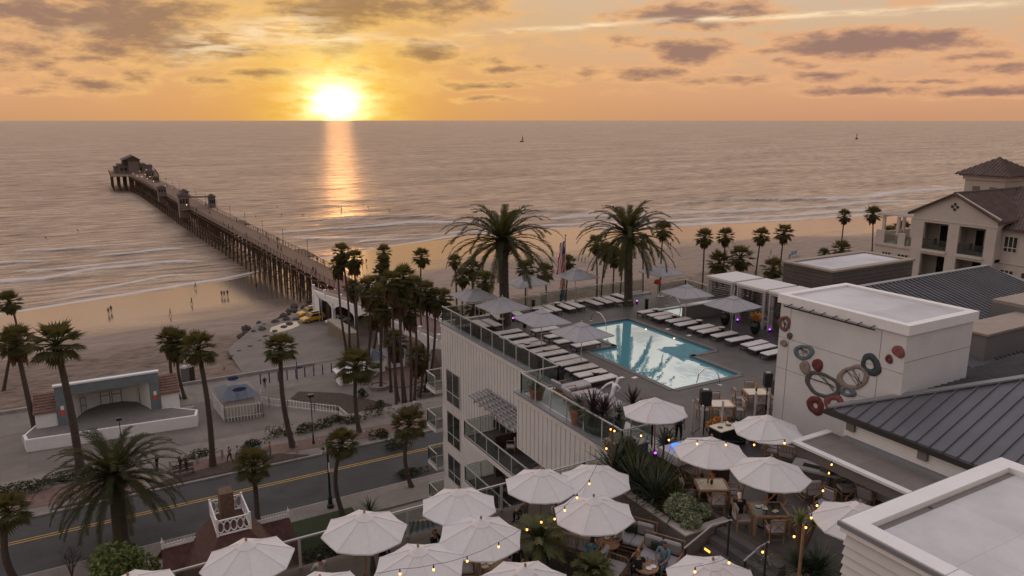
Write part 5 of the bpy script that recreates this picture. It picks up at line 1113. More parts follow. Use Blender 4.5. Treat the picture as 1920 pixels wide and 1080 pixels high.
def side_table():
    t = thing('side_table', (0,0,0), 'table', 'side table', 'small round poolside tables')
    MB().lathe([(.24,0),(.24,.03)], 16, (0,0,.47)).build('table_top', M['tabletop'], t); MB().lathe([(.16,0),(.20,.44),(.20,.469)], 10).build('base', M['darkmetal'], t); return Proto(t)
ST = side_table()
for i, p in enumerate([(1229,579),(1264,590),(1311,600),(1353,613),(988,642),(1024,654),(1117,696),(1045,567),(1089,564),(940,597),(1003,578),(1180,562)]):
    x, y, _ = at(*p, DZ+.5); ST.put((x, y, DZ), 0, 'small round pale-topped table between loungers, %s of twelve round the pool' % ORD[i])
# cushioned daybeds by the planter
def daybed():
    t = thing('daybed', (0,0,0), 'daybed', 'daybed', 'grey cushioned daybeds near the statue')
    MB().box(-.7,1.05,-.42,.42,.28,.46).build('seat_cushion', M['greycush'], t, bevel=.05)
    MB().obox((-.92,0,.62),(.14,.84,.62),0,0,-.55).build('backrest', M['greycush'], t, bevel=.04)
    mb = MB(); mb.box(-1.0,1.05,-.46,.46,.2,.27)
    for y in (-.46,.46): mb.tube([(-.9,y,.27),(-.75,y,.62),(-.1,y,.62),(0,y,.28)], .025, 6)
    mb.build('frame', M['teak'], t)
    for x in (-.9,.95):
        for y in (-.4,.4): MB().beam((x,y,.2),(x,y,0),.05).build('leg', M['teak'], t)
    return Proto(t)
DB = daybed()
for i, p in enumerate([(1072,722),(1093,737),(1118,748),(1138,760)]):
    x, y, _ = at(*p, DZ+.45); DB.put((x, y, DZ), R((2,-3,1,-2)[i]), 'grey cushioned daybed with timber arms, %s from the last sun lounger' % ORD[i])
def dining_chair(cush, name='dining_chair', label='chair', arm=True):
    t = thing(name, (0,0,0), label, 'chair'); MB().box(-.25,.25,-.24,.26,.40,.47).build('seat', cush, t, bevel=.02)
    MB().obox((0,-.27,.70),(.46,.07,.46),0,-.16).build('backrest', cush, t, bevel=.02); f = MB()
    f.beam((-.26,-.24,.38),(-.26,-.34,.95),.04); f.beam((.26,-.24,.38),(.26,-.34,.95),.04); f.beam((-.26,-.34,.95),(.26,-.34,.95),.04); f.beam((-.26,-.24,.38),(.26,-.24,.38),.03); f.beam((-.26,.26,.38),(.26,.26,.38),.03); f.beam((-.26,-.24,.38),(-.26,.26,.38),.03); f.beam((.26,-.24,.38),(.26,.26,.38),.03)
    for s in (-1,1): f.beam((-.2*s,-.32,.5),(.2*s,-.345,.92),.018)
    if arm:
        for x in (-.28,.28): f.beam((x,-.29,.65),(x,.24,.65),.045,.03); f.beam((x,.24,.38),(x,.24,.65),.035)
    f.beam((-.25,-.22,.14),(.25,-.22,.14),.022); f.beam((-.25,.24,.14),(.25,.24,.14),.022)
    f.build('frame', M['teak'], t)
    for x in (-.25,.25):
        for y in (-.24,.25): MB().beam((x,y,.4),(x,y,0),.04).build('leg', M['teak'], t)
    return Proto(t)
DC = dining_chair(M['greycush'])
def lounge_chair():
    t = thing('lounge_armchair', (0,0,0), 'armchair', 'armchair'); MB().box(-.30,.30,-.28,.34,.30,.44).build('seat_cushion', M['greycush'], t, bevel=.04); MB().obox((0,-.36,.64),(.58,.15,.55),0,-.3).build('back_cushion', M['greycush'], t, bevel=.04); f = MB()
    for s in (-1,1):
        x = s*.36; f.tube([(x,.36,0),(x,.38,.5),(x,.30,.58),(x,-.30,.60),(x,-.48,.62)], .028, 6); f.tube([(x,-.30,.02),(x,-.52,.92)], .028, 6); f.tube([(x,.36,.24),(x,-.36,.24)], .022, 6); f.tube([(x,.36,.06),(x,-.34,.06)], .02, 6)
    for z, y in ((.24,.36),(.24,-.34),(.9,-.51),(.62,-.44)): f.tube([(-.36,y,z),(.36,y,z)], .022, 6)
    for k in range(5): f.tube([(-.24+.12*k,-.34,.26),(-.24+.12*k,-.51,.9)], .012, 5)
    f.build('frame', M['teak'], t); return Proto(t)
LC = lounge_chair()
def sofa(n, green=True):
    w_ = .68*n; t = thing('lounge_sofa', (0,0,0), 'sofa', 'sofa')
    for k in range(n):
        x = -w_/2+.68*(k+.5); MB().box(x-.335,x+.335,-.30,.40,.30,.46).build('seat_cushion', M['greycush'], t, bevel=.05); MB().obox((x,-.38,.70),(.66,.17,.56),0,-.25).build('back_cushion', M['greycush'], t, bevel=.06)
    if green: MB().obox((w_*.12,-.22,.66),(.44,.14,.42),.2,-.35).build('pillow', M['greencush'], t, bevel=.05)
    f = MB()
    for s in (-1,1):
        x = s*(w_/2+.05); f.tube([(x,.40,0),(x,.42,.52),(x,.34,.60),(x,-.34,.62)], .03, 6); f.tube([(x,-.34,.02),(x,-.56,.98)], .03, 6); f.tube([(x,.4,.25),(x,-.4,.25)], .025, 6)
        for k in range(5): f.tube([(x,.25-.13*k,.26),(x,.25-.13*k,.60)], .012, 5)
    for z, y in ((.25,.41),(.25,-.38),(.96,-.55),(.60,-.47),(.08,.40)): f.tube([(-w_/2-.05,y,z),(w_/2+.05,y,z)], .026, 6)
    for k in range(int(w_/.14)): f.tube([(-w_/2+.07+.14*k,-.40,.27),(-w_/2+.07+.14*k,-.54,.95)], .011, 5)
    f.build('frame', M['teak'], t); return Proto(t)
def table(name, w_, d_, h, top, legm, label, glass=False):
    t = thing(name, (0,0,0), label, 'table'); 
    if glass: MB().box(-w_/2+.09,w_/2-.09,-d_/2+.09,d_/2-.09,h-.025,h-.01).build('table_top', top, t)
    else: MB().box(-w_/2+.05,w_/2-.05,-d_/2+.05,d_/2-.05,h-.035,h).build('table_top', top, t)
    f = MB(); 
    for s in (-1,1): f.box(-w_/2,w_/2,s*d_/2-.05,s*d_/2+.05,h-.06,h+.004); f.box(s*w_/2-.05,s*w_/2+.05,-d_/2+.05,d_/2-.05,h-.06,h+.004)
    f.build('frame', legm, t)
    for x in (-1,1):
        for y in (-1,1): MB().box(x*w_/2-.045,x*w_/2+.045,y*d_/2-.045,y*d_/2+.045,0,h-.061).build('leg', legm, t)
    return Proto(t)
def pt(px, py, z): x, y, _ = at(px, py, z); return (x, y)
T1 = table('dining_table', 1.15, .95, .75, M['tabletop'], M['teak'], 'pale-topped dining table')
TG = table('glass_dining_table', 1.2, 1.0, .76, mat('smoked_table_glass', (.03,.03,.03), .15, .2), M['teak'], 'dark glass dining table in a timber frame')
def pl_(proto, xy, z, rz, lb_, group=None): return proto.put((xy[0], xy[1], z), R(rz), lb_, None, group)
a = pt(1334,908,DZ+.75); pl_(T1, a, DZ, -30, 'pale-topped dining table under the umbrella with two bulbs'); TA = a
b = pt(1352,756,DZ+.75); pl_(T1, b, DZ, -28, 'pale-topped table behind the black speaker near the pool'); TB_ = b
c = pt(1418,734,DZ+.75); pl_(T1, c, DZ, -28, 'pale-topped table with an orange flower against the art wall end'); TC_ = c
g_ = pt(1440,955,DZ+.75); pl_(TG, g_, DZ, -30, 'dark glass dining table with drinks between the two seated guests'); TGp = g_
def around(c, spots, z, rz0, texts):
    for (dx_, dy_, r_), tx in zip(spots, texts):
        ca, sa = math.cos(R(rz0)), math.sin(R(rz0)); pl_(DC, (c[0]+dx_*ca-dy_*sa, c[1]+dx_*sa+dy_*ca), z, rz0+r_, tx, 'dining chairs round the tables')
sp4 = [(0,.78,180),(0,-.78,0),(.88,0,90),(-.88,0,-90)]
around(TA, sp4, DZ, -30, ['grey dining chair behind the pale table under the two-bulb umbrella','latticed dining chair on the near side of the two-bulb umbrella table','grey dining chair on the right of the two-bulb umbrella table','dining chair by the dry plants, left of the two-bulb umbrella table'])
around(TB_, sp4, DZ, -28, ['grey chair on the pool side of the table behind the speaker','patterned chair on the near side of the table behind the speaker','chair between the speaker table and the art wall table','chair on the left end of the table behind the black speaker'])
around(TC_, sp4, DZ, -28, ['grey chair on the pool side of the flower table','patterned chair on the near side of the flower table','chair squeezed between the flower table and the art wall','chair on the left end of the flower table with sunlit cushion edge'])
around(TGp, [(0,-.80,0),(-.92,-.05,-90),(.62,.80,150),(1.15,-.25,80)], DZ, -30, ['empty latticed chair on the near side of the glass table','chair holding the guest in the black and white cap','chair behind the woman in black at the glass table','chair set back to the right of the glass table'])
for i, (p, rz_, tx) in enumerate([((1600,1050),60,'timber chair against the white lap siding at the bottom right'),((1545,905+40),100,'grey chair standing alone right of the hanging bulbs')]): pl_(DC, pt(*p, DZ+.4), DZ, rz_, tx, 'dining chairs round the tables')
# small things on the tables
def bits(c, z, rz, seed, label, n=6):
    g = random.Random(seed)
    for i in range(n):
        x, y = c[0]+g.uniform(-.35,.35), c[1]+g.uniform(-.3,.3); k = i % 3
        if k == 0: o = MB().lathe([(.03,0),(.008,.02),(.008,.09),(.035,.12),(.03,.19)], 8, (0,0,0)).build('wine_glass', M['glassrail']); tx = 'clear wine glass'; ct = 'glass'
        elif k == 1: o = MB().lathe([(.06,0),(.11,.015),(.11,.02)], 12, (0,0,0)).build('plate', M['white']); tx = 'small white plate'; ct = 'plate'
        else: o = MB().obox((0,0,.02), (.22,.15,.03), g.uniform(0,3)).build('menu', M['tabletop']); tx = 'pale folded menu'; ct = 'menu'
        o.location = (x, y, z); tag(o, '%s, %s thing on %s' % (tx, ORD[i], label), ct, 'things set out on '+label)
bits(TGp, DZ+.765, 0, 3, 'the dark glass dining table')
# vases
for (xy, z, tx) in ((TA, DZ+.76, 'tall driftwood sprig vase on the two-bulb table'), (TC_, DZ+.76, 'small dark vase of orange flowers on the flower table')):
    v = thing('vase', (xy[0], xy[1], z), tx, 'vase'); MB().lathe([(.04,0),(.06,.1),(.03,.2)], 10, (xy[0],xy[1],z)).build('pot', M['darkmetal'], v); mb = leafy(50, .14, .14, .3, .05, 4, (xy[0],xy[1],z+.2)); mb.build('flowers', M['orangeleaf'], v)
# fire table and armchairs
FT = thing('fire_table', (24.9,18.6,DZ), 'long fire table with white top and dark glass bed', 'table'); fx, fy = pt(1537,878,DZ+.5)
FT.location = (fx,fy,DZ); FT['org'] = [0,0,0]; FT.rotation_euler.z = R(-62)
MB().box(-.95,.95,-.42,.42,0,.44).build('base', M['stuccodark'], FT); q = MB(); q.box(-1.05,1.05,-.5,-.2,.441,.52); q.box(-1.05,1.05,.2,.5,.441,.52); q.box(-1.05,-.65,-.2,.2,.441,.52); q.box(.65,1.05,-.2,.2,.441,.52); q.build('table_top', M['roofwhite'], FT); MB().box(-.65,.65,-.2,.2,.441,.50).build('glass_bed', M['greencush'], FT)
for i, (p, rz_, tx) in enumerate([((1517,915),-20,'armchair left of the fire table, back to the camera'),((1590,912),60,'armchair at the near right end of the fire table under the canopy'),((1478,848),-60,'armchair behind the white umbrella at the far end of the fire table'),((1452,840),-150,'armchair behind the art wall umbrella beside the fire table'),((1612,940),100,'armchair half in the dark under the flat canopy')]): pl_(LC, pt(*p, DZ+.45), DZ, rz_, tx, 'timber armchairs round the fire table')
# lounge furniture
S2 = sofa(2)
for (p, rz_, tx) in [((1187,1010),122,'grey two-seat sofa with dark green pillow against the planter wall'),((1236,1045),120,'grey sofa in the corner of the planter wall with a seated man'),((1090,1020),-55,'dark-backed timber sofa turned toward the terrace table'),((1142,1070),-150,'grey sofa back behind the potted palm at the bottom edge'),((850,1062),160,'timber sofa end between the white umbrellas at the bottom')]: pl_(S2, pt(*p, LZ+.4), LZ, rz_, tx, 'timber lounge sofas')
rt = thing('round_table', (0,0,0), 'round teak coffee table with two glass bowls', 'table'); MB().lathe([(.42,0),(.42,.04)], 20, (0,0,.56)).build('table_top', M['teak'], rt)
for k in range(3): a_ = k*2.09; MB().beam((.3*math.cos(a_),.3*math.sin(a_),.56),(.34*math.cos(a_),.34*math.sin(a_),0),.05).build('leg', M['teak'], rt)
RT = Proto(rt); ra = pt(1140,1018,LZ+.6); pl_(RT, ra, LZ, 0, 'round teak table in front of the man in turquoise', 'round teak tables'); rb_ = pt(1212,1062,LZ+.6); pl_(RT, rb_, LZ, 0, 'round teak table with glasses near the bottom edge', 'round teak tables'); rc_ = pt(920,1055,LZ+.6); pl_(RT, rc_, LZ, 0, 'round teak table between white umbrellas at the bottom', 'round teak tables')
bits(ra, LZ+.605, 0, 5, 'the round table by the man in turquoise', 4); bits(rb_, LZ+.605, 0, 6, 'the round table near the bottom edge', 5); bits(rc_, LZ+.605, 0, 8, 'the round table between bottom umbrellas', 5)
# ================= cabanas =================
for i, (y0, y1) in enumerate(((38.75,41.3),(35.65,38.3),(32.9,35.3))):
    x0, x1 = 40.65, 43.6; c = thing('cabana', (x0,y0,DZ), ['curtained cabana nearest the sea','middle curtained cabana of three','cabana half hidden by the white tower'][i], 'cabana', 'white-roofed pool cabanas'); zt = 30.4-DZ
    MB().box(x0-.1,x1+.1,y0-.05,y1+.05,DZ+zt-.14,DZ+zt).build('canopy', M['canvas'], c)
    fr_ = MB(); 
    for xx in (x0, x1): fr_.box(xx-.06,xx+.06,y0,y1,DZ+zt-.3,DZ+zt-.14)
    for yy_ in (y0, y1): fr_.box(x0,x1,yy_-.055,yy_+.055,DZ+zt-.29,DZ+zt-.15)
    fr_.build('frame', M['railmetal'], c)
    for xx in (x0, x1):
        for yy_ in (y0+.07, y1-.07): MB().box(xx-.06,xx+.06,yy_-.06,yy_+.06,DZ,DZ+zt-.3).build('post', M['railmetal'], c)
    for xx in (x0+.12, x1-.15):
        for yy_ in (y0+.22, y1-.22):
            cu = MB(); prof = [(.05,.16),(.17,.10),(.55,.11),(.6,.05),(.68,.12),(.98,.15)]; pts = [(xx,yy_,DZ+zt*f-.3*f) for f, _ in prof]; cu.tube(pts, [r_ for _, r_ in prof], 9)
            cu.build('curtain', M['curtain'], c)
    sl_ = MB()
    for z in np.arange(DZ+.3, DZ+2.3, .16): sl_.box(x1-.3 if i else x1-.1, x1-.26 if i else x1-.06, y0+.4, y1-.4, z, z+.1)
    for z in np.arange(DZ+.3, DZ+2.5, .15): sl_.box(x0+.3, x1-.3, y1-.03, y1+.01, z, z+.1)
    sl_.build('slatted_screen', M['stuccodark'], c)
    s = sofa(2, True).put((x1-.8,(y0+y1)/2,DZ), R(90), 'grey sofa inside '+['the seaward cabana','the middle cabana','the nearest cabana'][i], None, 'sofas in the cabanas')
    d = thing('drum_stool', (x0+.6,y0+.5,DZ), 'white drum stool at the opening of '+['the seaward cabana','the middle cabana','the nearest cabana'][i], 'stool', 'drum stools'); MB().lathe([(.2,0),(.24,.1),(.24,.3),(.2,.4)], 14, (x0+.6,y0+.5,DZ)).build('body', M['cushion'], d)
    v = thing('uplight', (x0+.02,y1-.35,DZ), 'violet uplight at the foot of '+['the seaward cabana','the middle cabana','the nearest cabana'][i], 'lamp', 'violet uplights'); MB().lathe([(.07,0),(.08,.14),(.06,.16)], 10, (x0-.15,y1-.35,DZ)).build('housing', M['black'], v); MB().ball((x0-.15,y1-.35,DZ+.2), .05, 8).build('bulb', M['violet'], v)
for i, (px, py) in enumerate(((1359,609),(1415,626))):
    x, y, _ = at(px, py, DZ); t = thing('tall_planter', (x,y,DZ), ['tall dark urn with flame-coloured plant, nearer the sea','tall dark urn with flame-coloured plant, nearer the white tower'][i], 'planter', 'dark urns by the cabanas')
    MB().lathe([(.16,0),(.30,.25),(.36,.6),(.28,.85),(.30,.92)], 16, (x,y,DZ)).build('urn', M['blackpot'], t); spiky(40, .75, i, .7, .05, (x,y,DZ+.9)).build('foliage', M['orangeleaf'], t); MB().ball((x,y,DZ+.98), .06, 8).build('light', M['firelamp'], t)
# small deck items
def upl(px, py, lb_): 
    x, y, _ = at(px, py, DZ); v = thing('uplight', (x,y,DZ), lb_, 'lamp', 'violet uplights'); MB().lathe([(.07,0),(.09,.2),(.07,.24)], 10, (x,y,DZ)).build('housing', M['black'], v); MB().ball((x,y,DZ+.27), .055, 8).build('bulb', M['violet'], v)
upl(1167,775,'violet spotlight shining on the white statue'); upl(962,603,'blue-violet spotlight at the foot of the left palm'); upl(1194,570,'violet spotlight at the foot of the right palm'); upl(1228,860,'violet uplight beside the glass windbreak')
for i, (px, py) in enumerate(((1212,580),(1206,792),(984,614),(1000,582))):
    x, y, _ = at(px, py, DZ); b = thing('bollard_light', (x,y,DZ), 'square black bollard, %s one on the pool terrace' % ORD[i], 'bollard', 'black bollards on the pool terrace'); MB().box(x-.1,x+.1,y-.1,y+.1,DZ,DZ+.8).build('post', M['black'], b, bevel=.01); MB().box(x-.115,x+.115,y-.115,y+.115,DZ+.801,DZ+.86).build('cap', M['darkmetal'], b)
dr = [(1165,720-12),(1190,708),(1272,597),(1252,617),(1292,629),(1090,647)]
for i, (px, py) in enumerate(dr): x, y, _ = at(px, py, DZ); tag(MB().obox((x,y,DZ+.008), (.34,.22,.014), .1).build('skimmer_lid', M['white']), 'white skimmer lid set in the paving, %s around the pool' % ORD[i], 'lid', 'skimmer lids round the pool')
def pot_plant(px, py, z, rad, h, m, leaf, lm, lb_, group=None, pts=None):
    x, y, _ = at(px, py, z); t = thing('potted_plant', (x,y,z), lb_, 'potted plant', group)
    MB().lathe([(rad*.72,0),(rad*.98,h*.85),(rad*1.08,h*.87),(rad*1.08,h),(rad*.9,h)], 18, (x,y,z)).build('pot', m, t); leaf.v = [(a+x, b+y, c+z+h*.95) for a, b, c in leaf.v]; leaf.build('foliage', lm, t)
pot_plant(1006,749,DZ,.42,.62,M['terracotta'], spiky(60, .75, 1, 1., .035), M['agave'], 'terracotta pot with a round agave in the glass corner'); pot_plant(1086,797,DZ,.5,.85,M['terracotta'], spiky(70, .8, 2, 1., .035), M['agave'], 'terracotta pot with agave behind the glass rail')
pot_plant(1111,810,DZ,.55,1.1,M['greenpot'], spiky(50, 1.2, 3, 1.1, .05), M['cordy'], 'dark green square-shouldered pot with purple cordyline'); pot_plant(1131,815,DZ,.6,1.1,M['greenpot'], spiky(60, 1.1, 4, 1.15, .05), M['cordy'], 'green pot with dark spiky cordyline nearest the statue')
pot_plant(1186,772,DZ,.35,.4,M['greenpot'], spiky(40, 1.05, 5, .9, .045), M['cordy'], 'purple cordyline behind the violet spotlight'); pot_plant(1158,805,DZ,.4,.6,M['greenpot'], spiky(50, .8, 6, 1.1, .045), M['agave'], 'dark spiky plant at the feet of the statue')
pot_plant(1248,858,DZ,.35,.5,M['blackpot'], spiky(60, .9, 7, 1., .04), M['agave'], 'dark palm-like plant beside the violet uplight')
# planting in the big planter and around
for i, (x, y, h) in enumerate([(17.9,23.0,1.1),(18.3,22.2,1.3),(17.9,21.4,1.2),(18.5,20.9,1.3),(17.9,20.3,1.1),(18.4,19.8,1.0),(18.6,22.9,1.2),(18.0,19.2,.9)]):
    plant('spiky_plant', (x,y,DZ+.1), spiky(90, h*1.35, 200+i, 1.15, .032), M['frond'] if i % 2 else M['agave'], 'dark grassy spiked plant in the raised planter, %s from the glass corner' % ORD[i], 'plant', 'spiky plants in the raised planter')
plant('silver_shrub', (18.15,18.6,DZ+.1), leafy(2600, .95, .85, 1.0, .075, 210), M['lavender'], 'silver-green shrub at the near end of the raised planter', 'shrub')
plant('bush', (18.7,23.2,DZ+.1), leafy(1400, .9, .7, 1.1, .09, 211), M['hedge'], 'leafy dark bush at the far end of the raised planter', 'shrub')
plant('dry_plant', (at(1300,925,DZ)[0]-.3, at(1300,925,DZ)[1]-.1, DZ), spiky(50, 1.25, 212, 1.0, .04), mat('dry_leaf', (.14,.09,.055), .8, .4, 3), 'dry tan spiky plant left of the pale dining table', 'plant')
mb = MB(); b0 = Vector(at(1285,960,DZ+.35)); mb.tube([b0+Vector((-.5,.5,.35)), b0, b0+Vector((.5,-.2,.25))], [.05,.09,.04], 6); mb.tube([b0, b0+Vector((.1,.0,-.3))], [.08,.06], 6); tag(mb.build('driftwood', M['concrete']), 'forked grey driftwood lying over the planter shrubs', 'driftwood')
al = at(1455,1010,DZ); t = thing('tree_aloe', (al[0],al[1]-.6,DZ), 'tree aloe with yellow-green rosettes on leaning trunks at the bottom', 'plant'); ax, ay = al[0]-.2, al[1]-1.1
mb = MB(); mb.tube([(ax,ay,DZ),(ax+.1,ay+.1,DZ+1.2)], [.13,.09], 8); mb.tube([(ax+.1,ay,DZ),(ax+.45,ay-.2,DZ+1.15)], [.12,.08], 8); mb.build('trunk', M['wood'], t)
mb = spiky(26, .6, 220, 1.15, .035, (ax+.1,ay+.1,DZ+1.2)); m2 = spiky(26, .6, 221, 1.15, .035, (ax+.45,ay-.2,DZ+1.15)); mb.add(m2.v, m2.f); mb.build('foliage', mat('aloe_leaf', (.09,.12,.03), .5, .4, 4, col2=(.22,.22,.07)), t)
for i, (px, py, z, rx, h) in enumerate([(1420,1072,DZ-.6,.9,.9),(1530,1085,DZ-.2,.9,1.1),(1500,1080,DZ-.2,.8,.9)]):
    b = at(px, py, z); plant('shrub', (b[0],b[1],LZ if i == 0 else DZ), leafy(900, rx, rx, h, .08, 230+i) if i == 0 else spiky(80, h, 231+i, 1.1, .04), M['lavender'] if i == 0 else M['agave'], ['grey-green rounded shrub by the near stair handrail','dark spiked agave right of the brown bulb pole','dark spiked agave under the tree aloe'][i], 'shrub')
# palms in the lounge
def pot_palm(px, py, r, h, seed, lb_):
    x, y, _ = at(px, py, LZ); t = thing('potted_palm', (x,y,LZ), lb_, 'palm'); MB().lathe([(.3,0),(.42,.45),(.45,.5),(.38,.5)], 14, (x,y,LZ)).build('pot', M['blackpot'], t)
    cr_ = feather_crown(r, 30, seed, (.34,.03), .8, 20, 1.4); child('crown', mesh_of(cr_, 'crown', mat('bright_frond', (.05,.06,.02), .6, .4, 1.5, col2=(.13,.13,.04)) if 'bright_frond' not in bpy.data.materials else bpy.data.materials['bright_frond']), t, (0,0,h)); MB().tube([(x,y,LZ+.4),(x,y,LZ+h)], [.09,.07], 8).build('trunk', M['trunk'], t)
pot_palm(1010,1060,1.15,1.0,31,'potted feather palm with a brown umbrella pole behind it in the lounge'); pot_palm(1112,1112,.75,.8,32,'potted palm with yellow-tipped fronds at the bottom edge'); 
for i, (px, py, h) in enumerate([(772,1082,.7),(700,1085,.9),(730,1075,.8)]):
    b = at(px, py, LZ); plant('cactus' if i else 'agave', (b[0],b[1],LZ), (spiky(24, h, 240+i, 1., .1) if i == 0 else MB().tube([(0,0,0),(0,0,h*.5),(0,0,h)], [.09,.11,.05], 8)), M['agave'], ['broad yellow-green agave behind the glass railing','slim column cactus left of the agave, leftmost','slim column cactus nearest the agave'][i], 'plant')
# band equipment
def speaker(px, py, w_, h, lb_, z0, yaw=0., legs=True):
    x, y, _ = at(px, py, z0); z = DZ; t = thing('loudspeaker', (x,y,DZ+z0-DZ), lb_, 'loudspeaker', 'black loudspeakers on stands')
    c, s = math.cos(yaw), math.sin(yaw); m = MB(); m.obox((x,y,z0), (w_,w_*.85,h), yaw); m.build('cabinet', M['speakergrey'], t, bevel=.03); MB().obox((x-s*-.0,y,z0+h/2+.02), (w_*.5,w_*.4,.04), yaw).build('handle', M['railmetal'], t)
    st_ = thing('speaker_stand', (x,y,DZ), 'black tripod stand under '+lb_.replace('black loudspeaker', 'the loudspeaker'), 'stand', 'speaker stands'); MB().tube([(x,y,DZ),(x,y,z0-h/2)], .03, 8).build('pole', M['black'], st_)
    for k in range(3): a_ = k*2.094+.5; MB().beam((x,y,DZ+.55),(x+.5*math.cos(a_),y+.5*math.sin(a_),DZ+.01),.03).build('leg', M['black'], st_)
speaker(1323,745,.50,.74,'black loudspeaker in front of the pale table, left one',DZ+1.85,-.5); speaker(1440,712,.40,.72,'black loudspeaker beside the edge of the white tower, farther one',DZ+1.9,-.5); speaker(1458,727,.48,.74,'black loudspeaker against the white tower wall, nearer one',DZ+1.95,-.5)
wp = [(1110,800,870,1147,'dark wooden post carrying a bulb cable beside the glass corner'),(0,0,0,0,'')]
def pole(px, py_top, zt, zb, lb_, r=.04, m='wood'):
    x, y, _ = at(px, py_top, zt); t = tag(MB().tube([(x,y,zb),(x,y,zt)], r, 8).build('cable_pole', M[m]), lb_, 'pole'); return (x,y,zt)
P1 = pole(1149,797,DZ+2.5,LZ,'dark wooden pole carrying the bulb cable beside the glass corner',.045); P2 = pole(1507,985,DZ+2.3,DZ,'brown wooden pole at the bottom carrying bulbs beside the tree aloe',.05,'teak'); P3 = pole(1246,800,DZ+2.4,DZ,'black slender pole behind the dark palm-like plant',.035,'darkmetal')
for i, (px, py, zt) in enumerate(((1300,750,DZ+1.6),(1318,760,DZ+2.),(1356,752,DZ+2.1),(1418,736,DZ+2.1),(1380,790,DZ+1.3),(1443,735,DZ+2.))): pole(px, py, zt, DZ, 'grey steel windbreak post near the dining tables, %s from the left' % ORD[i], .05, 'railmetal')
pb = thing('planter_box', (23.6,22.5,DZ), 'black waste station box with two round openings in its pale lid', 'bin'); bx, by = pt(1358,800,DZ+1.05); MB().box(bx-.55,bx+.55,by-.38,by+.38,DZ,DZ+1.02).build('body', M['black'], pb, bevel=.02); MB().box(bx-.57,bx+.57,by-.4,by+.4,DZ+1.021,DZ+1.06).build('lid', M['tabletop'], pb)
q = MB(); q.lathe([(.13,0),(.13,.008)], 16, (bx-.25,by,DZ+1.061)); q.build('opening', M['black'], pb); q = MB(); q.lathe([(.13,0),(.13,.008)], 16, (bx+.25,by,DZ+1.061)); q.build('opening', M['black'], pb)
kb_ = thing('keyboard_stand', (0,0,DZ), 'black keyboard on a stand under the white umbrella by the statue', 'keyboard'); kx, ky = pt(1256,792,DZ+.9); kb_.location = (kx,ky,DZ); kb_['org'] = [0,0,0]; kb_.rotation_euler.z = R(-20)
MB().box(-.6,.6,-.15,.15,.86,.95).build('keyboard', M['black'], kb_); MB().box(-.55,.55,-.14,-.04,.951,.965).build('keys', M['white'], kb_)
for s in (-1,1): MB().beam((-.4*s,0,0),(.4*s,0,.86),.035).build('leg', M['black'], kb_)
bc = thing('bar_counter', (20.4,21.5,DZ), 'low bar counter with pale box top and blue-lit bowl', 'bar'); MB().prism([(19.7,20.2),(21.7,20.2),(21.7,22.3),(19.7,22.3)], DZ, DZ+.72).build('front', M['panel'], bc); MB().box(19.66,21.0,21.1,22.3,DZ+.721,DZ+1.12).build('box_top', M['roofwhite'], bc); MB().lathe([(.16,0),(.30,.10),(.28,.10),(.14,.03)], 18, (20.3,21.8,DZ+1.13)).build('bowl', M['bluelight'], bc)
MB().lathe([(.012,0),(.012,1.0),(.04,1.02),(.04,1.06)], 6, (21.4,23.2,DZ)).build('microphone_stand', M['black']); tag(bpy.data.objects['microphone_stand'], 'thin black microphone stand near the keyboard', 'microphone stand')
# string lights
def string(pts, z, lb_, sag=.12, ends=()):
    P = [Vector(at(px, py, z if not hasattr(z, '__len__') else z[i])) for i, (px, py) in enumerate(pts)]
    t = thing('string_lights', tuple(P[0]), lb_, 'string lights', 'hanging bulb strings'); cb = MB(); path = ([Vector(ends[0])] if ends and ends[0] else [])+[p+Vector((0,0,.16)) for p in P]+([Vector(ends[1])] if len(ends) > 1 and ends[1] else [])
    for a, b in zip(path[:-1], path[1:]): cb.tube([a, (a+b)/2-Vector((0,0,sag*.3)), b], .008, 4, cap=False)
    cb.build('cable', M['black'], t)
    for p in P: MB().lathe([(.02,.04),(.024,.12),(.012,.16)], 6, tuple(p)).build('socket', M['black'], t); MB().ball(tuple(p), .034, 8, sc_=(1,1,1.25)).build('bulb', M['bulb'], t)
string([(1137,841),(1105,907),(1082,933),(1059,957),(1040,973),(1015,979)], [30.0,29.35,29.3,29.2,29.0,29.0], 'bulb string running down from the dark pole over the lounge umbrellas', ends=(P1,))
string([(1145,805),(1152,808),(1202,817),(1254,825),(1307,832),(1361,834),(1414,834),(1471,831)], [30.0,30.0,29.9,30.0,30.3,30.3,30.0,30.0], 'bulb string crossing from the dark pole to the canopy corner', ends=(P1,))
string([(1559,871),(1554,887),(1543,920),(1532,948),(1521,971),(1511,989)], [29.6,29.6,29.6,29.7,29.7,29.75], 'bulb string from the flat canopy down to the brown pole', ends=(None, P2))
string([(1489,1006),(1430,1035),(1367,1055),(1303,1072)], [29.6,29.4,29.35,29.3], 'bulb string from the brown pole over the bottom right umbrella', ends=(P2,))
string([(988,993),(935,1025),(876,1052),(813,1068),(750,1076),(684,1086)], [29.1,29.15,29.1,29.3,29.3,29.2], 'bulb string crossing the bottom lounge umbrellas')
wlt = tag(MB().obox(at(1326,1032,LZ+.55), (.03,.26,.07)).build('step_light', M['firelamp']), 'small warm step light in the planter end wall', 'lamp')
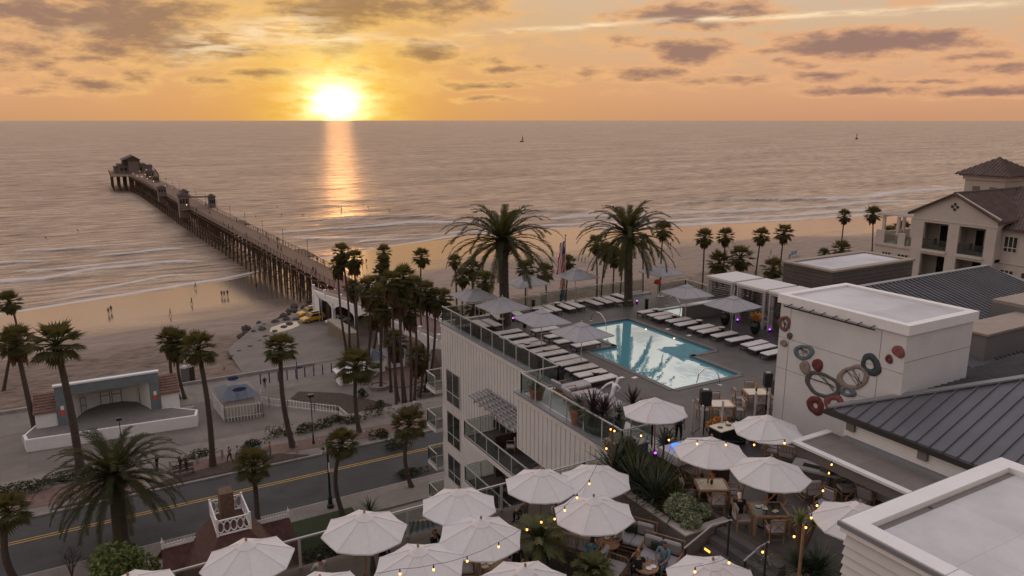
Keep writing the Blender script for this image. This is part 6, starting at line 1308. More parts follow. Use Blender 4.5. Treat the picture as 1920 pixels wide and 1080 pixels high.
# flags at the sea railing
fp = thing('flagpole', (33.2,49.7,DZ-2), 'white flagpole with a striped flag, an orange and a blue pennant', 'flagpole'); fx_, fy_ = 33.1, 49.75
MB().tube([(fx_,fy_,DZ-6),(fx_,fy_,32.9)], [.06,.04], 8).build('pole', M['railmetal'], fp); MB().ball((fx_,fy_,32.95), .09, 8).build('finial', M['yellow'], fp)
def limp(z0, z1, w_, mats_, nm, dx_=-.35):
    mb = MB(); n = 10; rows = 7
    for i in range(rows):
        for k in range(n):
            def P_(r_, c_):
                f = c_/n; zz_ = z0+(z1-z0)*f; off = .06*math.sin(c_*1.3+r_); return (fx_-.05-w_*(r_/rows)*(.55+.45*f), fy_+off+.05*math.sin(r_*2.1), zz_-.15*r_/rows)
            mb.add([P_(i,k),P_(i+1,k),P_(i+1,k+1),P_(i,k+1)], [(0,1,2,3)], (i % 2) if not (k < 4 and i < 3 and len(mats_) > 2) else 2)
    mb.build(nm, mats_, fp)
M['flagred'] = mat('flag_red', (.40,.04,.05), .8, .1); M['flagwhite'] = mat('flag_white', (.6,.55,.55), .8, .1); M['flagblue'] = mat('flag_blue', (.04,.05,.14), .8, .1); M['flagorange'] = mat('flag_orange', (.5,.2,.08), .8, .1); M['flagpale'] = mat('flag_pale_blue', (.25,.32,.38), .8, .1)
limp(32.5, 29.9, .75, [M['flagred'], M['flagwhite'], M['flagblue']], 'striped_flag'); limp(29.9, 28.7, .45, [M['flagorange'], M['flagwhite']], 'orange_pennant'); limp(28.8, 27.6, .5, [M['flagpale'], M['flagblue']], 'blue_pennant')
# ================= bridge ramp from the pier to the town =================
br = thing('bridge', (40,120,4.4), 'white arched concrete ramp bridge linking the street to the pier', 'bridge')
BL = [(36.2,142.5),(36.9,137),(38.6,130.5),(41.0,117),(43.6,97),(45.6,84),(46.5,77)]; BR = [(47.4,142.5),(47.3,139),(47.5,131),(48.0,118),(49.6,104),(51.5,90),(53,77)]
bz = 9.3
q = MB()
for (a, b), (c, d) in zip(zip(BL[:-1], BL[1:]), zip(BR[:-1], BR[1:])): q.slab([(*a,bz),(*c,bz),(*d,bz),(*b,bz)], .5)
q.build('deck', M['brick'], br)
q = MB()
for P in (BL, BR):
    for a, b in zip(P[:-1], P[1:]):
        A, B = Vector((*a,bz)), Vector((*b,bz)); q.beam(A+Vector((0,0,-.25)), B+Vector((0,0,-.25)), .35, .9); q.beam(A+Vector((0,0,.32)), B+Vector((0,0,.32)), .3, .3)
q.build('parapet', M['white'], br)
def resamp(P, n):
    L_ = [0]
    for a, b in zip(P[:-1], P[1:]): L_.append(L_[-1]+math.dist(a, b))
    return [(float(np.interp(t, L_, [p[0] for p in P])), float(np.interp(t, L_, [p[1] for p in P]))) for t in np.linspace(0, L_[-1], n)]
for P in (BL, BR):
    S = resamp(P, 13); rr = MB()
    for a, b in zip(S[:-1], S[1:]):
        for hh in (.6,.8,1.0,1.15): rr.beam((*a,bz+hh), (*b,bz+hh), .05)
    for a in S:
        MB().box(a[0]-.2,a[0]+.2,a[1]-.2,a[1]+.2,bz-.1,bz+1.35).build('pier_post', M['white'], br)
        MB().box(a[0]-.26,a[0]+.26,a[1]-.26,a[1]+.26,bz+1.351,bz+1.47).build('post_cap', M['white'], br)
    rr.build('rail', M['railmetal'], br)
S = resamp(BL, 9); S2_ = resamp(BR, 9)
for k, (a, b) in enumerate(zip(S, S2_)):
    for p in (a, b): MB().box(p[0]-.28,p[0]+.28,p[1]-.28,p[1]+.28,4.0,bz-.5).build('column', M['white'], br)
for SS in (S, S2_):
    q = MB()
    for a, b in zip(SS[:-1], SS[1:]):       # arched spandrels
        A, B = Vector((*a,0)), Vector((*b,0)); n = 10
        for k in range(n):
            f0, f1 = k/n, (k+1)/n; h0, h1 = (bz-.7-1.6*(1-math.sin(math.pi*f0)**.5)), (bz-.7-1.6*(1-math.sin(math.pi*f1)**.5)); p0, p1 = A.lerp(B, f0), A.lerp(B, f1)
            for o_ in (-.14, .14):
                q.add([(p0.x+o_,p0.y,h0),(p1.x+o_,p1.y,h1),(p1.x+o_,p1.y,bz-.5),(p0.x+o_,p0.y,bz-.5)], [(0,1,2,3)])
            q.add([(p0.x-.14,p0.y,h0),(p1.x-.14,p1.y,h1),(p1.x+.14,p1.y,h1),(p0.x+.14,p0.y,h0)], [(0,1,2,3)])
    q.build('arch', M['white'], br)
MB().add([(36.1,142.6,1),(36.1,142.6,bz),(36.0,138.2,bz-.4),(36.0,138.2,3.5),(36.5,142.6,1),(36.5,142.6,bz),(36.5,138.2,bz-.4),(36.5,138.2,3.5)], [(0,1,2,3),(4,5,6,7),(0,4,7,3),(0,1,5,4)]).build('abutment', M['white'], br)
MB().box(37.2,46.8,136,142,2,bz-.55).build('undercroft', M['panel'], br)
# ================= rocks, vehicles, container =================
g = random.Random(5)
rk = [(at(px, py, 3.6)) for px, py in ((455,632),(470,628),(485,622),(500,615),(512,610),(524,603),(536,598),(548,594),(558,588),(568,583),(577,578),(585,572),(540,590),(555,582),(572,572),(495,624),(465,622),(520,611),(446,636),(580,586),(480,614),(530,606))]
for i, p in enumerate(rk):
    mb = MB(); r_ = g.uniform(.5,.95); mb.ball((0,0,0), r_, 9); mb.v = [(x*(1+g.uniform(-.22,.22)), y*(1+g.uniform(-.22,.22)), z*(.7+g.uniform(-.2,.2))) for x, y, z in mb.v]
    o = mb.build('boulder', M['rock']); o.location = (p[0]+g.uniform(-.6,.6), p[1]+g.uniform(-.8,.8), 4.1+r_*.1+g.uniform(0,.3)*(i > 8)); tag(o, 'dark boulder of the rock bank left of the ramp, %s of the bank' % (ORD[i] if i < 20 else ['last but one','last'][i-20]), 'rock', 'boulders under the ramp')
for i, (x, y) in enumerate([(18+k*1.9+g.uniform(-.3,.3), 124+k*2.2+g.uniform(-.6,.6)) for k in range(9)]):
    mb = MB(); r_ = g.uniform(.5,.95); mb.ball((0,0,0), r_, 8); mb.v = [(a*(1+g.uniform(-.2,.2)), b*(1+g.uniform(-.2,.2)), c*.7) for a, b, c in mb.v]; o = mb.build('boulder', M['rock']); o.location = (x-.6, y, 4.2); tag(o, 'low dark rock edging the car park toward the sand, %s of nine' % ORD[i], 'rock', 'rocks edging the car park')
def car(label, loc, rz, paint, kind='suv', rack=False, cat='car'):
    t = thing('parked_car', (0,0,0), label, cat); L_, W, H = 4.7, 1.85, 1.72
    prof = [(-2.35,.45),(-2.35,.95),(-2.2,1.0),(-1.85,1.62),(.55,1.66),(1.15,1.05),(2.15,.92),(2.35,.75),(2.35,.4)] if kind == 'suv' else [(-2.3,.45),(-2.3,.85),(-1.5,.95),(-.9,1.42),(.35,1.44),(1.1,.95),(2.1,.82),(2.3,.6),(2.3,.4)]
    def ext(prof, w0, taper=0.):
        n = len(prof); vs = [(x, -w0+(taper*max(0, z-1.)), z) for x, z in prof]+[(x, w0-(taper*max(0, z-1.)), z) for x, z in prof]
        return vs, [(i, (i+1) % n, n+(i+1) % n, n+i) for i in range(n)]+[tuple(range(n-1,-1,-1)), tuple(range(n, 2*n))]
    mb = MB(); mb.add(*ext(prof, W/2, .25)); mb.build('body', paint, t, bevel=.05)
    gl = MB()
    for s in (-1, 1):
        yy_ = s*(W/2+.004); f = lambda z: yy_-s*.25*max(0, z-1.)
        pts = [(-1.75,1.08),(-1.62,1.52),(.45,1.55),(.95,1.10)] if kind == 'suv' else [(-1.3,1.0),(-.8,1.34),(.28,1.35),(.8,1.0)]
        gl.add([(x, f(z), z) for x, z in pts], [(0,1,2,3)])
    x0, z0, x1, z1 = (.62,1.60,1.12,1.10) if kind == 'suv' else (.42,1.38,1.06,1.0); gl.quad((x0+.02,-.66,z0),(x0+.02,.66,z0),(x1+.03,.76,z1),(x1+.03,-.76,z1)); gl.quad((-1.9,-.62,1.55),(-1.9,.62,1.55),(-2.2,.74,1.06),(-2.2,-.74,1.06)) if kind == 'suv' else None
    gl.build('window', M['carglass'], t)
    for x in (-1.45, 1.45):
        for s in (-1, 1):
            wv_ = MB(); wv_.lathe([(.2,-.1),(.34,-.1),(.34,.1),(.2,.1)], 14); wv_.v = [(x+a, s*(W/2-.08)+c, .34+b) for a, b, c in wv_.v]; wh = wv_.build('wheel', M['tyre'], t)
            rm = MB(); rm.lathe([(.19,-.11),(.19,.11)], 12); rm.v = [(x+a, s*(W/2-.08)+c, .34+b) for a, b, c in rm.v]; q_ = rm.build('rim', M['railmetal'], t); q_.parent = wh
    for s in (-1, 1): MB().box(2.33,2.37,s*.7-.18,s*.7+.18,.66,.8).build('headlight', M['tabletop'], t); MB().box(-2.37,-2.34,s*.75-.12,s*.75+.12,.8,1.0).build('tail_light', M['artred'], t)
    if rack: MB().box(-1.7,.3,-.6,.6,1.78,1.84).build('roof_rack', M['black'], t); MB().box(-1.5,.1,-.25,.25,1.841,1.93).build('surfboard', M['white'], t)
    t.location = loc; t.rotation_euler.z = rz; return t
p = at(587,602,4.42); car('yellow lifeguard truck nearer the camera beside the puddle', p, R(195), M['yellowcar'], 'suv', True, 'truck')
p = at(580,593,4.42); car('yellow lifeguard truck parked just behind the other one', (p[0]+.2,p[1]+.6,p[2]), R(195), M['yellowcar'], 'suv', True, 'truck')
p = at(634,606,4.42); car('white car half under the ramp arches behind the container', p, R(195), M['whitecar'], 'sedan')
p = at(645,545,9.32); car('red van on the ramp where it meets the pier', (p[0]+1.2,p[1]-1,bz), R(100), M['artred'], 'suv')
ct_ = thing('storage_container', (33.8,121,4.42), 'long beige storage container in three joined sections', 'container'); ca_ = Vector(at(615,623,4.42)[:2]); cb_ = Vector(at(653,651,4.42)[:2]); d_ = (cb_-ca_)/3; nrm_ = Vector((-d_.y, d_.x)).normalized()*-2.3
nrm_ = Vector(at(675,649,4.42)[:2])-cb_
for k in range(3):
    a_ = ca_+d_*k+d_*.006; b_ = ca_+d_*(k+1)-d_*.006; MB().prism([tuple(a_),tuple(b_),tuple(b_+nrm_),tuple(a_+nrm_)], 4.42, 6.85).build('section', M['container'], ct_, bevel=.04)
rb_m = MB()
for k in range(44):
    a_ = ca_+(cb_-ca_)*(k+.5)/44; rb_m.beam((a_.x-.02,a_.y,4.6),(a_.x-.02,a_.y,6.6),.09)
rb_m.build('corrugation', M['container'], ct_)
# ================= strand buildings =================
bs_ = thing('bandshell', (-.4,101,5), 'white outdoor bandshell with blue-grey frame and faceted interior', 'bandshell'); FZ = 6.0
q = MB(); xl, xr, yf, zt = -6.1, 5.2, 100.2, 10.9
q.box(xl,xl+1.15,yf,yf+1.6,4.5,zt); q.box(xr-1.15,xr,yf,yf+1.6,4.5,zt); q.box(xl+1.15,xr-1.15,yf,yf+1.6,zt-1.15,zt); q.build('frame', M['bluegrey'], bs_)
q = MB(); q.box(xl-.12,xr+.12,yf-.1,yf+.5,zt,zt+.2); q.build('roof_edge', M['white'], bs_); q = MB(); q.slab([(xl,yf+.5,zt),(xr,yf+.5,zt),(xr,yf+6.2,zt-3.2),(xl,yf+6.2,zt-3.2)], .12); q.build('roof', M['roofwhite2'], bs_)
q = MB(); a = [(xl+1.15,yf+.3),(-3.2,yf+4.2),(-1.6,yf+5.4),(1.0,yf+5.4),(2.6,yf+4.2),(xr-1.15,yf+.3)]; zc = [zt-1.16, zt-2.8, zt-3.3, zt-3.3, zt-2.8, zt-1.16]
for k in range(5):
    q.add([(*a[k],FZ),(*a[k+1],FZ),(*a[k+1],zc[k+1]),(*a[k],zc[k])], [(0,1,2,3)])
q.add([(*p_,z_) for p_, z_ in zip(a, zc)], [(0,1,2,3,4,5)]); q.build('shell', M['white'], bs_)
q = MB(); q.box(xl+.1,xr-.1,yf+5.9,yf+6.1,4.5,zt-3.3); q.build('back_wall', M['stucco'], bs_)
for x0, w_, yy_ in ((-1.5,1.15,yf+5.37),(-.2,1.15,yf+5.37)):
    q = MB(); q.box(x0,x0+.1,yy_-.05,yy_,FZ,FZ+2.3); q.box(x0+w_-.1,x0+w_,yy_-.05,yy_,FZ,FZ+2.3); q.box(x0,x0+w_,yy_-.045,yy_,FZ+2.2,FZ+2.32); q.box(x0,x0+w_,yy_-.045,yy_,FZ+1.1,FZ+1.2); q.build('door_frame', M['cap'], bs_)
for x0, yy_ in ((-3.7,yf+3.0),(2.9,yf+3.1)):
    q = MB(); q.box(x0,x0+.09,yy_-.05,yy_,FZ,FZ+2.1); q.box(x0+.6,x0+.69,yy_+.1,yy_+.15,FZ,FZ+2.1); q.box(x0,x0+.69,yy_-.02,yy_+.05,FZ+2.05,FZ+2.15); q.box(x0,x0+.69,yy_-.02,yy_+.05,FZ+1.0,FZ+1.08); q.build('door_frame', M['cap'], bs_)
for x0 in (xl+.3, xr-.85):
    MB().box(x0+.1,x0+.5,yf-.04,yf,7.3,7.9).build('notice', M['orangefabric'], bs_); MB().box(x0+.12,x0+.48,yf-.045,yf,7.95,8.45).build('notice', M['white'], bs_)
stg = thing('stage', (-.3,98,4.5), 'low white-edged stage in front of the bandshell', 'stage')
q = MB(); q.prism([(-9.4,97.3),(8.8,95.6),(9.2,97.6),(6.4,100.1),(-8.2,103.0),(-9.7,99.0)], 4.5, FZ-.02); q.build('edge', M['white'], stg)
q = MB(); q.prism([(-9.1,97.6),(8.55,95.95),(8.9,97.5),(6.3,99.9),(-8.0,102.7),(-9.4,99.1)], FZ-.019, FZ+.005); q.prism([(-4.9,100.3),(4.0,100.3),(2.6,104.3),(1.0,105.5),(-1.6,105.5),(-3.2,104.3)], FZ-.2, FZ+.012); q.build('floor', M['stagefloor'], stg)
for i, (x0, x1) in enumerate(((-8.4,-6.15),(5.25,7.4))):
    wgm = thing('bandshell_annex', (x0,100.5,4.5), ['white annex left of the bandshell under a weathered tiled roof','white annex right of the bandshell under a weathered tiled roof'][i], 'building'); MB().box(x0,x1,100.4,103.6,4.5,8.0).build('wall', M['white'], wgm)
    r_ = MB(); r_.slab([(x0-.15,100.1,7.95),(x1+.15,100.1,7.95),(x1+.15,103.9,9.3),(x0-.15,103.9,9.3)], .12)
    for k in range(7): r_.beam((x0-.15,100.2+.53*k,8.06+.188*k),(x1+.15,100.2+.53*k,8.06+.188*k),.07,.07)
    r_.build('roof', M['brownshingle'], wgm)
    f_ = MB()
    for k in range(6): xx = (x0-1.5+.25*k) if i == 0 else (x1+.1+.25*k); f_.tube([(xx,100.0,4.5),(xx,100.0,5.6),(xx+.1,100.0,5.75),(xx+.2,100.0,5.6)], .035, 5)
    tag(f_.build('picket_gate', M['white']), ['small white picket gate left of the bandshell','small white picket gate right of the bandshell'][i], 'gate')
bl = thing('restroom_building', (14,97,4.5), 'small beach building with blue hipped metal roof and white picket front', 'building'); x0, x1, y0, y1 = 11.9, 16.4, 96.0, 102.0
MB().box(x0+.4,x1-.4,y0+.5,y1-.5,4.5,7.0).build('wall', M['stucco'], bl); r_ = MB(); r_.add([(x0-.2,y0-.2,7.0),(x1+.4,y0-.2,7.0),(x1+.4,y1+.2,7.0),(x0-.2,y1+.2,7.0),(x0+1.2,y0+2.4,8.1),(x1-1.0,y0+2.4,8.1),(x1-1.0,y1-2.4,8.1),(x0+1.2,y1-2.4,8.1)], [(0,1,5,4),(1,2,6,5),(2,3,7,6),(3,0,4,7),(4,5,6,7),(3,2,1,0)]); r_.build('roof', M['blueroof'], bl)
for k in range(12):
    x = x0+.1+k*.38; 
    if k in (2,5,8): MB().beam((x,y0-.2,7.04),(min(max(x,x0+1.4),x1-1.2),y0+2.4,8.13),.05).build('roof_seam', M['blueroof'], bl)
sg = MB(); sg.lathe([(.9,0),(.9,.1)], 18); sg.v = [(14.3+a*1.0, y0+.9+c*.4, 8.0+b*.32) for a, b, c in sg.v]; sg.build('sign_oval', M['flagblue'], bl)
sg = MB(); sg.lathe([(.9,0),(.9,.1)], 18); sg.v = [(14.0+a*.8, y0+3.4+c*.4, 8.75+b*.32) for a, b, c in sg.v]; sg.build('sign_oval', M['flagblue'], bl)
def pickets(name, pts, z, h, label, step=.36, m='white'):
    t = thing(name, (*pts[0], z), label, 'fence'); f = MB()
    for a, b in zip(pts[:-1], pts[1:]):
        A, B = Vector((*a,z)), Vector((*b,z)); n = int((B-A).length/step)
        for k in range(n+1): p_ = A.lerp(B, k/n); f.beam(p_+Vector((0,0,.05)), p_+Vector((0,0,h)), .13, .05)
        for hh in (.25,.9): f.beam(A+Vector((0,0,h*hh)), B+Vector((0,0,h*hh)), .06, .05)
    f.build('pickets', M[m], t); return t
pickets('picket_fence', [(11.5,101.0),(12.0,95.2),(16.6,94.6),(17.3,99.5)], 4.52, 2.2, 'tall white picket fence enclosing the blue-roofed building')
fpts = [at(*p_, 4.52)[:2] for p_ in ((483,757),(505,762),(540,766),(590,772),(635,777),(668,806),(697,826),(720,838))]
pickets('picket_fence', fpts, 4.52, 1.25, 'long white picket fence curving across the plaza', .42)
# kiosks with dark roofs by the ramp
for i, (px, py, w_, h, tx) in enumerate([(707,700,2.6,2.3,'white kiosk with dark tiled roof left of its twin under the ramp'),(745,690,2.6,2.3,'white kiosk with dark tiled roof hidden behind palm trunks'),(650,722,1.9,1.9,'small white ticket kiosk with open counter')]):
    x, y, _ = at(px, py, 4.5); k_ = thing('kiosk', (x,y,4.5), tx, 'kiosk'); MB().box(x-w_/2,x+w_/2,y,y+w_,4.5,4.5+h).build('wall', M['white'], k_); r_ = MB(); a_ = w_/2+.4; cy_ = y+w_/2
    r_.add([(x-a_,cy_-a_,4.5+h),(x+a_,cy_-a_,4.5+h),(x+a_,cy_+a_,4.5+h),(x-a_,cy_+a_,4.5+h),(x,cy_,4.5+h+1.3)], [(0,1,4),(1,2,4),(2,3,4),(3,0,4),(3,2,1,0)]); r_.build('roof', M['blueroof'] if i < 2 else M['white'], k_); MB().box(x-w_*.3,x+w_*.3,y-.04,y,5.3,6.1).build('hatch', M['darkwin'], k_)
for i in range(9):
    x, y, _ = at(489+(622-489)*i/8, 720-2.6*i, 4.53); tag(MB().tube([(x,y,4.5),(x,y,6.1)], .09, 8).build('bollard', M['bollard']), 'tall dark blue bollard, %s from the left in the row of nine' % ORD[i], 'bollard', 'blue bollards across the strand')
x, y, _ = at(558,712,4.53); t = thing('signpost', (x,y,4.5), 'blue signpost taller than the bollards', 'sign'); MB().tube([(x,y,4.5),(x,y,7.4)], .07, 8).build('post', M['bollard'], t); MB().box(x,x+.8,y-.02,y+.02,6.2,6.5).build('blade', M['bollard'], t)
x, y, _ = at(421,700,3.6); t = thing('beach_sign', (x,y,3.4), 'pale notice board on a post at the edge of the sand', 'sign'); MB().box(x-.06,x+.06,y-.06,y+.06,3.2,5.0).build('post', M['darkmetal'], t); MB().box(x-.35,x+.35,y-.09,y-.062,4.6,6.2).build('board', M['stucco'], t)
for i, (px, py) in enumerate(((348,713),(358,711))):
    x, y, _ = at(px, py, 4.5); t = thing('portable_toilet', (x,y,4.5), ['dark portable toilet behind the palm pair, left one','dark portable toilet behind the palm pair, right one'][i], 'toilet'); MB().box(x-.55,x+.55,y-.55,y+.55,4.5,6.5).build('cabin', M['stuccodark' if i == 0 else 'panel'], t, bevel=.04); MB().lathe([(.7,0),(.5,.25),(.2,.32)], 4, (x,y,6.5)).build('roof', M['railmetal'], t)
for i, (px, py) in enumerate(((711,727),(797,738),(690,706))):
    x, y, _ = at(px, py, 4.5); t = thing('ring_planter', (x,y,4.5), 'round concrete planter ring round a palm trunk, %s of three by the ramp' % ORD[i], 'planter', 'round planters by the ramp'); MB().lathe([(1.5,0),(1.5,.5),(1.2,.5),(1.2,.3)], 18, (x,y,4.51)).build('kerb', M['concrete'], t)
bd = MB(); bd.prism([at(*p_, 4.5)[:2] for p_ in ((680,722),(760,728),(830,700),(815,665),(720,690))], 4.5, 4.62); tag(bd.build('planting_bed', M['brick']), kind='structure')
bd = MB(); bd.prism([at(*p_, 4.5)[:2] for p_ in ((560,735),(640,738),(735,760),(700,800),(668,795),(636,770),(545,748))], 4.515, 4.6); tag(bd.build('planting_bed', M['soil']), kind='structure')
# white balustrade by the hotel corner
fpts = [at(*p_, 10.1)[:2] for p_ in ((775,758),(832,745))]
t = thing('balustrade', (24,80,7), 'white balustraded terrace wall beside the palm trunks at the hotel corner', 'wall'); A = Vector(at(762,800,8.5)); B = Vector(at(832,775,8.5)); D_ = Vector(at(778,768,8.5))
q = MB()
for a_, b_ in ((A,B),(A,D_)):
    q.beam(a_, b_, .3, .25); q.beam(a_+Vector((0,0,1.)), b_+Vector((0,0,1.)), .3, .18); n = int((b_-a_).length/.4)
    for k in range(n+1): p_ = a_.lerp(b_, k/n); q.tube([p_, p_+Vector((0,0,.5)), p_+Vector((0,0,.9))], [.08,.12,.08], 6)
q.build('balusters', M['white'], t); q = MB(); q.beam(A+Vector((0,0,-2.4)), B+Vector((0,0,-2.4)), .35, 4.6); q.beam(A+Vector((0,0,-2.4)), D_+Vector((0,0,-2.4)), .35, 4.6); q.build('wall', M['white'], t)
# ================= street furniture =================
def street_lamp(px, py, ph, lb_, fancy=True, z=10.14):
    x, y, _ = at(px, py, z); t = thing('street_lamp', (x,y,z), lb_, 'street lamp'); zt = z+ph
    k_ = 1. if fancy else .45; MB().lathe([(.30*k_,0),(.30*k_,.25),(.20*k_,.35),(.18*k_,.9),(.10*k_,1.1),(.075*(k_+.3)/1.3,ph*.9),(.06*(k_+.3)/1.3,ph)], 12, (x,y,z)).build('post', M['lampgreen'], t)
    if fancy:
        q = MB(); q.tube([(x-.42,y-.2,zt-.5),(x,y,zt-.62),(x+.42,y+.2,zt-.5)], .035, 6); q.build('arm', M['lampgreen'], t)
        for dx_, dy_, dz_ in ((-.42,-.2,-.5),(.42,.2,-.5),(0,0,.05)): g_o = MB().lathe([(.08,0),(.17,.16),(.14,.36)], 10, (x+dx_,y+dy_,zt+dz_)).build('lantern', M['tabletop'], t); o_ = MB().lathe([(.19,.36),(.06,.5),(.0,.62)], 10, (x+dx_,y+dy_,zt+dz_)).build('lantern_cap', M['lampgreen'], t); o_.parent = g_o
        MB().box(x-.02,x+.02,y-.30,y-.08,z+3.3,z+4.1).build('sign', M['white'], t)
    else: MB().box(x-.28,x+.28,y-.2,y+.2,zt,zt+.28).build('lantern', M['lampgreen'], t)
street_lamp(620,951,5.6,'black ornate street lamp with three lanterns on the near pavement')
street_lamp(588,832,5.0,'thin black lamp post with box head by the picket fence',False); street_lamp(231,852,4.2,'thin black lamp post with box head in front of the stage',False,4.5)
for i, (px, py) in enumerate(((320,880),(370,868),(417,857),(557,848),(600,838),(683,822))):
    x, y, _ = at(px, py, 10.17); tag(MB().lathe([(.14,0),(.12,.7),(.15,.75),(.10,.9)], 10, (x,y,10.14)).build('bollard', M['kerb']), 'pale concrete bollard on the far pavement, %s from the left' % ORD[i], 'bollard', 'concrete bollards along the far pavement')
# ================= red shingled house =================
rh = thing('shingled_house', (5.5,45,10), 'old house with steep red shingled roof, white lace trim and lattice widow\'s walk', 'house')
zr_, ze_ = 17.6, 13.8; EX0, EX1, EY0, EY1 = 1.2, 9.8, 38., 50.4
MB().box(EX0+.5,EX1-.5,EY0+.5,EY1-.5,10,ze_-.05).build('wall', M['bluegrey'], rh)
q = MB(); q.add([(1.0,37.5,13.2),(10.0,37.5,13.2),(9.6,49,13.2),(1.3,49,13.2),(4.6,43.9,zr_),(6.4,43.9,zr_),(6.4,46.6,zr_),(4.6,46.6,zr_)], [(0,1,5,4),(1,2,6,5),(2,3,7,6),(3,0,4,7),(4,5,6,7),(3,2,1,0)])
q.slab([(1.2,43.3,13.2),(9.7,43.3,13.2),(9.4,47,16.0),(1.6,47,16.0)], .12); q.slab([(9.7,50.9,13.2),(1.2,50.9,13.2),(1.6,47,16.0),(9.4,47,16.0)], .12); q.build('roof', M['shingle'], rh)
q = MB()
for x in (1.75, 9.25): q.add([(x,43.9,13.2),(x,50.3,13.2),(x,47,15.8)], [(0,1,2)])
q.build('gable_wall', M['bluegrey'], rh)
def lace(p, q_, nm='lace_trim'):
    p, q_ = Vector(p), Vector(q_); mb = MB(); mb.beam(p, q_, .07, .12); n = 14
    for k in range(n): c_ = p.lerp(q_, (k+.5)/n); mb.obox(c_+Vector((0,0,.16)), (.17,.05,.17), 0, 0, R(45))
    mb.lathe([(.07,0),(.05,.3),(.10,.4),(.04,.55),(.0,.75)], 8, tuple(p)); mb.beam(p, p+Vector((.1,-.05,-.75)), .09); mb.build(nm, M['white'], rh)
def on(px, py, z): return at(px, py, z)
lace((1.65,47,16.05), (4.4,47,16.05)); lace((9.35,47,16.05), (6.9,47,16.05))
wk = MB(); c4 = [(4.55,43.85),(6.45,43.85),(6.45,46.65),(4.55,46.65)]
for a_, b_ in zip(c4, c4[1:]+c4[:1]):
    A, B = Vector((*a_,zr_)), Vector((*b_,zr_)); wk.beam(A+Vector((0,0,.08)), B+Vector((0,0,.08)), .08); wk.beam(A+Vector((0,0,1.0)), B+Vector((0,0,1.0)), .08, .08); wk.beam(A, A+Vector((0,0,1.15)), .12)
    n = 5
    for k in range(n):
        c_ = A.lerp(B, (k+.5)/n)+Vector((0,0,.56)); d_ = (B-A).normalized()*.19
        pts = [c_+d_*math.cos(t_)+Vector((0,0,.36*math.sin(t_))) for t_ in np.linspace(0, 2*math.pi, 11)]; wk.tube(pts, .038, 5, cap=False)
wk.build('widows_walk', M['white'], rh)
MB().box(5.0,5.8,45.2,46.2,zr_-1,zr_+2.0).build('chimney', mat('chimney_brick', (.12,.07,.05), .9, .4, 8, .3, 30), rh)
# seamed canopy roof below the terrace
cr2 = thing('entrance_roof', (14,34,20), 'small grey ribbed hip roof below the terrace railing', 'roof'); q = MB(); q.add([(11.6,33.2,19.6),(15.9,30.5,19.6),(16.6,36.2,19.6),(12.2,36.4,19.6),(13.2,34.6,20.8),(15.2,33.8,20.8)], [(0,1,5,4),(1,2,5),(2,3,4,5),(3,0,4),(3,2,1,0)]); q.build('roof', M['roofmetal'], cr2); q = MB()
for k in range(9):
    f = k/9; q.beam(Vector((11.6,33.2,19.64)).lerp(Vector((15.9,30.5,19.64)), f), Vector((13.2,34.6,20.84)).lerp(Vector((15.2,33.8,20.84)), f), .06); 
q.build('standing_seam', M['darkmetal'], cr2); MB().box(12.4,16,31.5,35.8,10,19.6).build('wall', M['siding'], cr2)
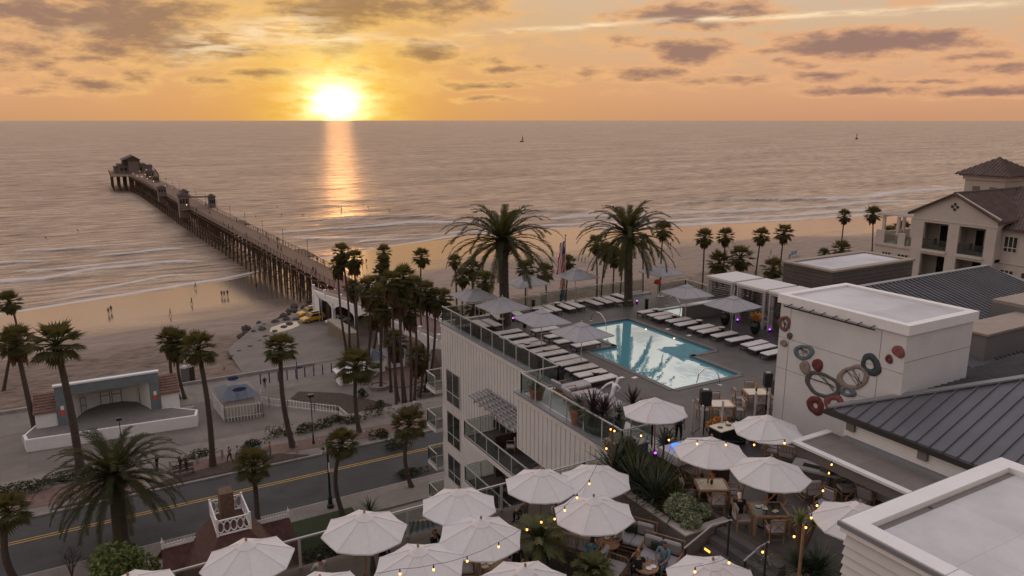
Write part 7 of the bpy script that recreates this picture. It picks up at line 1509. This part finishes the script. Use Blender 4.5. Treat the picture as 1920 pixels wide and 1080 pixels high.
# ================= people =================
dgr = None
def person_mesh(pose, top, bottom, hair, skin='skin', fingers=False, cap=None, seed=0, scale=1.):
    g = random.Random(seed); J = {}; E = []
    def j(n, p, r, par=None):
        J[n] = (Vector(p), r); 
        if par: E.append((par, n))
    P_ = pose
    j('pel', P_['pel'], .135); j('abd', Vector(P_['pel']).lerp(Vector(P_['chest']), .5), .125, 'pel'); j('chest', P_['chest'], .15, 'abd'); j('neck', P_['neck'], .06, 'chest'); j('head', P_['head'], .095, 'neck'); j('crown', P_['crown'], .085, 'head')
    for s, n in ((-1,'l'),(1,'r')):
        a = P_['arm'+n]; j('sh'+n, a[0], .065, 'chest'); j('el'+n, a[1], .048, 'sh'+n); j('wr'+n, a[2], .033, 'el'+n); j('ha'+n, a[3], .035, 'wr'+n)
        if fingers:
            d = (Vector(a[3])-Vector(a[2])).normalized(); sd_ = d.cross(Vector((0,0,1))); sd_ = sd_.normalized() if sd_.length > .1 else Vector((1,0,0))
            for k in range(4): j('f%d%s' % (k,n), Vector(a[3])+d*(.075+.01*(k in (1,2)))+sd_*(.018*(k-1.5)), .009, 'ha'+n)
            j('th'+n, Vector(a[2]).lerp(Vector(a[3]), .5)+sd_*s*.05+d*.03, .010, 'ha'+n)
        l = P_['leg'+n]; j('hi'+n, l[0], .09, 'pel'); j('kn'+n, l[1], .062, 'hi'+n); j('an'+n, l[2], .042, 'kn'+n); j('to'+n, l[3], .04, 'an'+n)
    names = list(J); idx = {n: i for i, n in enumerate(names)}
    me = bpy.data.meshes.new('person'); me.from_pydata([tuple(J[n][0]*scale) for n in names], [(idx[a], idx[b]) for a, b in E], [])
    o = bpy.data.objects.new('tmp', me); C.objects.link(o); sk = o.modifiers.new('s', 'SKIN'); sk.use_smooth_shade = True; sb2 = o.modifiers.new('u', 'SUBSURF'); sb2.levels = 1
    for i, n in enumerate(names): v = me.skin_vertices[0].data[i]; v.radius = (J[n][1]*scale, J[n][1]*scale*(.72 if n in ('chest','abd','pel') else 1.)); v.use_root = (n == 'pel')
    dg = bpy.context.evaluated_depsgraph_get(); m2 = bpy.data.meshes.new_from_object(o.evaluated_get(dg)); bpy.data.objects.remove(o); m2.name = 'person'
    m2.materials.clear(); hm = cap or hair
    for mm in (M[skin], top, bottom, hm): m2.materials.append(mm)
    segs = [(J[a][0]*scale, J[b][0]*scale, a, b) for a, b in E]
    for p in m2.polygons:
        c = p.center; best = None
        for a, b, na, nb in segs:
            ab = b-a; t = max(0, min(1, (c-a).dot(ab)/max(1e-9, ab.length_squared))); d = (c-(a+ab*t)).length
            if best is None or d < best[0]: best = (d, na, nb, t)
        _, na, nb, t = best; k = nb[:2]; mi = 0
        if nb in ('head','crown'):
            hv = c-J['head'][0]*scale; fw_ = Vector(P_.get('face', (0,1,0))); mi = 3 if (hv.z > .035*scale or hv.dot(fw_) < -.02*scale) and nb in ('head','crown') and (c-J['neck'][0]*scale).length > .06 else 0
        elif nb in ('abd','chest') or k in ('sh','el'): mi = 1
        elif nb == 'neck': mi = 1 if t < .5 else 0
        elif k in ('hi','kn','an'): mi = 2
        elif k == 'to': mi = 3
        p.material_index = mi
    # face: nose, brow and chin as small bumps is below a pixel here; press the face a little flat and push a nose out
    fw_ = Vector(P_.get('face', (0,1,0))); hc = J['head'][0]*scale
    for v in m2.vertices:
        d = v.co-hc
        if d.length < .13*scale and abs(d.z) < .02*scale and d.dot(fw_) > .07*scale: v.co += fw_*.018*scale
    return m2
def stand(g, walk=0.):
    w_ = walk; a = g.uniform(-.05,.05)
    return dict(pel=(0,0,.95), chest=(a*.3,.01,1.28), neck=(a*.3,.01,1.48), head=(a*.3,.04,1.60), crown=(a*.3,.03,1.68),
      arml=[(-.18,0,1.40),(-.24,-.04-.12*w_,1.12),(-.24,.06-.1*w_,.88),(-.235,.1-.1*w_,.80)], armr=[(.18,0,1.40),(.24,-.04+.14*w_,1.12),(.24,.08+.22*w_,.90),(.235,.12+.24*w_,.82)],
      legl=[(-.09,0,.9),(-.10,.05+.20*w_,.50),(-.10,.0+.30*w_,.08),(-.11,.13+.30*w_,.04)], legr=[(.09,0,.9),(.10,.04-.08*w_,.50),(.10,-.02-.32*w_,.10+.05*w_),(.11,.11-.30*w_,.04)])
def sit(lean=0., fwd=.0, arms='lap'):
    h = .5
    ar = {'lap': [(.0,.28,.62),(.0,.36,.60)], 'table': [(.0,.40,.80),(.0,.48,.82)], 'face': [(-.05,.26,1.0),(-.06,.22,1.1)]}[arms]
    def arm(s): return [(s*.18,-.03+fwd,h+.50),(s*.25,.10+fwd,h+.24),(s*.12,ar[0][1]+fwd,ar[0][2]),(s*.07,ar[1][1]+fwd,ar[1][2])]
    return dict(pel=(0,0,h), chest=(lean*.4,-.04+fwd*.8,h+.36), neck=(lean*.5,-.02+fwd,h+.56), head=(lean*.55,.02+fwd*1.2,h+.70), crown=(lean*.55,.01+fwd*1.2,h+.78), arml=arm(-1), armr=arm(1),
      legl=[(-.10,.05,h-.02),(-.13,.46,h+.02),(-.13,.46,.10),(-.13,.60,.05)], legr=[(.10,.05,h-.02),(.13,.46,h+.02),(.13,.44,.10),(.13,.58,.05)])
def put_person(me, loc, rz, lb_, group=None, hairmb=None, hm=None):
    o = bpy.data.objects.new('person', me); C.objects.link(o); o.location = loc; o.rotation_euler.z = rz; tag(o, lb_, 'person', group)
    if hairmb: c_ = hairmb.build('hair', hm); c_.parent = o
    return o
g = random.Random(11)
cols = ['navy','black','grey','pale','teal','denim','maroon','tan','blueshirt','pinkish']
var = [person_mesh(stand(random.Random(k), w_), cloth(cols[a_], None) if cols[a_] in CL else None, CL[cols[b_]], M['hairdark' if k % 3 else 'hairblond'], seed=k) for k, (w_, a_, b_) in enumerate([(0,1,0),(1,2,1),(.8,3,5),(0,6,1),(.6,0,1),(0,9,5),(1,7,0),(0,4,1)])]
# named single people by the street
sp = [((447,866),10.2,2,'man in pale shirt and jeans walking on the brick path, right of a pair',.5),((432,868),10.2,1,'person in grey top walking beside the man in jeans',.5),((507,858),10.2,5,'man in pale blue shirt and light shorts on the far pavement',-2.),((296,885),10.2,0,'person in black standing left of the bench group by the date palm',1.),((340,886),10.2,4,'person in dark clothes at the bench by the brick path',2.),((350,884),10.2,3,'person in maroon beside the bench on the brick path',-1.),((484,862),10.2,7,'person half hidden by the yellow-green palm on the far pavement',0.),
 ((497,727),4.55,0,'lone person near the left end of the blue bollards',0.),((421,582),1.2,0,'',0),((204,590),1.3,1,'dark figure with a backpack on the sand, left of a pair',0.),((209,586),1.3,0,'slim dark figure behind the backpacker on the sand',0.),((320,592),1.6,2,'pale-clad person striding over the sand, middle left',1.4),((360,571),1.2,4,'lone dark figure at the wet edge of the sand',1.),
 ((416,557),1.1,3,'left person of the trio at the wet sand under the pier',0.),((421,557),1.1,1,'middle person of the trio at the wet sand under the pier',0.),((427,556),1.1,0,'right person of the trio at the wet sand under the pier',0.),((367,541),.8,1,'person at the edge of the swash left of the pier',1.),((481,542),.8,0,'person standing by the seaward pier piles',0.),
 ((679,494),.9,0,'tall dark figure at the wet sand beyond the ramp, left one',0.),((687,495),.9,4,'tall dark figure at the wet sand beyond the ramp, right one',0.),((1091,493),1.3,1,'left walker of a pair on the beach behind the flags',1.),((1097,493),1.3,0,'right walker of a pair on the beach behind the flags',1.),((1253,463),.9,0,'left one of two upright figures at the tide line beyond the right palm',0.),((1257,463),.9,3,'right one of two upright figures at the tide line beyond the right palm',0.),
 ((1445,478),1.4,6,'lone walker on the dry beach at the right, near the rooftop block',1.),((1417,514),3.5,1,'person above the cabana roof on the upper beach',0.),((1480,487),2,4,'person beside beach chairs at the far right of the beach',0.)]
for (p, z, k, tx, rz_) in sp:
    if not tx: continue
    x, y, _ = at(*p, z)
    zz_ = z if z > 4 else float(sand_z(np.array([x]), np.array([y]))[0])
    for _ in range(3):
        if z < 4: x, y, _q = at(*p, zz_); zz_ = float(sand_z(np.array([x]), np.array([y]))[0])
    put_person(var[k], (x, y, zz_), rz_, tx)
n_ = 0; spots = []
for (y0, y1, n) in ((148,170,9),(170,230,12),(230,300,9),(300,420,7)):
    for _ in range(n):
        y = g.uniform(y0, y1); side = g.choice((-1,1,0,1)); xl_, xr_ = float(pier_x(y,-1)), float(pier_x(y,1)); x = xr_-.6 if side == 1 else xl_+.7 if side == -1 else g.uniform(xl_+1.2, xr_-1.2); spots.append((y, x))
spots.sort()
for i, (y, x) in enumerate(spots):
    nth = ORD[i] if i < 20 else ORD[len(spots)-1-i]+' from the seaward end'
    put_person(var[g.randrange(8)], (x, y, PZ+.01), g.uniform(0,6.28), 'small figure on the pier deck, '+(nth+' counted out from the beach' if i < 20 else nth), 'people strolling on the pier')
crowd = [(at(px, 524, bz)[0]*0+47.2+g.uniform(-2.,0), 133+k*.9) for k, px in enumerate(range(675,690,2))]
for i, (x, y) in enumerate(crowd): put_person(var[g.randrange(8)], (x-.6, y, bz+.01), g.uniform(0,6.28), 'person standing in the queue at the right rail of the ramp, %s of them' % ORD[i], 'people at the head of the ramp')
for i, (px, py) in enumerate([(86,449),(146,435),(528,405),(568,405),(480,408),(730,396),(1012,397),(520,390),(640,393),(690,390)]):
    x, y, _ = at(px, py, 0); mb = MB(); mb.tube([(0,-1.1,.12),(0,0,.16),(0,1.1,.12)], [.05,.26,.05], 6); sfb = thing('surfer', (x,y,0), 'distant surfer sitting on a board, %s of ten in the swell' % ORD[i], 'surfer', 'surfers waiting for waves'); o = mb.build('board', M['tabletop']); o.parent = sfb; mb = MB(); mb.tube([(0,0,.1),(0,0,.55),(0,0,.8),(0,0,.98),(0,0,1.08)], [.2,.22,.1,.13,.06], 8); o = mb.build('person', M['black']); o.parent = sfb
# guests in the lounge and restaurant
def guest(px, py, z, rz_, pose, top, bottom, hair, lb_, sc_=1., cap=None, dz=0.):
    x, y, _ = at(px, py, z+.85); me = person_mesh(pose, top, bottom, hair, fingers=True, cap=cap, scale=sc_); return put_person(me, (x, y, z+dz), R(rz_), lb_)
guest(1106,1030,LZ,-60,sit(.05,.12,'table'),CL['teal'],CL['denim'],M['hairdark'],'man in turquoise shirt leaning on the round table, back to the camera')
guest(1245,1035,LZ,115,sit(-.05,.02,'lap'),CL['blueshirt'],CL['denim'],M['hairdark'],'man in washed blue shirt and jeans seated on the corner sofa')
guest(1197,1055,LZ,-30,sit(0,.1,'table'),CL['black'],CL['black'],M['hairblond'],'fair-haired guest in black seen from behind near the bottom edge')
guest(1162,995,LZ,110,sit(.1,.1,'lap'),CL['pale'],CL['black'],M['hairdark'],'guest in cream top half hidden under the umbrella edge')
guest(1387,945,DZ,-115+90,sit(0,.05,'table'),CL['black'],CL['black'],M['hairdark'],'guest in black and white cap at the glass table',cap=M['white'])
guest(1450,930,DZ,150,sit(0,.06,'face'),CL['black'],CL['black'],M['hairdark'],'woman in black sleeveless top facing the glass table')
guest(1043,955,LZ,-170,sit(.05,.0,'face'),CL['pale'],CL['pinkish'],M['hairblond'],'fair-haired woman in white blouse beside the potted palm')
guest(968,1038,LZ,150,sit(0,.05,'lap'),CL['black'],CL['black'],M['hairblond'],'blonde guest in black between the bottom umbrellas')
guest(815,1012,LZ,-150,sit(0,0,'lap'),CL['black'],CL['denim'],M['hairdark'],'dark-haired guest peeking out between two white umbrellas')
guest(717,1030,LZ,160,sit(0,.05,'lap'),CL['black'],CL['black'],M['hairdark'],'guest in black behind the umbrella at the railing, head bowed')
guest(600,1062,LZ,10,sit(0,0,'lap'),CL['pale'],CL['denim'],M['hairdark'],'dark-haired guest at the bottom edge seen from behind')
guest(985,950,LZ,20,sit(0,.05,'lap'),CL['grey'],CL['black'],M['hairdark'],'guest in grey near the railing left of the potted palm')
xk, yk, _ = at(1272,815,DZ+.5); put_person(person_mesh(stand(random.Random(3), .1), CL['navy'], CL['black'], M['hairdark'], fingers=True), (xk+.1, yk+.1, DZ), R(150), 'musician in dark clothes standing behind the keyboard')
# white statue: a running figure, torso thrown forward, one arm stretched back
sp_ = dict(pel=(0,0,.86), chest=(.10,.0,1.22), neck=(.20,.02,1.42), head=(.25,.04,1.56), crown=(.27,.04,1.66), face=(1,0,0), arml=[(.02,.17,1.38),(-.26,.18,1.26),(-.52,.16,1.02),(-.60,.15,.93)], armr=[(.20,-.15,1.36),(.36,-.14,1.16),(.30,.0,1.02),(.26,.04,.98)],
  legl=[(-.02,.09,.82),(.16,.10,.50),(.02,.10,.10),(.13,.10,.04)], legr=[(0,-.09,.82),(.02,-.10,.46),(-.14,-.10,.12),(-.05,-.10,.05)])
xs_, ys_, _ = at(1147,770,DZ+.15); me = person_mesh(sp_, M['statue'], M['statue'], M['statue'], fingers=True, scale=1.05, cap=M['statue']); me.materials.clear(); me.materials.append(M['statue'])
for p in me.polygons: p.material_index = 0
o = bpy.data.objects.new('statue', me); C.objects.link(o); o.location = (xs_, ys_, DZ+.16); o.rotation_euler.z = R(-29); tag(o, 'white running human figure statue stretching one arm back', 'statue')
tag(MB().lathe([(.5,0),(.5,.16)], 20, (xs_,ys_,DZ)).build('statue_plinth', M['coping']), 'low round plinth under the white statue', 'plinth')
# parasol-coloured things beyond the deck
x, y, _ = at(1224,528,DZ+.8); t = thing('lifeguard_float', (x,y,DZ), 'orange-red rolled fabric on the glass railing at the far corner', 'float'); MB().ball((40.9,47.45,DZ+1.2), .30, 8, sc_=(1.3,.5,.8)).build('fabric', M['orangefabric'], t)
# boats
x, y, _ = at(979,266,0); t = thing('sailboat', (x,y,0), 'tiny sailing yacht near the horizon right of the sun', 'boat'); s_ = 3.6; MB().add([(x-s_,y,2.),(x+s_,y,2.),(x-s_*.8,y,0),(x+s_*.8,y,0),(x-s_,y+3,2.),(x+s_,y+3,2.),(x-s_*.8,y+3,0),(x+s_*.8,y+3,0)], [(0,1,3,2),(4,5,7,6),(0,1,5,4),(1,5,7,3),(0,4,6,2)]).build('hull', M['black'], t); MB().tube([(x,y,1.8),(x,y,14)], .22, 6).build('mast', M['black'], t); MB().add([(x+.5,y,3.),(x+3.4,y,3.),(x+.5,y,12),(x+.5,y+.3,3.),(x+3.4,y+.3,3.),(x+.5,y+.3,12)], [(0,1,2),(3,5,4)]).build('sail', M['stuccodark'], t)
x, y, _ = at(1606,261,0); t = thing('channel_buoy', (x,y,0), 'dark channel buoy near the horizon at the right', 'buoy'); MB().lathe([(3,0),(3,2),(.8,3),(.6,9),(1.4,10),(.2,12)], 8, (x,y,0)).build('body', M['black'], t)
# beach chairs far right and a cabin on the sand
for i, (px, py) in enumerate(((1488,482),(1494,480))):
    x, y, _ = at(px, py, 3); z = float(sand_z(np.array([x]), np.array([y]))[0]); t = thing('beach_chair', (x,y,z), ['blue beach chair on the right-hand beach, left one','blue beach chair on the right-hand beach, right one'][i], 'chair'); MB().obox((x,y,z+.5),(1.1,1.2,.12)).build('seat', M['flagpale'], t); MB().obox((x,y+.6,z+1.1),(1.1,.12,1.3),0,.3).build('backrest', M['flagpale'], t)

# ---- more small things ----
for i, (px, py, h, m_) in enumerate(((1388,818,.9,'hedge'),(1362,822,.8,'cordy'),(1415,815,.8,'hedge'),(1350,806,.5,'orangeleaf'))):
    x, y, _ = at(px, py, DZ+.3); t = thing('potted_plant', (x,y,DZ), ['bushy dark plant between the bin and the art wall umbrella','purple leafed plant right of the two-hole bin','dark bush under the left edge of the art wall umbrella','small orange-leafed plant in front of the two-hole bin'][i], 'potted plant')
    MB().lathe([(.26,0),(.34,.45),(.36,.5),(.28,.5)], 12, (x,y,DZ)).build('pot', M['blackpot'], t); (leafy(420,.5,.5,h,.1,300+i,(x,y,DZ+.4)) if i != 1 else spiky(60,h,301,1.1,.05,(x,y,DZ+.45))).build('foliage', M[m_], t)
for i, (x, y, z, r_) in enumerate(((20.5,36.4,22.4,60),(20.4,33.0,22.4,100),(20.5,30.9,22.4,80),(20.5,37.0,19.3,60),(20.4,38.6,16.2,60))):
    DC.put((x,y,z-.1+.11), R(r_), 'pale chair on %s' % ['the top long balcony near the wood screen','the top long balcony by the dark panelling','the top long balcony at its near end','the second long balcony behind the glass','the third long balcony behind the glass'][i], None, 'chairs on the balconies')
b = at(345,890,10.17); t = thing('park_bench', (b[0],b[1],10.17), 'dark bench facing the road on the brick path', 'bench'); q = MB()
for k in range(3): q.box(b[0]-.9,b[0]+.9,b[1]-.25+.18*k,b[1]-.12+.18*k,10.6,10.64)
q.build('seat', M['darkmetal'], t); q = MB()
for k in range(3): q.box(b[0]-.9,b[0]+.9,b[1]+.30,b[1]+.33,10.72+.14*k,10.82+.14*k)
q.build('backrest', M['darkmetal'], t)
for s in (-.8,.8): MB().box(b[0]+s-.03,b[0]+s+.03,b[1]-.25,b[1]+.34,10.17,10.6).build('leg', M['darkmetal'], t)
sr_ = [at(px, py, 10.14) for px, py in ((320,880),(370,868),(417,857))]
q = MB()
for a, b in zip(sr_[:-1], sr_[1:]):
    A, B = Vector(a)+Vector((0,0,.75)), Vector(b)+Vector((0,0,.75)); q.tube([A, (A+B)/2-Vector((0,0,.3)), B], .03, 5)
tag(q.build('chain', M['darkmetal']), 'sagging chain strung between concrete bollards by the brick path', 'chain')
cl_ = thing('cooler_box', (0,0,DZ), 'dark blue cooler box with pale lid behind the glass windbreak', 'cooler'); cx_, cy_ = at(1200,838,DZ+.5)[:2]; cl_['org'] = [0,0,0]; cl_.location = (cx_,cy_,DZ); MB().box(-.3,.3,-.22,.22,0,.75).build('body', M['flagblue'], cl_, bevel=.02); MB().box(-.32,.32,-.24,.24,.751,.80).build('lid', M['railmetal'], cl_)
cs_ = at(1160,830,DZ+.3); t = thing('wooden_crate_seat', (cs_[0],cs_[1],DZ), 'low wooden box seat behind the near end of the glass railing', 'seat'); MB().box(cs_[0]-.5,cs_[0]+.5,cs_[1]-.4,cs_[1]+.4,DZ,DZ+.42).build('box', M['wood'], t, bevel=.02); MB().box(cs_[0]-.5,cs_[0]+.5,cs_[1]-.4,cs_[1]+.4,DZ+.421,DZ+.5).build('cushion', M['tanboard'], t, bevel=.02)
